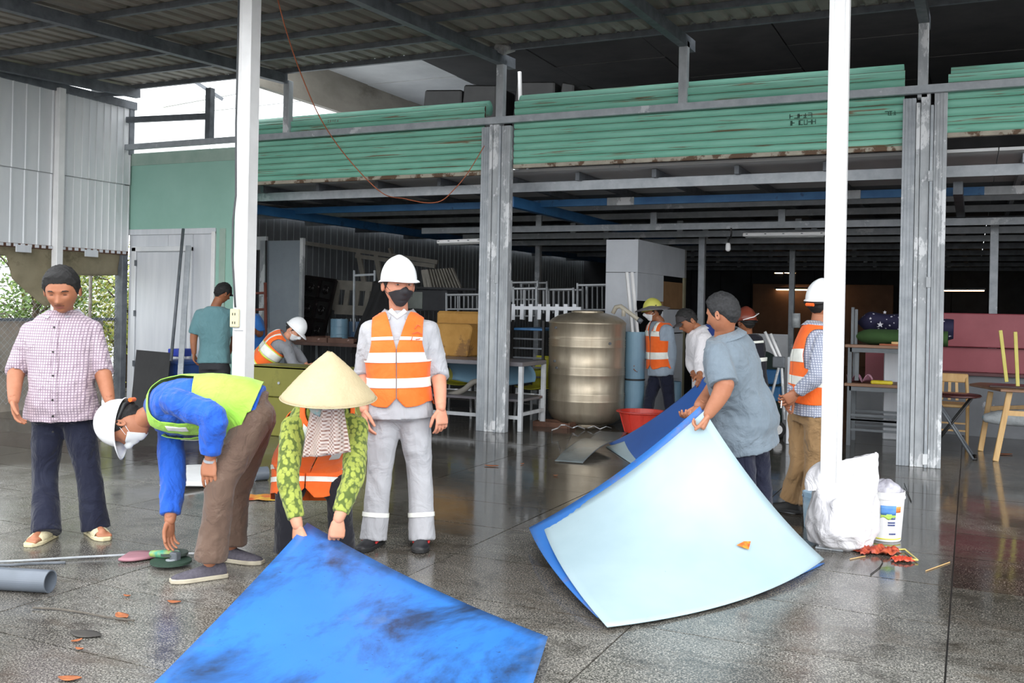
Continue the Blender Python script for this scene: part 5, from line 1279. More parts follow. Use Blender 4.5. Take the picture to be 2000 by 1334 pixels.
# ================================================================ POST FITTINGS, CABLES
px_, py_ = LP
t = empty('socket_box', (px_ - .03, py_ - .075, 1.20), 'cream double power socket on the white post', 'socket')
z0 = at(460, 622, 7.9).z
build('back_box', MB().box((px_ - .065, py_ - .075, z0 - .10), (px_ + .045, py_ - .055, z0 + .10)), whited, t, bevel=.006)
build('face_plate', MB().box((px_ - .075, py_ - .10, z0 - .072), (px_ + .015, py_ - .075, z0 + .078)), mat('cream_plastic', 'c9c3a0', 'd6d0ae', 5, .4), t, bevel=.006)
for k in (-1, 1):
    for s_ in (-1, 1): build('socket_hole', MB().box((px_ - .03 + s_ * .012 - .003, py_ - .103, z0 + k * .035 - .01), (px_ - .03 + s_ * .012 + .003, py_ - .098, z0 + k * .035 + .01)), blackm, t, fix=False)
pts = [(px_ - .03, py_ - .085, z0 + .09), (px_ - .05, py_ - .08, z0 + .25), (px_ - .085, py_ - .07, z0 + .5), (px_ - .085, py_ - .07, z0 + .8), (px_ - .06, py_ - .07, z0 + 1.0), (px_ - .075, py_ - .07, z0 + 1.6), (px_ - .07, py_ - .07, z0 + 2.2), (px_ - .07, py_ - .07, 4.1)]
build('cable', MB().tube(pts, .008, 7), mat('dark_grey_cable', '3c4043', '4a4e51', 9, .5), None, smooth=True, label='dark grey cable running up the white post to the roof', cat='cable')
def catm(P, n=8):
    P = [V(p) for p in P]; o = []
    for i in range(len(P) - 1):
        p0, p1, p2, p3 = P[max(i - 1, 0)], P[i], P[i + 1], P[min(i + 2, len(P) - 1)]
        for k in range(n): u = k / n; o.append(.5 * ((2 * p1) + (p2 - p0) * u + (2 * p0 - 5 * p1 + 4 * p2 - p3) * u * u + (3 * p1 - p0 - 3 * p2 + p3) * u ** 3))
    return o + [P[-1]]
dd = [8.2, 8.6, 9.0, 9.4, 9.8, 10.1, 10.4, 10.6, 10.6, 10.7, 10.8, 10.9]
pp = [(540, -10), (562, 70), (590, 150), (628, 235), (680, 310), (745, 376), (790, 388), (832, 396), (862, 392), (885, 372), (912, 340), (946, 285)]
build('wire', MB().tube(catm([at(x, y, d_) for (x, y), d_ in zip(pp, dd)]), .0055, 6), mat('orange_wire', 'a0583a', 'b5694a', 9, .5), None, smooth=True, label='orange-brown wire drooping from the roof across the shutter', cat='wire')
build('wire', MB().tube(catm([at(x, y, d_) for x, y, d_ in ((1428, 445, 12.5), (1428, 460, 12.5), (1423, 470, 12.4), (1422, 480, 12.4))]), .012, 6), blackm, None, label='black lamp lead hanging under the joists right of the white cabinet', cat='wire')
build('bulb_holder', MB().tube([at(1422, 478, 12.4), at(1422, 486, 12.4)], [.03, .035], 10, 'round'), whitep, None, smooth=True, label='small white lamp holder on the black lead', cat='lamp')
# fluorescent fittings
def tube_light(p, q_, mt, label, lit=False, group='tube lamps under the upper floor'):
    p, q_ = V(p), V(q_); t = empty('tube_light', (p + q_) / 2, label, 'light', group)
    build('housing', MB().bar(p + V((0, 0, .03)), q_ + V((0, 0, .03)), .09, .05), whitep if not lit else galv_d, t, bevel=.01)
    build('tube', MB().tube([p + (q_ - p) * .03, q_ - (q_ - p) * .03], .018 if not lit else .025, 10), mt, t, smooth=True)
    if not lit:
        for k in (.05, .28, .5, .72, .95): c = p + (q_ - p) * k + V((0, -.045, .03)); build('screw', MB().lathe([(.014, 0), (.014, .01)], c, 8), galv_d, t)
    return t
frost = mat('frosted_diffuser', '8e9190', '9fa2a1', 4, .5); lit = glow('lit_tube', 'ffd2a0', 9.0)
tube_light(at(855, 477, 13.2), at(942, 474, 13.0), frost, 'unlit tube lamp fitting left of the first steel column')
tube_light(at(1452, 463, 13.2), at(1614, 461, 12.6), frost, 'unlit tube lamp fitting left of the right-hand white post')
tube_light(at(1513, 565, 27), at(1640, 566, 25.8), lit, 'lit warm tube lamp deep in the shed above the white helmet', True)
tube_light(at(1838, 567, 25), at(1925, 567, 24.6), lit, 'lit warm tube lamp deep in the shed right of the second steel column', True)
tube_light(at(1512, 533, 28.5), at(1555, 533, 28.2), lit, 'short lit lamp strip high in the deep shed', True)

# ================================================================ INSIDE THE SHED : left bay
def boxthing(name, p0_, p1_, mt, label, cat, bevel=.01, group=None):
    return build(name, MB().box(p0_, p1_), mt, None, bevel=bevel, label=label, cat=cat, group=group)
def Xat(px, Y, py=700): return onY(px, py, Y).x
def Zat(px, py, Y): return onY(px, py, Y).z
# grey partition with a door
Y = 12.6
pt_ = empty('partition', (Xat(540, Y), Y, 0), 'pale grey metal partition panel with a narrow doorway behind the white post', 'partition')
x0, x1 = Xat(515, Y), Xat(583, Y); build('panel', MB().box((x0, Y, 0), (x1, Y + .05, Zat(540, 470, Y))), mat('grey_partition', '8b949e', '99a2ab', 2, .5, c3='7d868f', s3=1, t3=.5, w3=.2), pt_)
build('edge_bar', MB().box((x1, Y - .02, 0), (x1 + .06, Y + .04, Zat(583, 465, Y))), galv_l, pt_)
x2 = Xat(478, Y); build('panel', MB().box((x2 - .6, Y, Zat(500, 488, Y)), (x0, Y + .05, Zat(500, 462, Y))), clad, pt_)
build('jamb', MB().box((Xat(505, Y), Y - .02, 0), (x0, Y + .05, Zat(505, 470, Y))), galv_l, pt_)
build('cable', MB().tube([(Xat(518, Y), Y - .03, Zat(518, 470, Y)), (Xat(520, Y), Y - .03, Zat(520, 560, Y)), (Xat(523, Y), Y - .04, Zat(523, 640, Y))], .014, 6), blackm, pt_)
build('lock', MB().box((Xat(512, Y), Y - .05, Zat(512, 595, Y)), (Xat(522, Y), Y - .02, Zat(512, 580, Y))), whited, pt_, bevel=.004)
boxthing('light_panel', (Xat(492, Y) - .02, Y + .6, Zat(500, 520, Y)), (Xat(503, Y) + .05, Y + .62, Zat(500, 488, Y)), glow('amber_glass', 'c98d4a', .8), 'small amber lit pane seen through the narrow doorway', 'window')
# red scaffold frame
Y = 10.9
sc_ = empty('scaffold_frame', (Xat(440, Y), Y, 0), 'red-brown scaffold frame standing beside the man in the teal shirt', 'scaffold')
rp = mat('red_brown_paint', '6f3a30', '80473b', 9, .6)
for px in (378, 522):
    top_ = 552; build('upright', MB().tube([(Xat(px, Y, 700), Y, 0), (Xat(px - 10 if px < 400 else px - 4, Y, 560), Y, Zat(px, top_, Y))], .022, 8), rp, sc_, smooth=True)
for py in (578, 610): build('rail', MB().tube([(Xat(370, Y, py), Y, Zat(370, py, Y)), (Xat(519, Y, py), Y, Zat(519, py - 6, Y))], .018, 8), rp, sc_, smooth=True)
for px in (398, 470): build('stub', MB().tube([(Xat(px, Y), Y, Zat(px, 578, Y)), (Xat(px, Y), Y, Zat(px, 610, Y))], .012, 6), rp, sc_)
# poles leaning on the white wall, door leaf edge, black board, blue crate
build('pole', MB().tube([at(358, 447, 12.9), at(334, 705, 12.3)], .02, 8), galv_d, None, smooth=True, label='thin grey pole leaning across the white door', cat='pole')
build('rail_bar', MB().bar(at(368, 480, 12.9), at(352, 735, 12.4), .07, .03), galv, None, bevel=.004, label='flat grey metal bar with a slot leaning on the white wall', cat='bar')
def slab(name, c, th, mt, label, cat, group=None):
    return quad_sheet_any(name, c, th, mt, label, cat, group)
def quad_sheet_any(name, c, th, mt, label, cat, group=None):
    a, b_, cc, d_ = [V(p) for p in c]; return build(name, MB().grid(lambda u, v: a * (1 - u) * (1 - v) + b_ * u * (1 - v) + cc * u * v + d_ * (1 - u) * v, 2, 2, th), mt, None, label=label, cat=cat, group=group)
dd_ = 12.2
slab('board', (at(268, 684, dd_ + .3), at(335, 690, dd_ + .2), at(322, 815, dd_ - .1), at(255, 815, dd_)), .02, mat('black_scuffed_board', '1a1a1b', '232324', 5, .6, c3='8b8b88', s3=3.2, t3=.66, stretch=(2, 2, .4)), 'black scuffed board leaning at the foot of the white door', 'board')
t = empty('crate', gnd(355, 800), 'blue plastic crate standing by the red-brown scaffold frame', 'crate'); bm_ = mat('blue_crate_plastic', '2c4a8d', '36559b', 4, .5)
c = V(t.location); build('shell', MB().box(c + V((-.22, -.2, 0)), c + V((.17, .2, at(355, 708, 12.2).z))), bm_, t, bevel=.01)
for k in range(4): build('rib', MB().box(c + V((-.21 + k * .12, -.215, .05)), c + V((-.18 + k * .12, -.2, .62))), bm_, t)
build('rim', MB().box(c + V((-.24, -.22, .60)), c + V((.19, .22, .64))), bm_, t, bevel=.005)
boxthing('lid', c + V((-.12, -.15, .70)), c + V((.06, .10, .80)), mat('bright_blue_lid', '2a3fae', '3349b8', 4, .4), 'small bright blue lid lying on the blue crate', 'lid', .01)
# olive board
olive = mat('olive_board', '6f6d28', '7f7c34', 2, .5, 0, .05, c3='5b5a22', s3=2.2, t3=.55, w3=.15)
Y0 = 8.35
a = onY(486, 712, Y0); b_ = onY(728, 706, Y0)
t = empty('bench_board', ((a.x + b_.x) / 2, Y0, 0), 'long olive green panelled counter standing behind the conical hat', 'counter')
zt = a.z; build('upper_panel', MB().box((a.x, Y0, zt * .56), (b_.x, Y0 + .04, zt)), olive, t, bevel=.008)
build('lower_panel', MB().box((a.x, Y0 + .015, 0), (b_.x, Y0 + .045, zt * .55)), olive, t, bevel=.008)
build('top', MB().box((a.x, Y0, zt - .03), (b_.x, Y0 + .45, zt)), olive, t, bevel=.006); build('end_panel', MB().box((b_.x - .03, Y0, 0), (b_.x, Y0 + .45, zt)), olive, t)
for px in (500, 545): p = onY(px, 748, Y0); build('bolt', MB().tube([p, p + V((0, -.012, 0))], .014, 10), galv_l, t)
# long work table with junk on it
def table(x0, x1, y0, y1, h, mt, mtop, label, th=.05, shelves=(), leg=.05, name='work_table', cat='table'):
    t = empty(name, ((x0 + x1) / 2, (y0 + y1) / 2, 0), label, cat)
    build('top', MB().box((x0, y0, h - th), (x1, y1, h)), mtop, t, bevel=.004)
    for x in (x0 + leg / 2, x1 - leg / 2):
        for y in (y0 + leg / 2, y1 - leg / 2): build('leg', MB().box((x - leg / 2, y - leg / 2, 0), (x + leg / 2, y + leg / 2, h - th)), mt, t, bevel=.003)
    for z in shelves: build('shelf', MB().box((x0 + .02, y0 + .02, z), (x1 - .02, y1 - .02, z + .03)), mtop, t, bevel=.003)
    build('stretcher', MB().box((x0 + leg, y0, .14), (x1 - leg, y0 + .03, .18)), mt, t); build('stretcher', MB().box((x1 - .03, y0 + leg, .18), (x1, y1 - leg, .22)), mt, t)
    return t
whm = mat('chipped_white_steel', 'b7babd', 'c9cccf', 9, .5, c3='6e5a50', s3=9, t3=.68)
g_top = mat('grey_table_top', '5d5a5e', '6c696d', 3, .4, c3='6e4a40', s3=3, t3=.62)
p = gnd(940, 843); q1 = gnd(1010, 843)
table(-6.95, q1.x + .06, 10.15, 10.85, .80, whm, g_top, 'white-framed work bench with a grey top behind the first steel column', shelves=(.34,))
table(-9.2, -7.0, 11.6, 12.4, .86, galv_d, mat('rusty_tray', '4f3a33', '65504a', 4, .5), 'dark steel table under the black lattice panel', leg=.05)
tray = mat('rusty_brown_tray', '5b4138', '705347', 6, .6, c3='a88', s3=7, t3=.62) if False else mat('rusty_brown_tray', '5b4138', '705347', 6, .6, c3='a99089', s3=7, t3=.62)
for k, (a_, b_2, lb) in enumerate(((590, 650, 'rusty brown tray on the dark table left of the conical hat'), (652, 702, 'rusty brown tray on the dark table nearer the standing man'))):
    A_, B_ = onY(a_, 672, 11.75), onY(b_2, 676, 11.75); t = empty('tray', ((A_.x + B_.x) / 2, 11.95, .86), lb, 'tray', 'rusty trays on the dark table')
    build('pan', MB().box((A_.x, 11.62, .86), (B_.x, 12.3, .88)), tray, t); build('rim', MB().box((A_.x, 11.60, .86), (B_.x, 11.62, .93)).box((A_.x, 12.3, .86), (B_.x, 12.32, .93)).box((A_.x, 11.62, .86), (A_.x + .02, 12.3, .93)).box((B_.x - .02, 11.62, .86), (B_.x, 12.3, .93)), tray, t)
# black carved lattice panel
Yl = 13.0
t = empty('lattice_panel', onY(610, 660, Yl), 'black ornate lattice panel with torn white paint leaning behind the stooping worker', 'panel')
blk = mat('black_lacquer', '120f10', '1d191a', 12, .3, c3='8f8683', s3=6, t3=.68, w3=.02)
A_, B_, C_, D_2 = onY(598, 540, Yl + .35), onY(656, 548, Yl + .35), onY(628, 668, Yl), onY(578, 660, Yl)
def lp(u, v): return A_ * (1 - u) * (1 - v) + B_ * u * (1 - v) + C_ * u * v + D_2 * (1 - u) * v
build('backing', MB().grid(lambda u, v: lp(u, v) + V((0, .04, 0)), 2, 2, .01), blackm, t)
for k in range(4): build('rail', MB().bar(lp(0, k / 3), lp(1, k / 3), .05, .05), blk, t)
for u in (0, .5, 1): build('stile', MB().bar(lp(u, 0), lp(u, 1), .05, .05), blk, t)
for i in range(2):
    for j in range(3):
        c = lp(.25 + .5 * i, (j + .5) / 3); r = .07; g = MB()
        for s_ in (1, -1):
            g.tube([c + V((s_ * r * (1 - q / 14) * math.cos(q * .62), -.02, s_ * r * 1.3 * (1 - q / 14) * math.sin(q * .62))) for q in range(12)], .011, 6)
        build('scroll', g, blk, t, smooth=True)
# white pallet-like lattice
Yp = 13.6
t = empty('white_rack', onY(690, 640, Yp), 'off-white slatted panel leaning against junk behind the blue drum', 'rack'); mp_ = mat('dirty_white_wood', '77736c', '89857d', 5, .7)
for py in (556, 604): build('rail', MB().bar(onY(655, py, Yp), onY(728, py + 4, Yp), .05, .16), mp_, t)
for px in (660, 680, 700, 720): build('slat', MB().bar(onY(px, 560, Yp), onY(px - 6, 606, Yp), .09, .03), mp_, t)
for k in range(9): build('wire_bar', MB().tube([onY(640 + k * 9, 622, Yp - .2), onY(640 + k * 9, 650, Yp - .2)], .008, 5), galv, t)
t = empty('ladder', onY(720, 520, 14.5), 'long pale ladder lying slanted high over the junk behind the white helmet', 'ladder')
for a_, b_2 in (((585, 473), (855, 512)), ((695, 500), (850, 520))): build('stile', MB().bar(onY(*a_, 14.5), onY(*b_2, 14.5), .05, .07), mp_, t)
for a_, b_2 in (((700, 492), (712, 556)), ((735, 497), (745, 560)), ((762, 485), (768, 505))): build('rung', MB().bar(onY(*a_, 14.5), onY(*b_2, 14.5), .09, .04), mp_, t)
t = empty('steel_stand', onY(712, 650, 12.2), 'slim grey steel stand beside the black cloth heap', 'stand')
for px in (692, 732): build('upright', MB().bar(onY(px, 528, 12.2), onY(px - 1, 648, 12.2), .025), galv, t)
build('crossbar', MB().bar(onY(692, 538, 12.2), onY(732, 536, 12.2), .03), galv, t)
# drums
def drum(c, r, h, mt, label):
    return build('drum', MB().lathe([(r * .97, 0), (r, .02), (r, h * .33), (r * 1.02, h * .34), (r, h * .35), (r, h * .66), (r * 1.02, h * .67), (r, h * .68), (r, h), (r * .94, h), (r * .92, h * .97)], c, 36), mt, None, label=label, cat='drum', group='blue plastic drums')
p = onY(662, 672, 12.0); drum((p.x, 12.0, .86), .13, .34, pvcb, 'pale blue drum on the dark table below the white slatted panel')
p = onY(692, 672, 12.3); drum((p.x, 12.35, .86), .12, .30, mat('dark_blue_plastic', '3c5a78', '47678a', 3, .4), 'darker blue drum behind the pale blue drum')
# black cloth heap
A0 = onY(742, 552, 11.9); B0 = onY(688, 690, 11.7); C0 = onY(800, 690, 11.7)
def heap(u, v):
    top_ = A0 + V((.35 * (u - .3), 0, -.25 * max(0, u - .35))); bot = B0 * (1 - u) + C0 * u; p_ = top_ * (1 - v) + bot * v
    return p_ + V((.03 * math.sin(6 * v + 4 * u), -.25 * math.sin(PI * u) * (.4 + v * .6) - .03 * math.sin(14 * u + 3 * v), .02 * math.sin(9 * u)))
build('tarpaulin', MB().grid(heap, 30, 20, .01), mat('black_cloth', '0c0c0e', '151518', 9, .85, 0, .4), None, smooth=True, label='black cloth draped over junk behind the man in the white helmet', cat='cloth')
# tan padded block
tan = mat('tan_foam', 'a37838', 'b28644', 7, .8, 0, .3, c3='7e5c34', s3=1.5, t3=.55)
Yb = 10.75
x0, x1 = Xat(832, Yb, 650), Xat(965, Yb, 650); z1 = Zat(880, 608, Yb); z2 = Zat(880, 632, Yb)
t = empty('padded_seat', ((x0 + x1) / 2, Yb + .2, .8), 'tan padded seat block standing on the white-framed bench', 'seat')
build('back_pad', MB().box((x0, Yb + .25, .80), (x1, Yb + .42, z1)), tan, t, bevel=.03)
build('cushion', MB().prism([(x0 + .03, .80), (x1 - .35, .80), (x1 - .28, z2 - .04), (x1 - .33, z2), (x0 + .03, z2)], 'y', Yb - .05, Yb + .25), tan, t, bevel=.015)
# stacked bed frames/trolleys high up, ribs and slats
t = empty('louvre_stack', onY(880, 580, 12.9), 'stack of pale slatted frames on the shelf left of the first steel column', 'frames')
for k in range(12): build('slat', MB().bar(onY(826 + k * 5.2, 527 - k * .3, 12.9), onY(832 + k * 6.2, 563, 12.9), .06, .012), mp_, t)
build('board', MB().bar(onY(800, 562, 12.9), onY(945, 566, 12.9), .5, .03), darkbox, t)
t = empty('glass_case', onY(835, 580, 12.4), 'dark steel cabinet with a pale edge behind the mask of the standing man', 'cabinet')
a = onY(796, 566, 12.4); b_ = onY(872, 608, 12.4); build('body', MB().box((a.x, 12.4, b_.z), (b_.x, 12.9, a.z)), darkbox, t, bevel=.01); build('pane', MB().box((a.x + .02, 12.38, b_.z + .03), (onY(826, 570, 12.4).x, 12.4, a.z - .03)), mat('dull_glass', '6d726e', '7b807c', 5, .2), t)
def barrack(name, label, px0, px1, pyt, pyb, Y, nbar, mt, seed, group=None, h2=.12):
    t = empty(name, onY((px0 + px1) / 2, pyb, Y), label, 'rack', group); r = random.Random(seed); th = .02
    for y_ in (Y, Y + .35):
        for px in (px0, px1): build('leg', MB().tube([onY(px, pyb, Y) + V((0, y_ - Y, 0)), onY(px, pyt, Y) + V((0, y_ - Y, 0))], .018, 6), mt, t)
        build('rail', MB().tube([onY(px0, pyt + 4, Y) + V((0, y_ - Y, 0)), onY(px1, pyt + 3, Y) + V((0, y_ - Y, 0))], .018, 6), mt, t)
    build('rail', MB().tube([onY(px0, pyb - (pyb - pyt) * h2, Y), onY(px1, pyb - (pyb - pyt) * h2, Y)], .014, 6), mt, t)
    for k in range(nbar): px = px0 + (px1 - px0) * (k + 1) / (nbar + 1); build('bar', MB().tube([onY(px, pyt + 6, Y), onY(px, pyb - (pyb - pyt) * h2, Y)], .010, 5), mt, t)
    return t
gr = 'steel frames stacked in the shed'
dull = mat('dull_chrome', '85888b', '96999c', 5, .35, .4)
barrack('barred_rack', 'grey barred frame on the shelf behind the tan padded seat', 872, 940, 572, 608, 12.2, 7, dull, 1, gr)
barrack('barred_rack', 'barred steel frame just right of the first column', 1003, 1048, 560, 625, 12.0, 5, dull, 2, gr)
barrack('barred_rack', 'barred steel frame above the tank, left of its dome', 1062, 1120, 562, 612, 12.4, 5, dull, 3, gr)
barrack('barred_rack', 'barred steel frame beside the tall white cabinet', 1128, 1186, 553, 612, 12.6, 5, dull, 4, gr)
barrack('barred_rack', 'tallest steel frame with a curved top behind the column', 1000, 1050, 548, 590, 13.2, 2, dull, 5, gr)
t = empty('white_fence', onY(1080, 600, 11.6), 'low white picket panel lying on the frames beside the tank', 'fence')
build('rail', MB().bar(onY(1000, 601, 11.6), onY(1135, 603, 11.6), .03, .045), whited, t)
for k in range(8): px = 1003 + k * 17; build('picket', MB().bar(onY(px, 594, 11.6), onY(px - 1, 624 if k % 2 else 628, 11.6), .05, .015), whited, t)
t = empty('blue_cot', onY(1040, 650, 11.5), 'dark steel cot with a blue canvas top beside the tank', 'cot')
a, b_ = onY(1002, 640, 11.3), onY(1062, 640, 11.3); build('canvas', MB().box((a.x, 11.3, a.z - .03), (b_.x, 12.1, a.z)), bluebeam, t, bevel=.005)
for x in (a.x, b_.x):
    build('leg', MB().bar((x, 11.3, 0), (x, 11.3, a.z + .1), .03), blackm, t)
for k in range(5): build('rail', MB().bar((a.x, 11.3, .55 + k * .12), (b_.x, 11.3, .55 + k * .12), .02), galv_d, t)
# plastic chairs under and beside the bench
yl = mat('lime_yellow_plastic', '9c9a2c', 'aaa838', 3, .4)
def pchair(c, rot, label):
    c = V(c); t = empty('plastic_chair', c, label, 'chair', 'yellow plastic chairs by the bench'); R = Matrix.Rotation(rot, 3, 'Z')
    def f(u, v):
        x = (u - .5) * .40; s_ = v
        if s_ < .5: y = -.20 + s_ * .8; z = .43 - .02 * math.sin(PI * s_ * 2) + .03 * (2 * (u - .5)) ** 2
        else: y = .20 + (s_ - .5) * .16; z = .43 + (s_ - .5) * .78; x *= 1 - .15 * (s_ - .5)
        return c + R @ V((x, y + .02 * (2 * (u - .5)) ** 2, z))
    build('seat', MB().grid(f, 14, 22, .006), yl, t, smooth=True)
    for x in (-.17, .17):
        for y in (-.16, .18): build('leg', MB().bar(c + R @ V((x, y, .43)), c + R @ V((x * 1.1, y * 1.15, 0)), .022), galv_l, t)
    build('brace', MB().bar(c + R @ V((-.17, -.16, .36)), c + R @ V((.17, -.16, .36)), .02, .03), galv_l, t); return t
pchair((onY(1048, 760, 11.0).x - .06, 11.1, 0), -.15, 'yellow plastic chair between the bench end and the steel tank')
pchair((onY(905, 760, 11.2).x, 11.1, 0), .3, 'yellow plastic chair under the bench beside the standing man')
def curv(u, v): return onY(872, 702, 10.5) * (1 - u) + onY(1035, 705, 10.5) * u + V((.03 * math.sin(3 * v), -.1 + .25 * math.sin(v * 1.6), -.34 * v * (1 - .25 * abs(2 * u - 1))))
build('curved_shell', MB().grid(curv, 20, 12, .008), pvcb, None, smooth=True, label='curved blue-grey plastic shell hanging under the bench top', cat='shell')
build('bent_pipe', MB().tube(catm([onY(878, 772, 10.35), onY(905, 762, 10.35), onY(925, 746, 10.4), onY(945, 748, 10.45)]), .035, 10, 'round'), mat('grey_rubber', '7a766e', '87837b', 6, .7), None, smooth=True, label='bent grey rubber pipe lying on the bench shelf', cat='pipe')
# ================================================================ steel tank
c = V((onY(1146, 700, 11.35).x, 11.35, 0)); R0 = .475
m, nt, b = newmat('brushed_tank_steel', .30, .65); co = coords(nt, (1, 1, .15)); nt.L(ramp(nt, noi(nt, co, 7, 5), [(.3, 'a09480'), (.7, 'c0b4a0')]), b.inputs['Base Color'])
rr = nt.N('ShaderNodeMapRange'); nt.L(noi(nt, coords(nt), 3, 6, .7), rr.inputs[0]); rr.inputs[3].default_value = .22; rr.inputs[4].default_value = .55; nt.L(rr.outputs[0], b.inputs['Roughness']); bump(nt, b, noi(nt, coords(nt), 12, 3), .12, .01); steel = m
t = empty('water_tank', c, 'big brushed steel water tank with ribbed bands', 'tank')
pr = [(.30, .02), (.36, .03), (.43, .08), (R0, .17)]
for zb in (.30, .62, .96):
    pr += [(R0, zb)]
    for k in range(4): pr += [(R0 + .006, zb + .012 + k * .026), (R0 - .004, zb + .025 + k * .026)]
pr += [(R0, 1.10), (R0, 1.24), (R0 + .008, 1.25), (R0 + .004, 1.265), (.44, 1.30), (.36, 1.345), (.22, 1.38), (.08, 1.395)]
build('shell', MB().lathe(pr, c, 64), steel, t, smooth=True)
build('lid', MB().lathe([(.20, 1.375), (.20, 1.40), (.16, 1.41)], c, 32), steel, t)
build('foot_ring', MB().lathe([(.26, 0), (.28, .0), (.28, .04), (.26, .04)], c, 32), steel, t)
for px, py in ((1095, 640), (1092, 705), (1098, 718), (1204, 672)):
    p = onY(px, py, 11.0); v = V((p.x - c.x, p.y - c.y, 0)).normalized() * R0; q_ = V((c.x + v.x, c.y + v.y, p.z)); build('boss', MB().tube([q_, q_ + v * .04], .016, 10), galv_d, t)
ppm = mat('beige_plastic_pipe', 'a9a292', 'b7b0a0', 5, .5)
build('outlet_pipe', MB().tube([onY(1197, 612, 11.3), onY(1203, 600, 11.3), onY(1212, 598, 11.3), onY(1228, 610, 11.3), onY(1252, 628, 11.3)], [.026, .028, .028, .026, .026], 12), ppm, t, smooth=True)
build('pipe_joint', MB().tube([onY(1218, 602, 11.3), onY(1218, 618, 11.3)], .026, 10), ppm, t, smooth=True); build('pipe_end', MB().tube([onY(1247, 624, 11.3), onY(1253, 629, 11.3)], .032, 12), galv_d, t, smooth=True)
t = empty('grate', gnd(1085, 832), 'rusty iron grate and bent rods on the floor before the tank', 'grate'); p = V(t.location)
build('frame', MB().bar(p + V((-.22, -.14, .03)), p + V((.22, -.14, .03)), .04, .06).bar(p + V((-.22, .14, .03)), p + V((.22, .14, .03)), .04, .06).bar(p + V((-.22, -.14, .03)), p + V((-.22, .14, .03)), .04, .06).bar(p + V((.22, -.14, .03)), p + V((.22, .14, .03)), .04, .06), rustm, t)
for k in range(6): build('bar', MB().bar(p + V((-.18 + k * .07, -.13, .03)), p + V((-.18 + k * .07, .13, .03)), .015), rustm, t)
build('bent_rod', MB().tube([gnd(1078, 840, .0), gnd(1078, 840, .07), gnd(1090, 836, .08), gnd(1096, 830, .15), gnd(1103, 830, .15), gnd(1118, 836, .03), gnd(1128, 832, .06), gnd(1142, 838, .01)], .006, 6), galv_l, None, label='thin bent steel rod on the floor at the foot of the tank', cat='rod')
build('bent_rod', MB().tube([gnd(1148, 836, .02), gnd(1160, 832, .05), gnd(1172, 838, .01), gnd(1184, 833, .04), gnd(1194, 836, .01)], .005, 6), galv_l, None, label='second thin bent rod on the floor right under the tank', cat='rod')
# standing blue-grey pipes
def vpipe(px, pyt, Y, r, label, h0=0):
    x = onY(px, 700, Y).x; z = Zat(px, pyt, Y); o = pipe('pipe', (x, Y, h0), (x, Y, z), r, pvcb, label, group='large standing pipes'); 
    build('ring', MB().lathe([(r + .001, z * .48), (r + .008, z * .485), (r + .008, z * .495), (r + .001, z * .50)], (x, Y, 0), 30, cap=False), blackm, o); return o
vpipe(1240, 648, 11.58, .125, 'wide blue-grey pipe standing upright against the steel tank')
vpipe(1316, 745, 11.9, .10, 'shorter pale pipe standing behind the yellow-helmeted worker')
for px, lb in ((1228, 'white plastic conduit leaning on the cabinet, left one'), (1238, 'white plastic conduit leaning on the cabinet, right one')):
    build('conduit', MB().bar(onY(px - 4, 532, 11.75), onY(px + 8, 660, 11.6), .035, .035), whitep, None, bevel=.004, label=lb, cat='conduit')
# tall white cabinet
Yc = 12.3; xa, xb = onY(1180, 700, Yc).x, onY(1240, 700, Yc).x; zt = Zat(1210, 468, Yc)
cab = empty('tall_cabinet', ((xa + xb) / 2, Yc, 0), 'tall white panelled cabinet with brown board behind the steel tank', 'cabinet')
dv = V((1.05, 3.2, 0)); dv = (onY(1335, 505, 14.6) - onY(1240, 468, Yc)); dv.z = 0
cwm = mat('cabinet_white', 'b9bdc4', 'c6cad0', 2, .5, c3='a9adb3', s3=1, t3=.55, w3=.2)
def cp(x0_, x1_, z0_, z1_, mm, nm, th=.03, proud=0):   # on the side face : fractions along dv
    a_ = V((xb, Yc, 0)) + dv * x0_; b_3 = V((xb, Yc, 0)) + dv * x1_; n_ = V((dv.y, -dv.x, 0)).normalized() * (th / 2 + proud)
    vs = [a_ + V((0, 0, z0_)) - n_, b_3 + V((0, 0, z0_)) - n_, b_3 + V((0, 0, z1_)) - n_, a_ + V((0, 0, z1_)) - n_]; vs += [v + n_ * 2 for v in vs]
    return build(nm, MB().add(vs, [(0, 1, 2, 3), (7, 6, 5, 4), (0, 4, 5, 1), (1, 5, 6, 2), (2, 6, 7, 3), (3, 7, 4, 0)]), mm, cab)
zs = Zat(1210, 532, Yc)
build('front_panel', MB().box((xa, Yc, zs + .004), (xb, Yc + .03, zt)), cwm, cab); build('front_panel', MB().box((xa, Yc, 0), (xb, Yc + .03, zs - .004)), cwm, cab)
cp(0, 1, zs + .003, zt, cwm, 'side_panel'); cp(0, .5, 1.55, zs, cwm, 'side_panel'); cp(.5, .92, 1.45, zs - .08, mat('brown_hardboard', '7a5b3d', '886848', 5, .7), 'hardboard')
cp(.5, .95, 1.1, 1.44, cwm, 'side_panel'); cp(.0, .95, 0, 1.08, cwm, 'side_panel'); cp(.96, 1.0, 0, zt, mat('olive_edge', '77725c', '837e66', 5, .7), 'edge_post')
cp(.02, .6, .42, .46, cwm, 'shelf_edge', .2, .1)
build('top_board', MB().add([(xa, Yc, zt), (xb, Yc, zt), tuple(V((xb, Yc, zt)) + dv), tuple(V((xa, Yc, zt)) + dv)], [(0, 1, 2, 3)]), cwm, cab, fix=False)
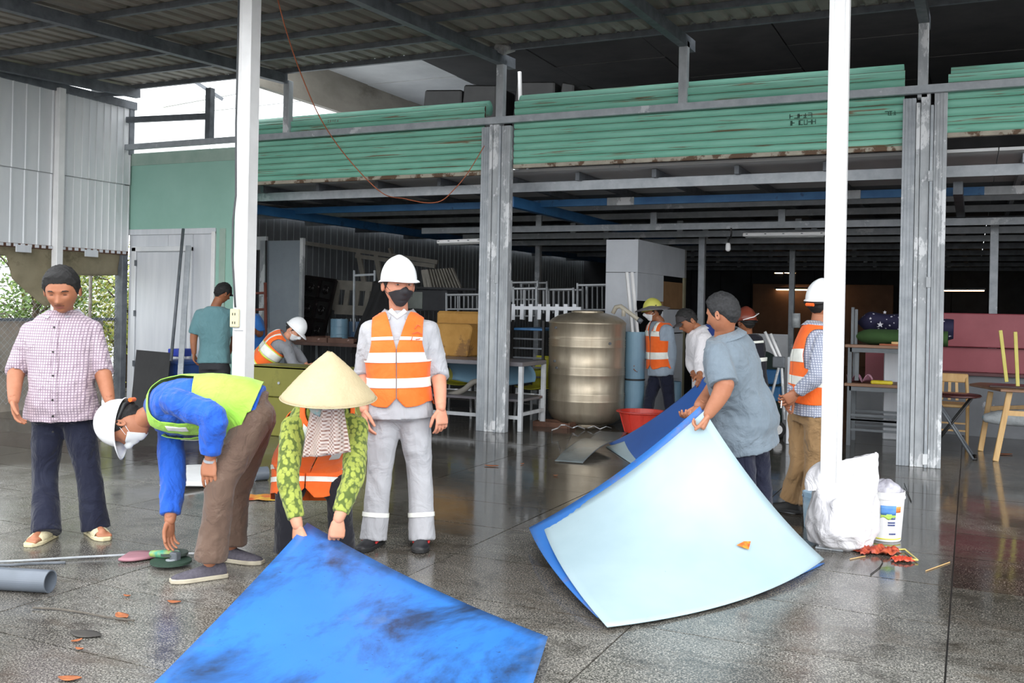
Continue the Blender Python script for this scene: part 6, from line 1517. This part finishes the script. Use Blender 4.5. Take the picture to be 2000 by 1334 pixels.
# red basin
c = gnd(1252, 838) + V((0, 0, 0)); c = V((onY(1254, 800, 10.9).x, 10.9, 0))
t = empty('basin', c, 'red plastic basin on the floor right of the steel tank', 'basin'); redp = mat('red_plastic', 'c8372a', 'd4463a', 3, .35)
build('bowl', MB().lathe([(.19, 0), (.20, .01), (.265, .24), (.30, .245), (.30, .255), (.255, .255), (.185, .02)], c, 48), redp, t, smooth=False)
for k in range(10): a = 2 * PI * k / 10; build('rib', MB().bar(c + V((math.cos(a) * .205, math.sin(a) * .205, .02)), c + V((math.cos(a) * .268, math.sin(a) * .268, .235)), .012), redp, t)

# stencilled and painted marks on the shutters (too faint to read in the photograph)
shs = [o for o in bpy.data.objects if o.name.startswith('roller_shutter')]
stm = mat('dark_stencil', '2c4a3e', rough=.7); rdm = mat('red_lettering', '8a3a34', rough=.6)
def marks(sh, px, py, n, dx, h, mt, seed):
    r = random.Random(seed)
    for k in range(n):
        g = MB(); p = onY(px + k * dx, py - k * dx * .07, FY - .016); w = dx / 190 * .7
        for q in range(3):
            a = r.random()
            if a < .5: x = p.x + w * r.choice((0, .5, 1)); g.box((x, p.y, p.z), (x + w * .2, p.y + .002, p.z + h))
            else: z = p.z + h * r.choice((0, .45, .9)); g.box((p.x, p.y, z), (p.x + w, p.y + .002, z + h * .14))
        build('painted_mark', g, mt, sh, fix=False)
marks(shs[0], 640, 240, 5, 4.6, .032, rdm, 2); marks(shs[1], 1538, 246, 7, 8, .05, stm, 3); marks(shs[1], 1542, 232, 5, 9, .045, stm, 4); marks(shs[1], 1728, 226, 3, 8, .04, stm, 5)
# ================================================================ INSIDE THE SHED : right bay
# folding trolley and machine behind the grey-haired man
t = empty('folding_trolley', gnd(1512, 850), 'white folding trolley frame standing behind the checked-shirt worker', 'trolley')
for a_, b_2 in (((1494, 648), (1521, 708)), ((1505, 652), (1528, 706))): build('handle_tube', MB().tube([at(*a_, 10.6), at(*b_2, 10.5)], .016, 8), whitep, t, smooth=True)
for a_, b_2 in (((1524, 705), (1500, 800)), ((1526, 705), (1532, 820))): build('leg_tube', MB().tube([at(*a_, 10.5), at(*b_2, 10.4)], .015, 8), galv_l, t, smooth=True)
build('joint', MB().box(at(1518, 718, 10.5) - V((.05, .03, 0)), at(1518, 718, 10.5) + V((.08, .03, .12))), galv_d, t, bevel=.01)
def wheel(c, ax, r, w, t, nm='wheel'):
    c = V(c); ax = V(ax).normalized(); s1 = ax.cross(V((0, 0, 1))).normalized(); vs = []; n = 28
    pr = [(r * .5, -w / 2), (r * .9, -w / 2), (r, -w * .3), (r, w * .3), (r * .9, w / 2), (r * .5, w / 2)]
    for rr_, o in pr:
        for k in range(n): vs.append(c + ax * o + s1 * rr_ * math.cos(2 * PI * k / n) + V((0, 0, 1)) * rr_ * math.sin(2 * PI * k / n))
    ty = build(nm, MB().add(vs, [(i * n + k, i * n + (k + 1) % n, (i + 1) * n + (k + 1) % n, (i + 1) * n + k) for i in range(5) for k in range(n)]), rubber, t, smooth=True)
    build('wheel_hub', MB().tube([c - ax * w * .52, c + ax * w * .52], r * .55, 20), whitep, ty)
p = gnd(1517, 856); wheel((p.x, p.y, .10), D(.1, -1, 0), .10, .06, t); p = gnd(1512, 840); wheel((p.x, p.y, .11), D(.1, -1, 0), .09, .05, t)
slab('board', (onY(1474, 652, 12.2), onY(1540, 654, 12.2), onY(1540, 850, 12.0), onY(1474, 850, 12.0)), .03, mat('pale_marble', '7b7d80', '8c8e91', 3, .4, c3='5a5c60', s3=3, t3=.58), 'grey veined board standing behind the trolley', 'board')
c = onY(1500, 690, 11.6)
def hp(u, v): a = u * PI; return V((c.x - .30 + .45 * u * 1.1, 11.6 - .15 * math.sin(PI * v), .0 + (c.z + .02) * (1 - v) * (1 - .25 * abs(u - .55) ** 1.5 * 2)))
build('tarpaulin', MB().grid(hp, 18, 10, .01), mat('dark_green_cloth', '10201d', '1a2b27', 6, .85, 0, .4), None, smooth=True, label='dark green cloth over boxes beside the trolley', cat='cloth')
for k, (x_, y_) in enumerate(((1510, 735), (1512, 768))): q_ = onY(x_, y_, 11.3); boxthing('crate', (q_.x - .1, 11.3, q_.z - .09), (q_.x + .06, 11.5, q_.z + .07), bluebeam, ('upper' if k == 0 else 'lower') + ' small blue crate in front of the dark green cloth', 'crate', .01, 'small blue crates')
build('pedestal', MB().box(onY(1531, 856, 10.7), onY(1547, 660, 10.7) + V((0, .15, 0))) if False else MB().box((onY(1535, 850, 10.9).x, 10.9, 0), (onY(1550, 850, 10.9).x, 11.0, .95)), whited, None, bevel=.005, label='narrow white upright board beside the trolley wheels', cat='board')
build('glass_bottle_rack', MB().tube([onY(1555, 612, 12.0), onY(1555, 640, 12.0)], .05, 12), mat('clear_plastic_tube', '8f9496', 'a3a8aa', 20, .2), None, smooth=True, label='clear ribbed plastic tube standing behind the orange vest', cat='tube')
# welded rack with wooden shelves
Yr = 11.2
x0, x1 = onY(1660, 700, Yr).x, onY(1790, 700, Yr).x
t = empty('shelf_rack', ((x0 + x1) / 2, Yr, 0), 'grey steel rack with two worn wooden shelves behind the white post', 'rack'); stl = mat('grey_painted_steel', '5e6367', '6d7276', 5, .5)
z1 = Zat(1700, 676, Yr); z2 = Zat(1700, 752, Yr); z3 = Zat(1700, 812, Yr)
for x in (x0, x1):
    for y in (Yr, Yr + .5): build('leg', MB().box((x - .02, y - .02, 0), (x + .02, y + .02, z1 - .02)), stl, t)
for z in (z1, z2): build('shelf', MB().box((x0 - .05, Yr - .04, z - .02), (x1 + .03, Yr + .54, z + .012)), woodB, t, bevel=.003); build('rail', MB().box((x0, Yr - .02, z - .07), (x1, Yr + .02, z - .022)), stl, t)
for z in (z3, z3 - .05, z3 - .16, .28): build('rod', MB().bar((x0, Yr, z), (x1, Yr, z), .02, .025), stl, t); build('rod', MB().bar((x0, Yr + .5, z), (x1, Yr + .5, z), .02, .025), stl, t)
for px, top_ in ((1660, 600), (1667, 604)): build('upright', MB().box((onY(px, 650, Yr).x, Yr + .1, z1), (onY(px, 650, Yr).x + .03, Yr + .13, Zat(px, top_, Yr))), stl, t)
build('pull_box', MB().box((x0 + .05, Yr + .02, z2 + .04), (x0 + .09, Yr + .06, z1 - .03)), stl, t)
# star-printed roll, green roll
m, nt, b = newmat('navy_star_fabric', .8); co = coords(nt); vo = nt.N('ShaderNodeTexVoronoi'); vo.inputs['Scale'].default_value = 17; nt.L(co, vo.inputs['Vector'])
k = ramp(nt, vo.outputs['Distance'], [(.17, (1, 1, 1)), (.20, (0, 0, 0))]); nt.L(mixc(nt, k, '1a1738', 'c4c2cc'), b.inputs['Base Color']); starm = m
star_w = mat('white_star_print', 'c9c7cf', rough=.8)
A_ = onY(1672, 636, Yr + .2); B_ = onY(1800, 650, Yr + .2); A_ = V((A_.x, Yr + .25, z1 + .25)); B_ = V((x1 + .35, Yr + .25, z1 + .22))
def roll(u, v): a = v * 2 * PI; r = .13 + .02 * math.sin(5 * u * PI) + .01 * math.sin(3 * a); c_ = A_ * (1 - u) + B_ * u + V((0, 0, .03 * math.sin(u * 6))); s_ = math.sin(min(1, u * 6) * PI / 2); return c_ + V((0, math.cos(a) * r * s_, math.sin(a) * r * .8 * s_))
rl = build('fabric_roll', MB().grid(roll, 30, 24), starm, None, smooth=True, label='navy fabric roll printed with white stars on the top shelf', cat='fabric')
for (px, py, r_s) in ((1719, 634, .035), (1760, 628, .026), (1728, 610, .02), (1772, 640, .018), (1744, 648, .018), (1700, 622, .016)):
    c_ = onY(px, py, Yr + .10); vs = [c_ + V((math.cos(PI / 2 + k * PI / 5) * (r_s if k % 2 == 0 else r_s * .42), 0, math.sin(PI / 2 + k * PI / 5) * (r_s if k % 2 == 0 else r_s * .42))) for k in range(10)]
    build('star', MB().add([tuple(v) for v in vs] + [tuple(v + V((0, .02, 0))) for v in vs], [tuple(range(10)), tuple(range(19, 9, -1))] + [(k, (k + 1) % 10, (k + 1) % 10 + 10, k + 10) for k in range(10)]), star_w, rl)
def roll2(u, v): a = v * 2 * PI; c_ = V((x0 + (x1 + .3 - x0) * u, Yr + .15, z1 + .10)); r = .085 * math.sin(min(1, u * 5) * PI / 2); return c_ + V((0, math.cos(a) * r * 1.6, math.sin(a) * r))
build('fabric_roll', MB().grid(roll2, 16, 18), mat('moss_green_cloth', '2e4a22', '39562b', 5, .9), None, smooth=True, label='moss green roll lying under the starry fabric', cat='fabric')
boxthing('plank', (x0 + .3, Yr - .03, z1 + .012), (x1 + .05, Yr + .1, z1 + .03), mat('orange_brown_wood', '9a5233', 'a96141', 6, .5), 'orange-brown strip of wood on the top shelf', 'wood', .003)
boxthing('wood_block', (x0 + .42, Yr - .02, z1 + .03), (x0 + .52, Yr + .03, z1 + .055), woodL, 'tiny pale wood block on the orange-brown strip', 'wood', .003)
build('plastic_packet', MB().box((onY(1700, 745, Yr).x, Yr, z2 + .012), (onY(1743, 745, Yr).x, Yr + .12, z2 + .05)), mat('yellow_packet', 'c9b41f', 'd8c63a', 18, .3), None, bevel=.01, label='yellow packet on the lower wooden shelf', cat='packet')
crp = onY(1675, 740, Yr); q = MB()
q.grid(lambda u, v: V((crp.x - .12 + .26 * u, Yr + .05 + .25 * v, z2 + .02 + .09 * abs(math.sin(7 * u + 2) * math.cos(5 * v)))), 18, 10, .003)
build('plastic_bag', q, mat('pink_patterned_film', 'a0607a', 'c9a0ae', 30, .4), None, smooth=True, label='crumpled pink patterned bag on the lower shelf', cat='bag')
boxthing('white_stack', (onY(1727, 700, 12.0).x, 11.95, 0), (onY(1792, 700, 12.0).x, 12.4, 1.05), None or whited, 'white panelled unit standing behind the rack', 'cabinet', .01)
for k in range(5):
    o = bpy.data.objects[-1] if False else None
boxthing('board', (onY(1690, 700, 12.6).x, 12.6, .55), (onY(1727, 700, 12.6).x, 12.65, 1.0), maroon, 'small maroon board behind the rack', 'board', .005)
boxthing('board', (onY(1655, 800, 12.8).x, 12.75, 0), (onY(1727, 800, 12.8).x, 12.8, .58), bpy.data.materials['pale_marble'], 'grey veined board low behind the rack', 'board', .005)
# maroon bench-wall with grey marble front
Yk = 12.9
xa, xb = onY(1800, 700, Yk).x, 3.4
t = empty('counter', ((xa + xb) / 2, Yk, 0), 'long maroon upholstered counter with grey veined front, right of the steel column', 'counter')
gm = mat('grey_veined_laminate', '63666b', '74777c', 2.5, .35, c3='a3a6ab', s3=2.2, t3=.64, w3=.02)
zA, zB, zC = Zat(1900, 612, Yk), Zat(1900, 680, Yk), Zat(1900, 727, Yk)
build('front_board', MB().box((xa, Yk, 0), (xb, Yk + .05, zC - .04)), gm, t); build('ledge', MB().box((xa, Yk - .08, zC - .04), (xb, Yk + .1, zC)), mat('maroon_ledge', '4b2427', '5a2e31', 4, .4), t, bevel=.004)
build('lower_back', MB().box((xa, Yk + .12, zC), (xb, Yk + .16, zB)), maroon, t); build('upper_back', MB().box((xa, Yk + .02, zB + .01), (xb, Yk + .08, zA)), maroon, t, bevel=.01)
# wooden chair
def tube_l(pts, r, mt, nm, t, n=8): return build(nm, MB().tube(pts, r, n), mt, t, smooth=True)
Yw = 11.9; c = V((onY(1852, 850, Yw).x, Yw, 0)); t = empty('wooden_chair', c, 'light wooden chair with a slatted back behind the folding stool', 'chair')
h = Zat(1850, 733, Yw)
for sx in (-.19, .19):
    tube_l([c + V((sx, .20, 0)), c + V((sx, .18, .45)), c + V((sx * .9, .26, h))], .019, woodL, 'rear_leg', t); tube_l([c + V((sx, -.18, 0)), c + V((sx, -.18, .45))], .019, woodL, 'front_leg', t)
build('top_rail', MB().box(c + V((-.19, .235, h - .09)), c + V((.19, .265, h + .01))), woodL, t, bevel=.01)
for k in (-1, 0, 1): build('back_slat', MB().bar(c + V((k * .08, .20, .48)), c + V((k * .07, .255, h - .08)), .03, .012), woodL, t)
build('seat', MB().box(c + V((-.21, -.20, .43)), c + V((.21, .21, .465))), woodL, t, bevel=.01)
for z in (.18, .26): build('stretcher', MB().bar(c + V((-.19, -.18, z)), c + V((.19, -.18, z)), .018), woodL, t); build('stretcher', MB().bar(c + V((-.19, -.18, z)), c + V((-.19, .2, z)), .018), woodL, t)
# folding stool with round dark seat
Ys = 10.9; c = V((onY(1850, 880, Ys).x, Ys, 0)); zt = Zat(1860, 770, Ys)
t = empty('folding_stool', c, 'black folding stool with a round dark brown seat right of the steel column', 'stool')
build('seat', MB().lathe([(.02, zt - .02), (.26, zt - .02), (.275, zt - .008), (.26, zt + .006), (.02, zt + .012)], c + V((.04, 0, 0)), 40), mat('dark_red_brown_seat', '3a1c1b', '452423', 5, .25), t, smooth=True)
for y in (-.15, .15):
    tube_l([c + V((-.18, y, .03)), c + V((.22, y, zt - .02))], .012, blackm, 'leg', t); tube_l([c + V((.24, y, .012)), c + V((-.14, y, zt - .02))], .012, galv_d, 'leg', t)
tube_l([c + V((.24, -.15, .012)), c + V((.27, -.12, .012)), c + V((.27, .12, .012)), c + V((.24, .15, .012))], .012, blackm, 'foot_bar', t); tube_l([c + V((-.18, -.15, .03)), c + V((-.18, .15, .03))], .012, blackm, 'foot_bar', t)
# wooden table with an upturned stool on it
Yt = 10.7
zt = Zat(1950, 756, Yt + .3)
xl = onY(1893, 753, Yt + .6).x
t = empty('wooden_table', (xl + .75, Yt + .4, 0), 'light wooden dining table with splayed legs at the right edge', 'table')
build('top', MB().prism([(xl, Yt + .62), (xl + .28, Yt), (xl + 1.6, Yt), (xl + 1.6, Yt + .95), (xl + .1, Yt + .95)], 'z', zt - .025, zt), woodB, t, bevel=.005)
def tl(px, py, px2, py2, Y_): build('leg', MB().bar(onY(px, py, Y_), V((onY(px2, py2, Y_).x, Y_ - .0, 0)), .055, .055), woodL, t, bevel=.006)
tl(1972, 765, 1944, 900, Yt + .12); tl(1935, 765, 1915, 868, Yt + .85)
build('leg', MB().bar((xl + 1.4, Yt + .12, zt - .02), (xl + 1.5, Yt + .1, 0), .055), woodL, t); build('leg', MB().bar((xl + 1.4, Yt + .85, zt - .02), (xl + 1.5, Yt + .85, 0), .055), woodL, t)
build('apron', MB().bar(onY(1935, 798, Yt + .85), onY(2040, 795, Yt + .85), .03, .05), woodL, t); build('apron', MB().bar((onY(1965, 800, Yt + .12).x, Yt + .12, zt - .24), (xl + 1.45, Yt + .12, zt - .24), .03, .05), woodL, t)
t = empty('upturned_stool', (onY(1975, 750, Yt + .35).x, Yt + .35, zt), 'dark seat stool with pale yellow legs turned upside down on the wooden table', 'stool'); o_ = V(t.location)
ylw = mat('pale_yellow_paint', 'c4b85c', 'd0c56c', 6, .5)
build('seat', MB().prism([(o_.x - .2, o_.y - .14), (o_.x + .22, o_.y - .16), (o_.x + .24, o_.y + .2), (o_.x - .16, o_.y + .2)], 'z', zt, zt + .022), mat('dark_brown_seat', '33211f', '402b28', 4, .3), t, bevel=.004)
for a_, b_2 in (((1966, 746), (1954, 645)), ((1988, 758), (1983, 648))):
    build('leg', MB().bar(onY(*a_, Yt + .3), onY(*b_2, Yt + .3), .034), ylw, t, bevel=.004)
for dx in (.22,): build('leg', MB().bar((o_.x + dx + .12, o_.y + .17, zt + .02), (o_.x + dx + .12, o_.y + .2, zt + .58), .034), ylw, t, bevel=.004)
c = onY(1975, 817, Yt + .5)
build('wrapped_bundle', MB().tube([c + V((-.22, 0, -.01)), c + V((-.12, 0, 0)), c + V((.1, 0, .01)), c + V((.5, .0, .01))], [.05, .075, .09, .08], 14, 'round'), mat('pale_wrap', 'a9b0b4', 'c3c9cc', 12, .5, 0, .6, c3='6f9db0', s3=6, t3=.6), None, smooth=True, label='bundle in pale plastic wrap resting on the bars under the wooden table', cat='bundle')
# things on the upper storey
t = empty('sofa', onY(890, 200, 11.4), 'black sofa stored above the shutter between roof and upper floor', 'sofa')
for (pxa, pya, pxb, pyb) in ((822, 176, 900, 216), (898, 166, 968, 214), (1000, 160, 1082, 200), (1088, 160, 1120, 190)):
    a, b_ = onY(pxa, pya, 11.4), onY(pxb, pyb, 11.4); build('cushion', MB().prism([(a.x, b_.z - .3), (b_.x, b_.z - .3), (b_.x, a.z - .04), (a.x + .06, a.z)], 'y', 11.4, 12.0), blackm, t, bevel=.02)
build('rod', MB().bar(onY(1015, 140, 10.6), onY(1016, 196, 10.6), .035), whitep, None, label='short white rod upright above the shutter', cat='rod')
slab('panel', (onY(1350, 700, 24), onY(1600, 640, 24), onY(1600, 585, 24), onY(1350, 585, 24)), .03, mat('warm_brown_wall', '5a4232', '6a4e3b', 2, .7), 'brown wooden panel wall deep in the shed under the lit lamp', 'panel') if False else None
boxthing('panel', (onY(1460, 640, 27).x, 27.6, 0), (onY(1740, 640, 27).x, 27.7, 2.2), mat('warm_brown_wall', '6a4a34', '7a583f', 2, .7), 'brown wooden panel wall deep in the shed under the lit lamp', 'panel')

# ================================================================ OUTSIDE LEFT
t = empty('chain_link_fence', (-10.8, 8.5, 0), 'chain-link fence under the pale cladding at the left', 'fence')
g = MB(); y0, y1, zb, zt = 4.0, 10.0, .1, 2.06; st = .085; H_ = zt - zb
k = y0 - H_
while k < y1:
    for sg in (1, -1):
        ya, yb = (k, k + H_) if sg == 1 else (k + H_, k); za, zc = zb, zt
        lo_y, hi_y = y0, y1
        def clp(ya, za, yb, zc):
            d_ = (yb - ya); 
            if abs(d_) < 1e-6: return None
            ts = sorted(((lo_y - ya) / d_, (hi_y - ya) / d_)); t0 = max(0, ts[0]); t1 = min(1, ts[1])
            return None if t0 >= t1 else (ya + d_ * t0, za + (zc - za) * t0, ya + d_ * t1, za + (zc - za) * t1)
        r_ = clp(ya, za, yb, zc)
        if r_: g.bar((-10.82, r_[0], r_[1]), (-10.82, r_[2], r_[3]), .0022)
    k += st
build('wire_mesh', g, galv_l, t, fix=False, kind='stuff')
for y in (5.2, 7.2, 9.5): build('post', MB().tube([(-10.83, y, 0), (-10.83, y, 2.1)], .022, 8), mat('rusty_white_post', 'a9a6a0', '7a6a60', 9, .7) if y == 5.2 else bpy.data.materials['rusty_white_post'], t, smooth=True)
netm = mat('beige_shade_net', '7f7760', '918870', 3, .9, 0, .3, c3='6b644f', s3=2, t3=.55, w3=.1)
def net(u, v):
    y = 4.6 + (10.0 - 4.6) * u; drop = .27 + .05 * math.sin(9 * u)
    if .62 < u < .79: drop = .34 + .42 * max(0, 1 - abs(u - .77) / .10) if u > .68 else .12
    return V((-10.78 - .04 * math.sin(25 * u + 3 * v) * v, y, 2.06 - drop * v))
build('shade_net', MB().grid(net, 60, 8, .003), netm, None, smooth=True, label='torn beige shade net hanging under the cladding', cat='net')
# trees beyond the fence
lg = [mat('leaf_light_green', '9fb85a', 'bccd78', 3, .6), mat('leaf_mid_green', '6f9044', '8ba75a', 3, .6), mat('leaf_yellow_green', 'b9bc4c', 'cfd070', 3, .6)]
twigm = mat('grey_brown_branch', '5a4c40', '6d5d4f', 9, .8)
def tree(x, y, h, r, n, mt, label, seed):
    q = random.Random(seed); t = empty('tree', (x, y, 0), label, 'tree', 'trees beyond the fence')
    g = MB(); g.tube([(x, y, 0), (x + .1, y, h * .35), (x + .05, y + .1, h * .7)], [.06, .045, .02], 7)
    tips = []
    for k in range(16):
        a = q.uniform(0, 6.3); z = q.uniform(.1, .6) * h; e = V((x + math.cos(a) * r * q.uniform(.5, 1), y + math.sin(a) * r * q.uniform(.5, 1), z + q.uniform(.2, .9))); s_ = V((x + .06, y, z)); mid = (s_ + e) / 2 + V((0, 0, .15))
        g.tube([s_, mid, e], [.02, .013, .006], 5); tips += [e, mid, (mid + e) / 2]
    build('trunk', g, twigm, t, smooth=True)
    f = MB()
    for k in range(n):
        c_ = q.choice(tips) + V((q.gauss(0, .28), q.gauss(0, .28), q.gauss(0, .26)))
        if c_.z < .05: c_.z = q.uniform(.1, 2)
        a = V((q.gauss(0, 1), q.gauss(0, 1), q.gauss(0, .5))).normalized(); b_4 = a.cross(V((q.gauss(0, 1), q.gauss(0, 1), q.gauss(0, 1)))).normalized(); s_ = q.uniform(.03, .055)
        f.add([c_ - a * s_, c_ + b_4 * s_ * .5, c_ + a * s_, c_ - b_4 * s_ * .5], [(0, 1, 2, 3)])
    build('foliage', f, mt, t, fix=False, kind='stuff')
for k, (x, y, h, r, mi, lb) in enumerate(((-13.0, 8.2, 2.6, 1.0, 0, 'light green shrub tree nearest the fence, left part'), (-12.9, 10.2, 2.8, 1.2, 1, 'mid green tree behind the shoulder of the checked-shirt man'), (-12.4, 11.6, 2.6, 1.0, 2, 'yellow-green tree seen beside the steel corner post'),
        (-14.5, 9.0, 3.2, 1.5, 0, 'pale green tree in the second row beyond the fence'), (-14.8, 11.5, 3.2, 1.5, 1, 'darker green tree in the second row beyond the fence'), (-13.4, 13.2, 3.0, 1.3, 0, 'light green tree farthest along the fence'), (-13.0, 15.2, 2.2, .8, 2, 'low yellow-green bush behind the white door wall'))):
    tree(x, y, h, r, 3600, lg[mi], lb, k + 3)
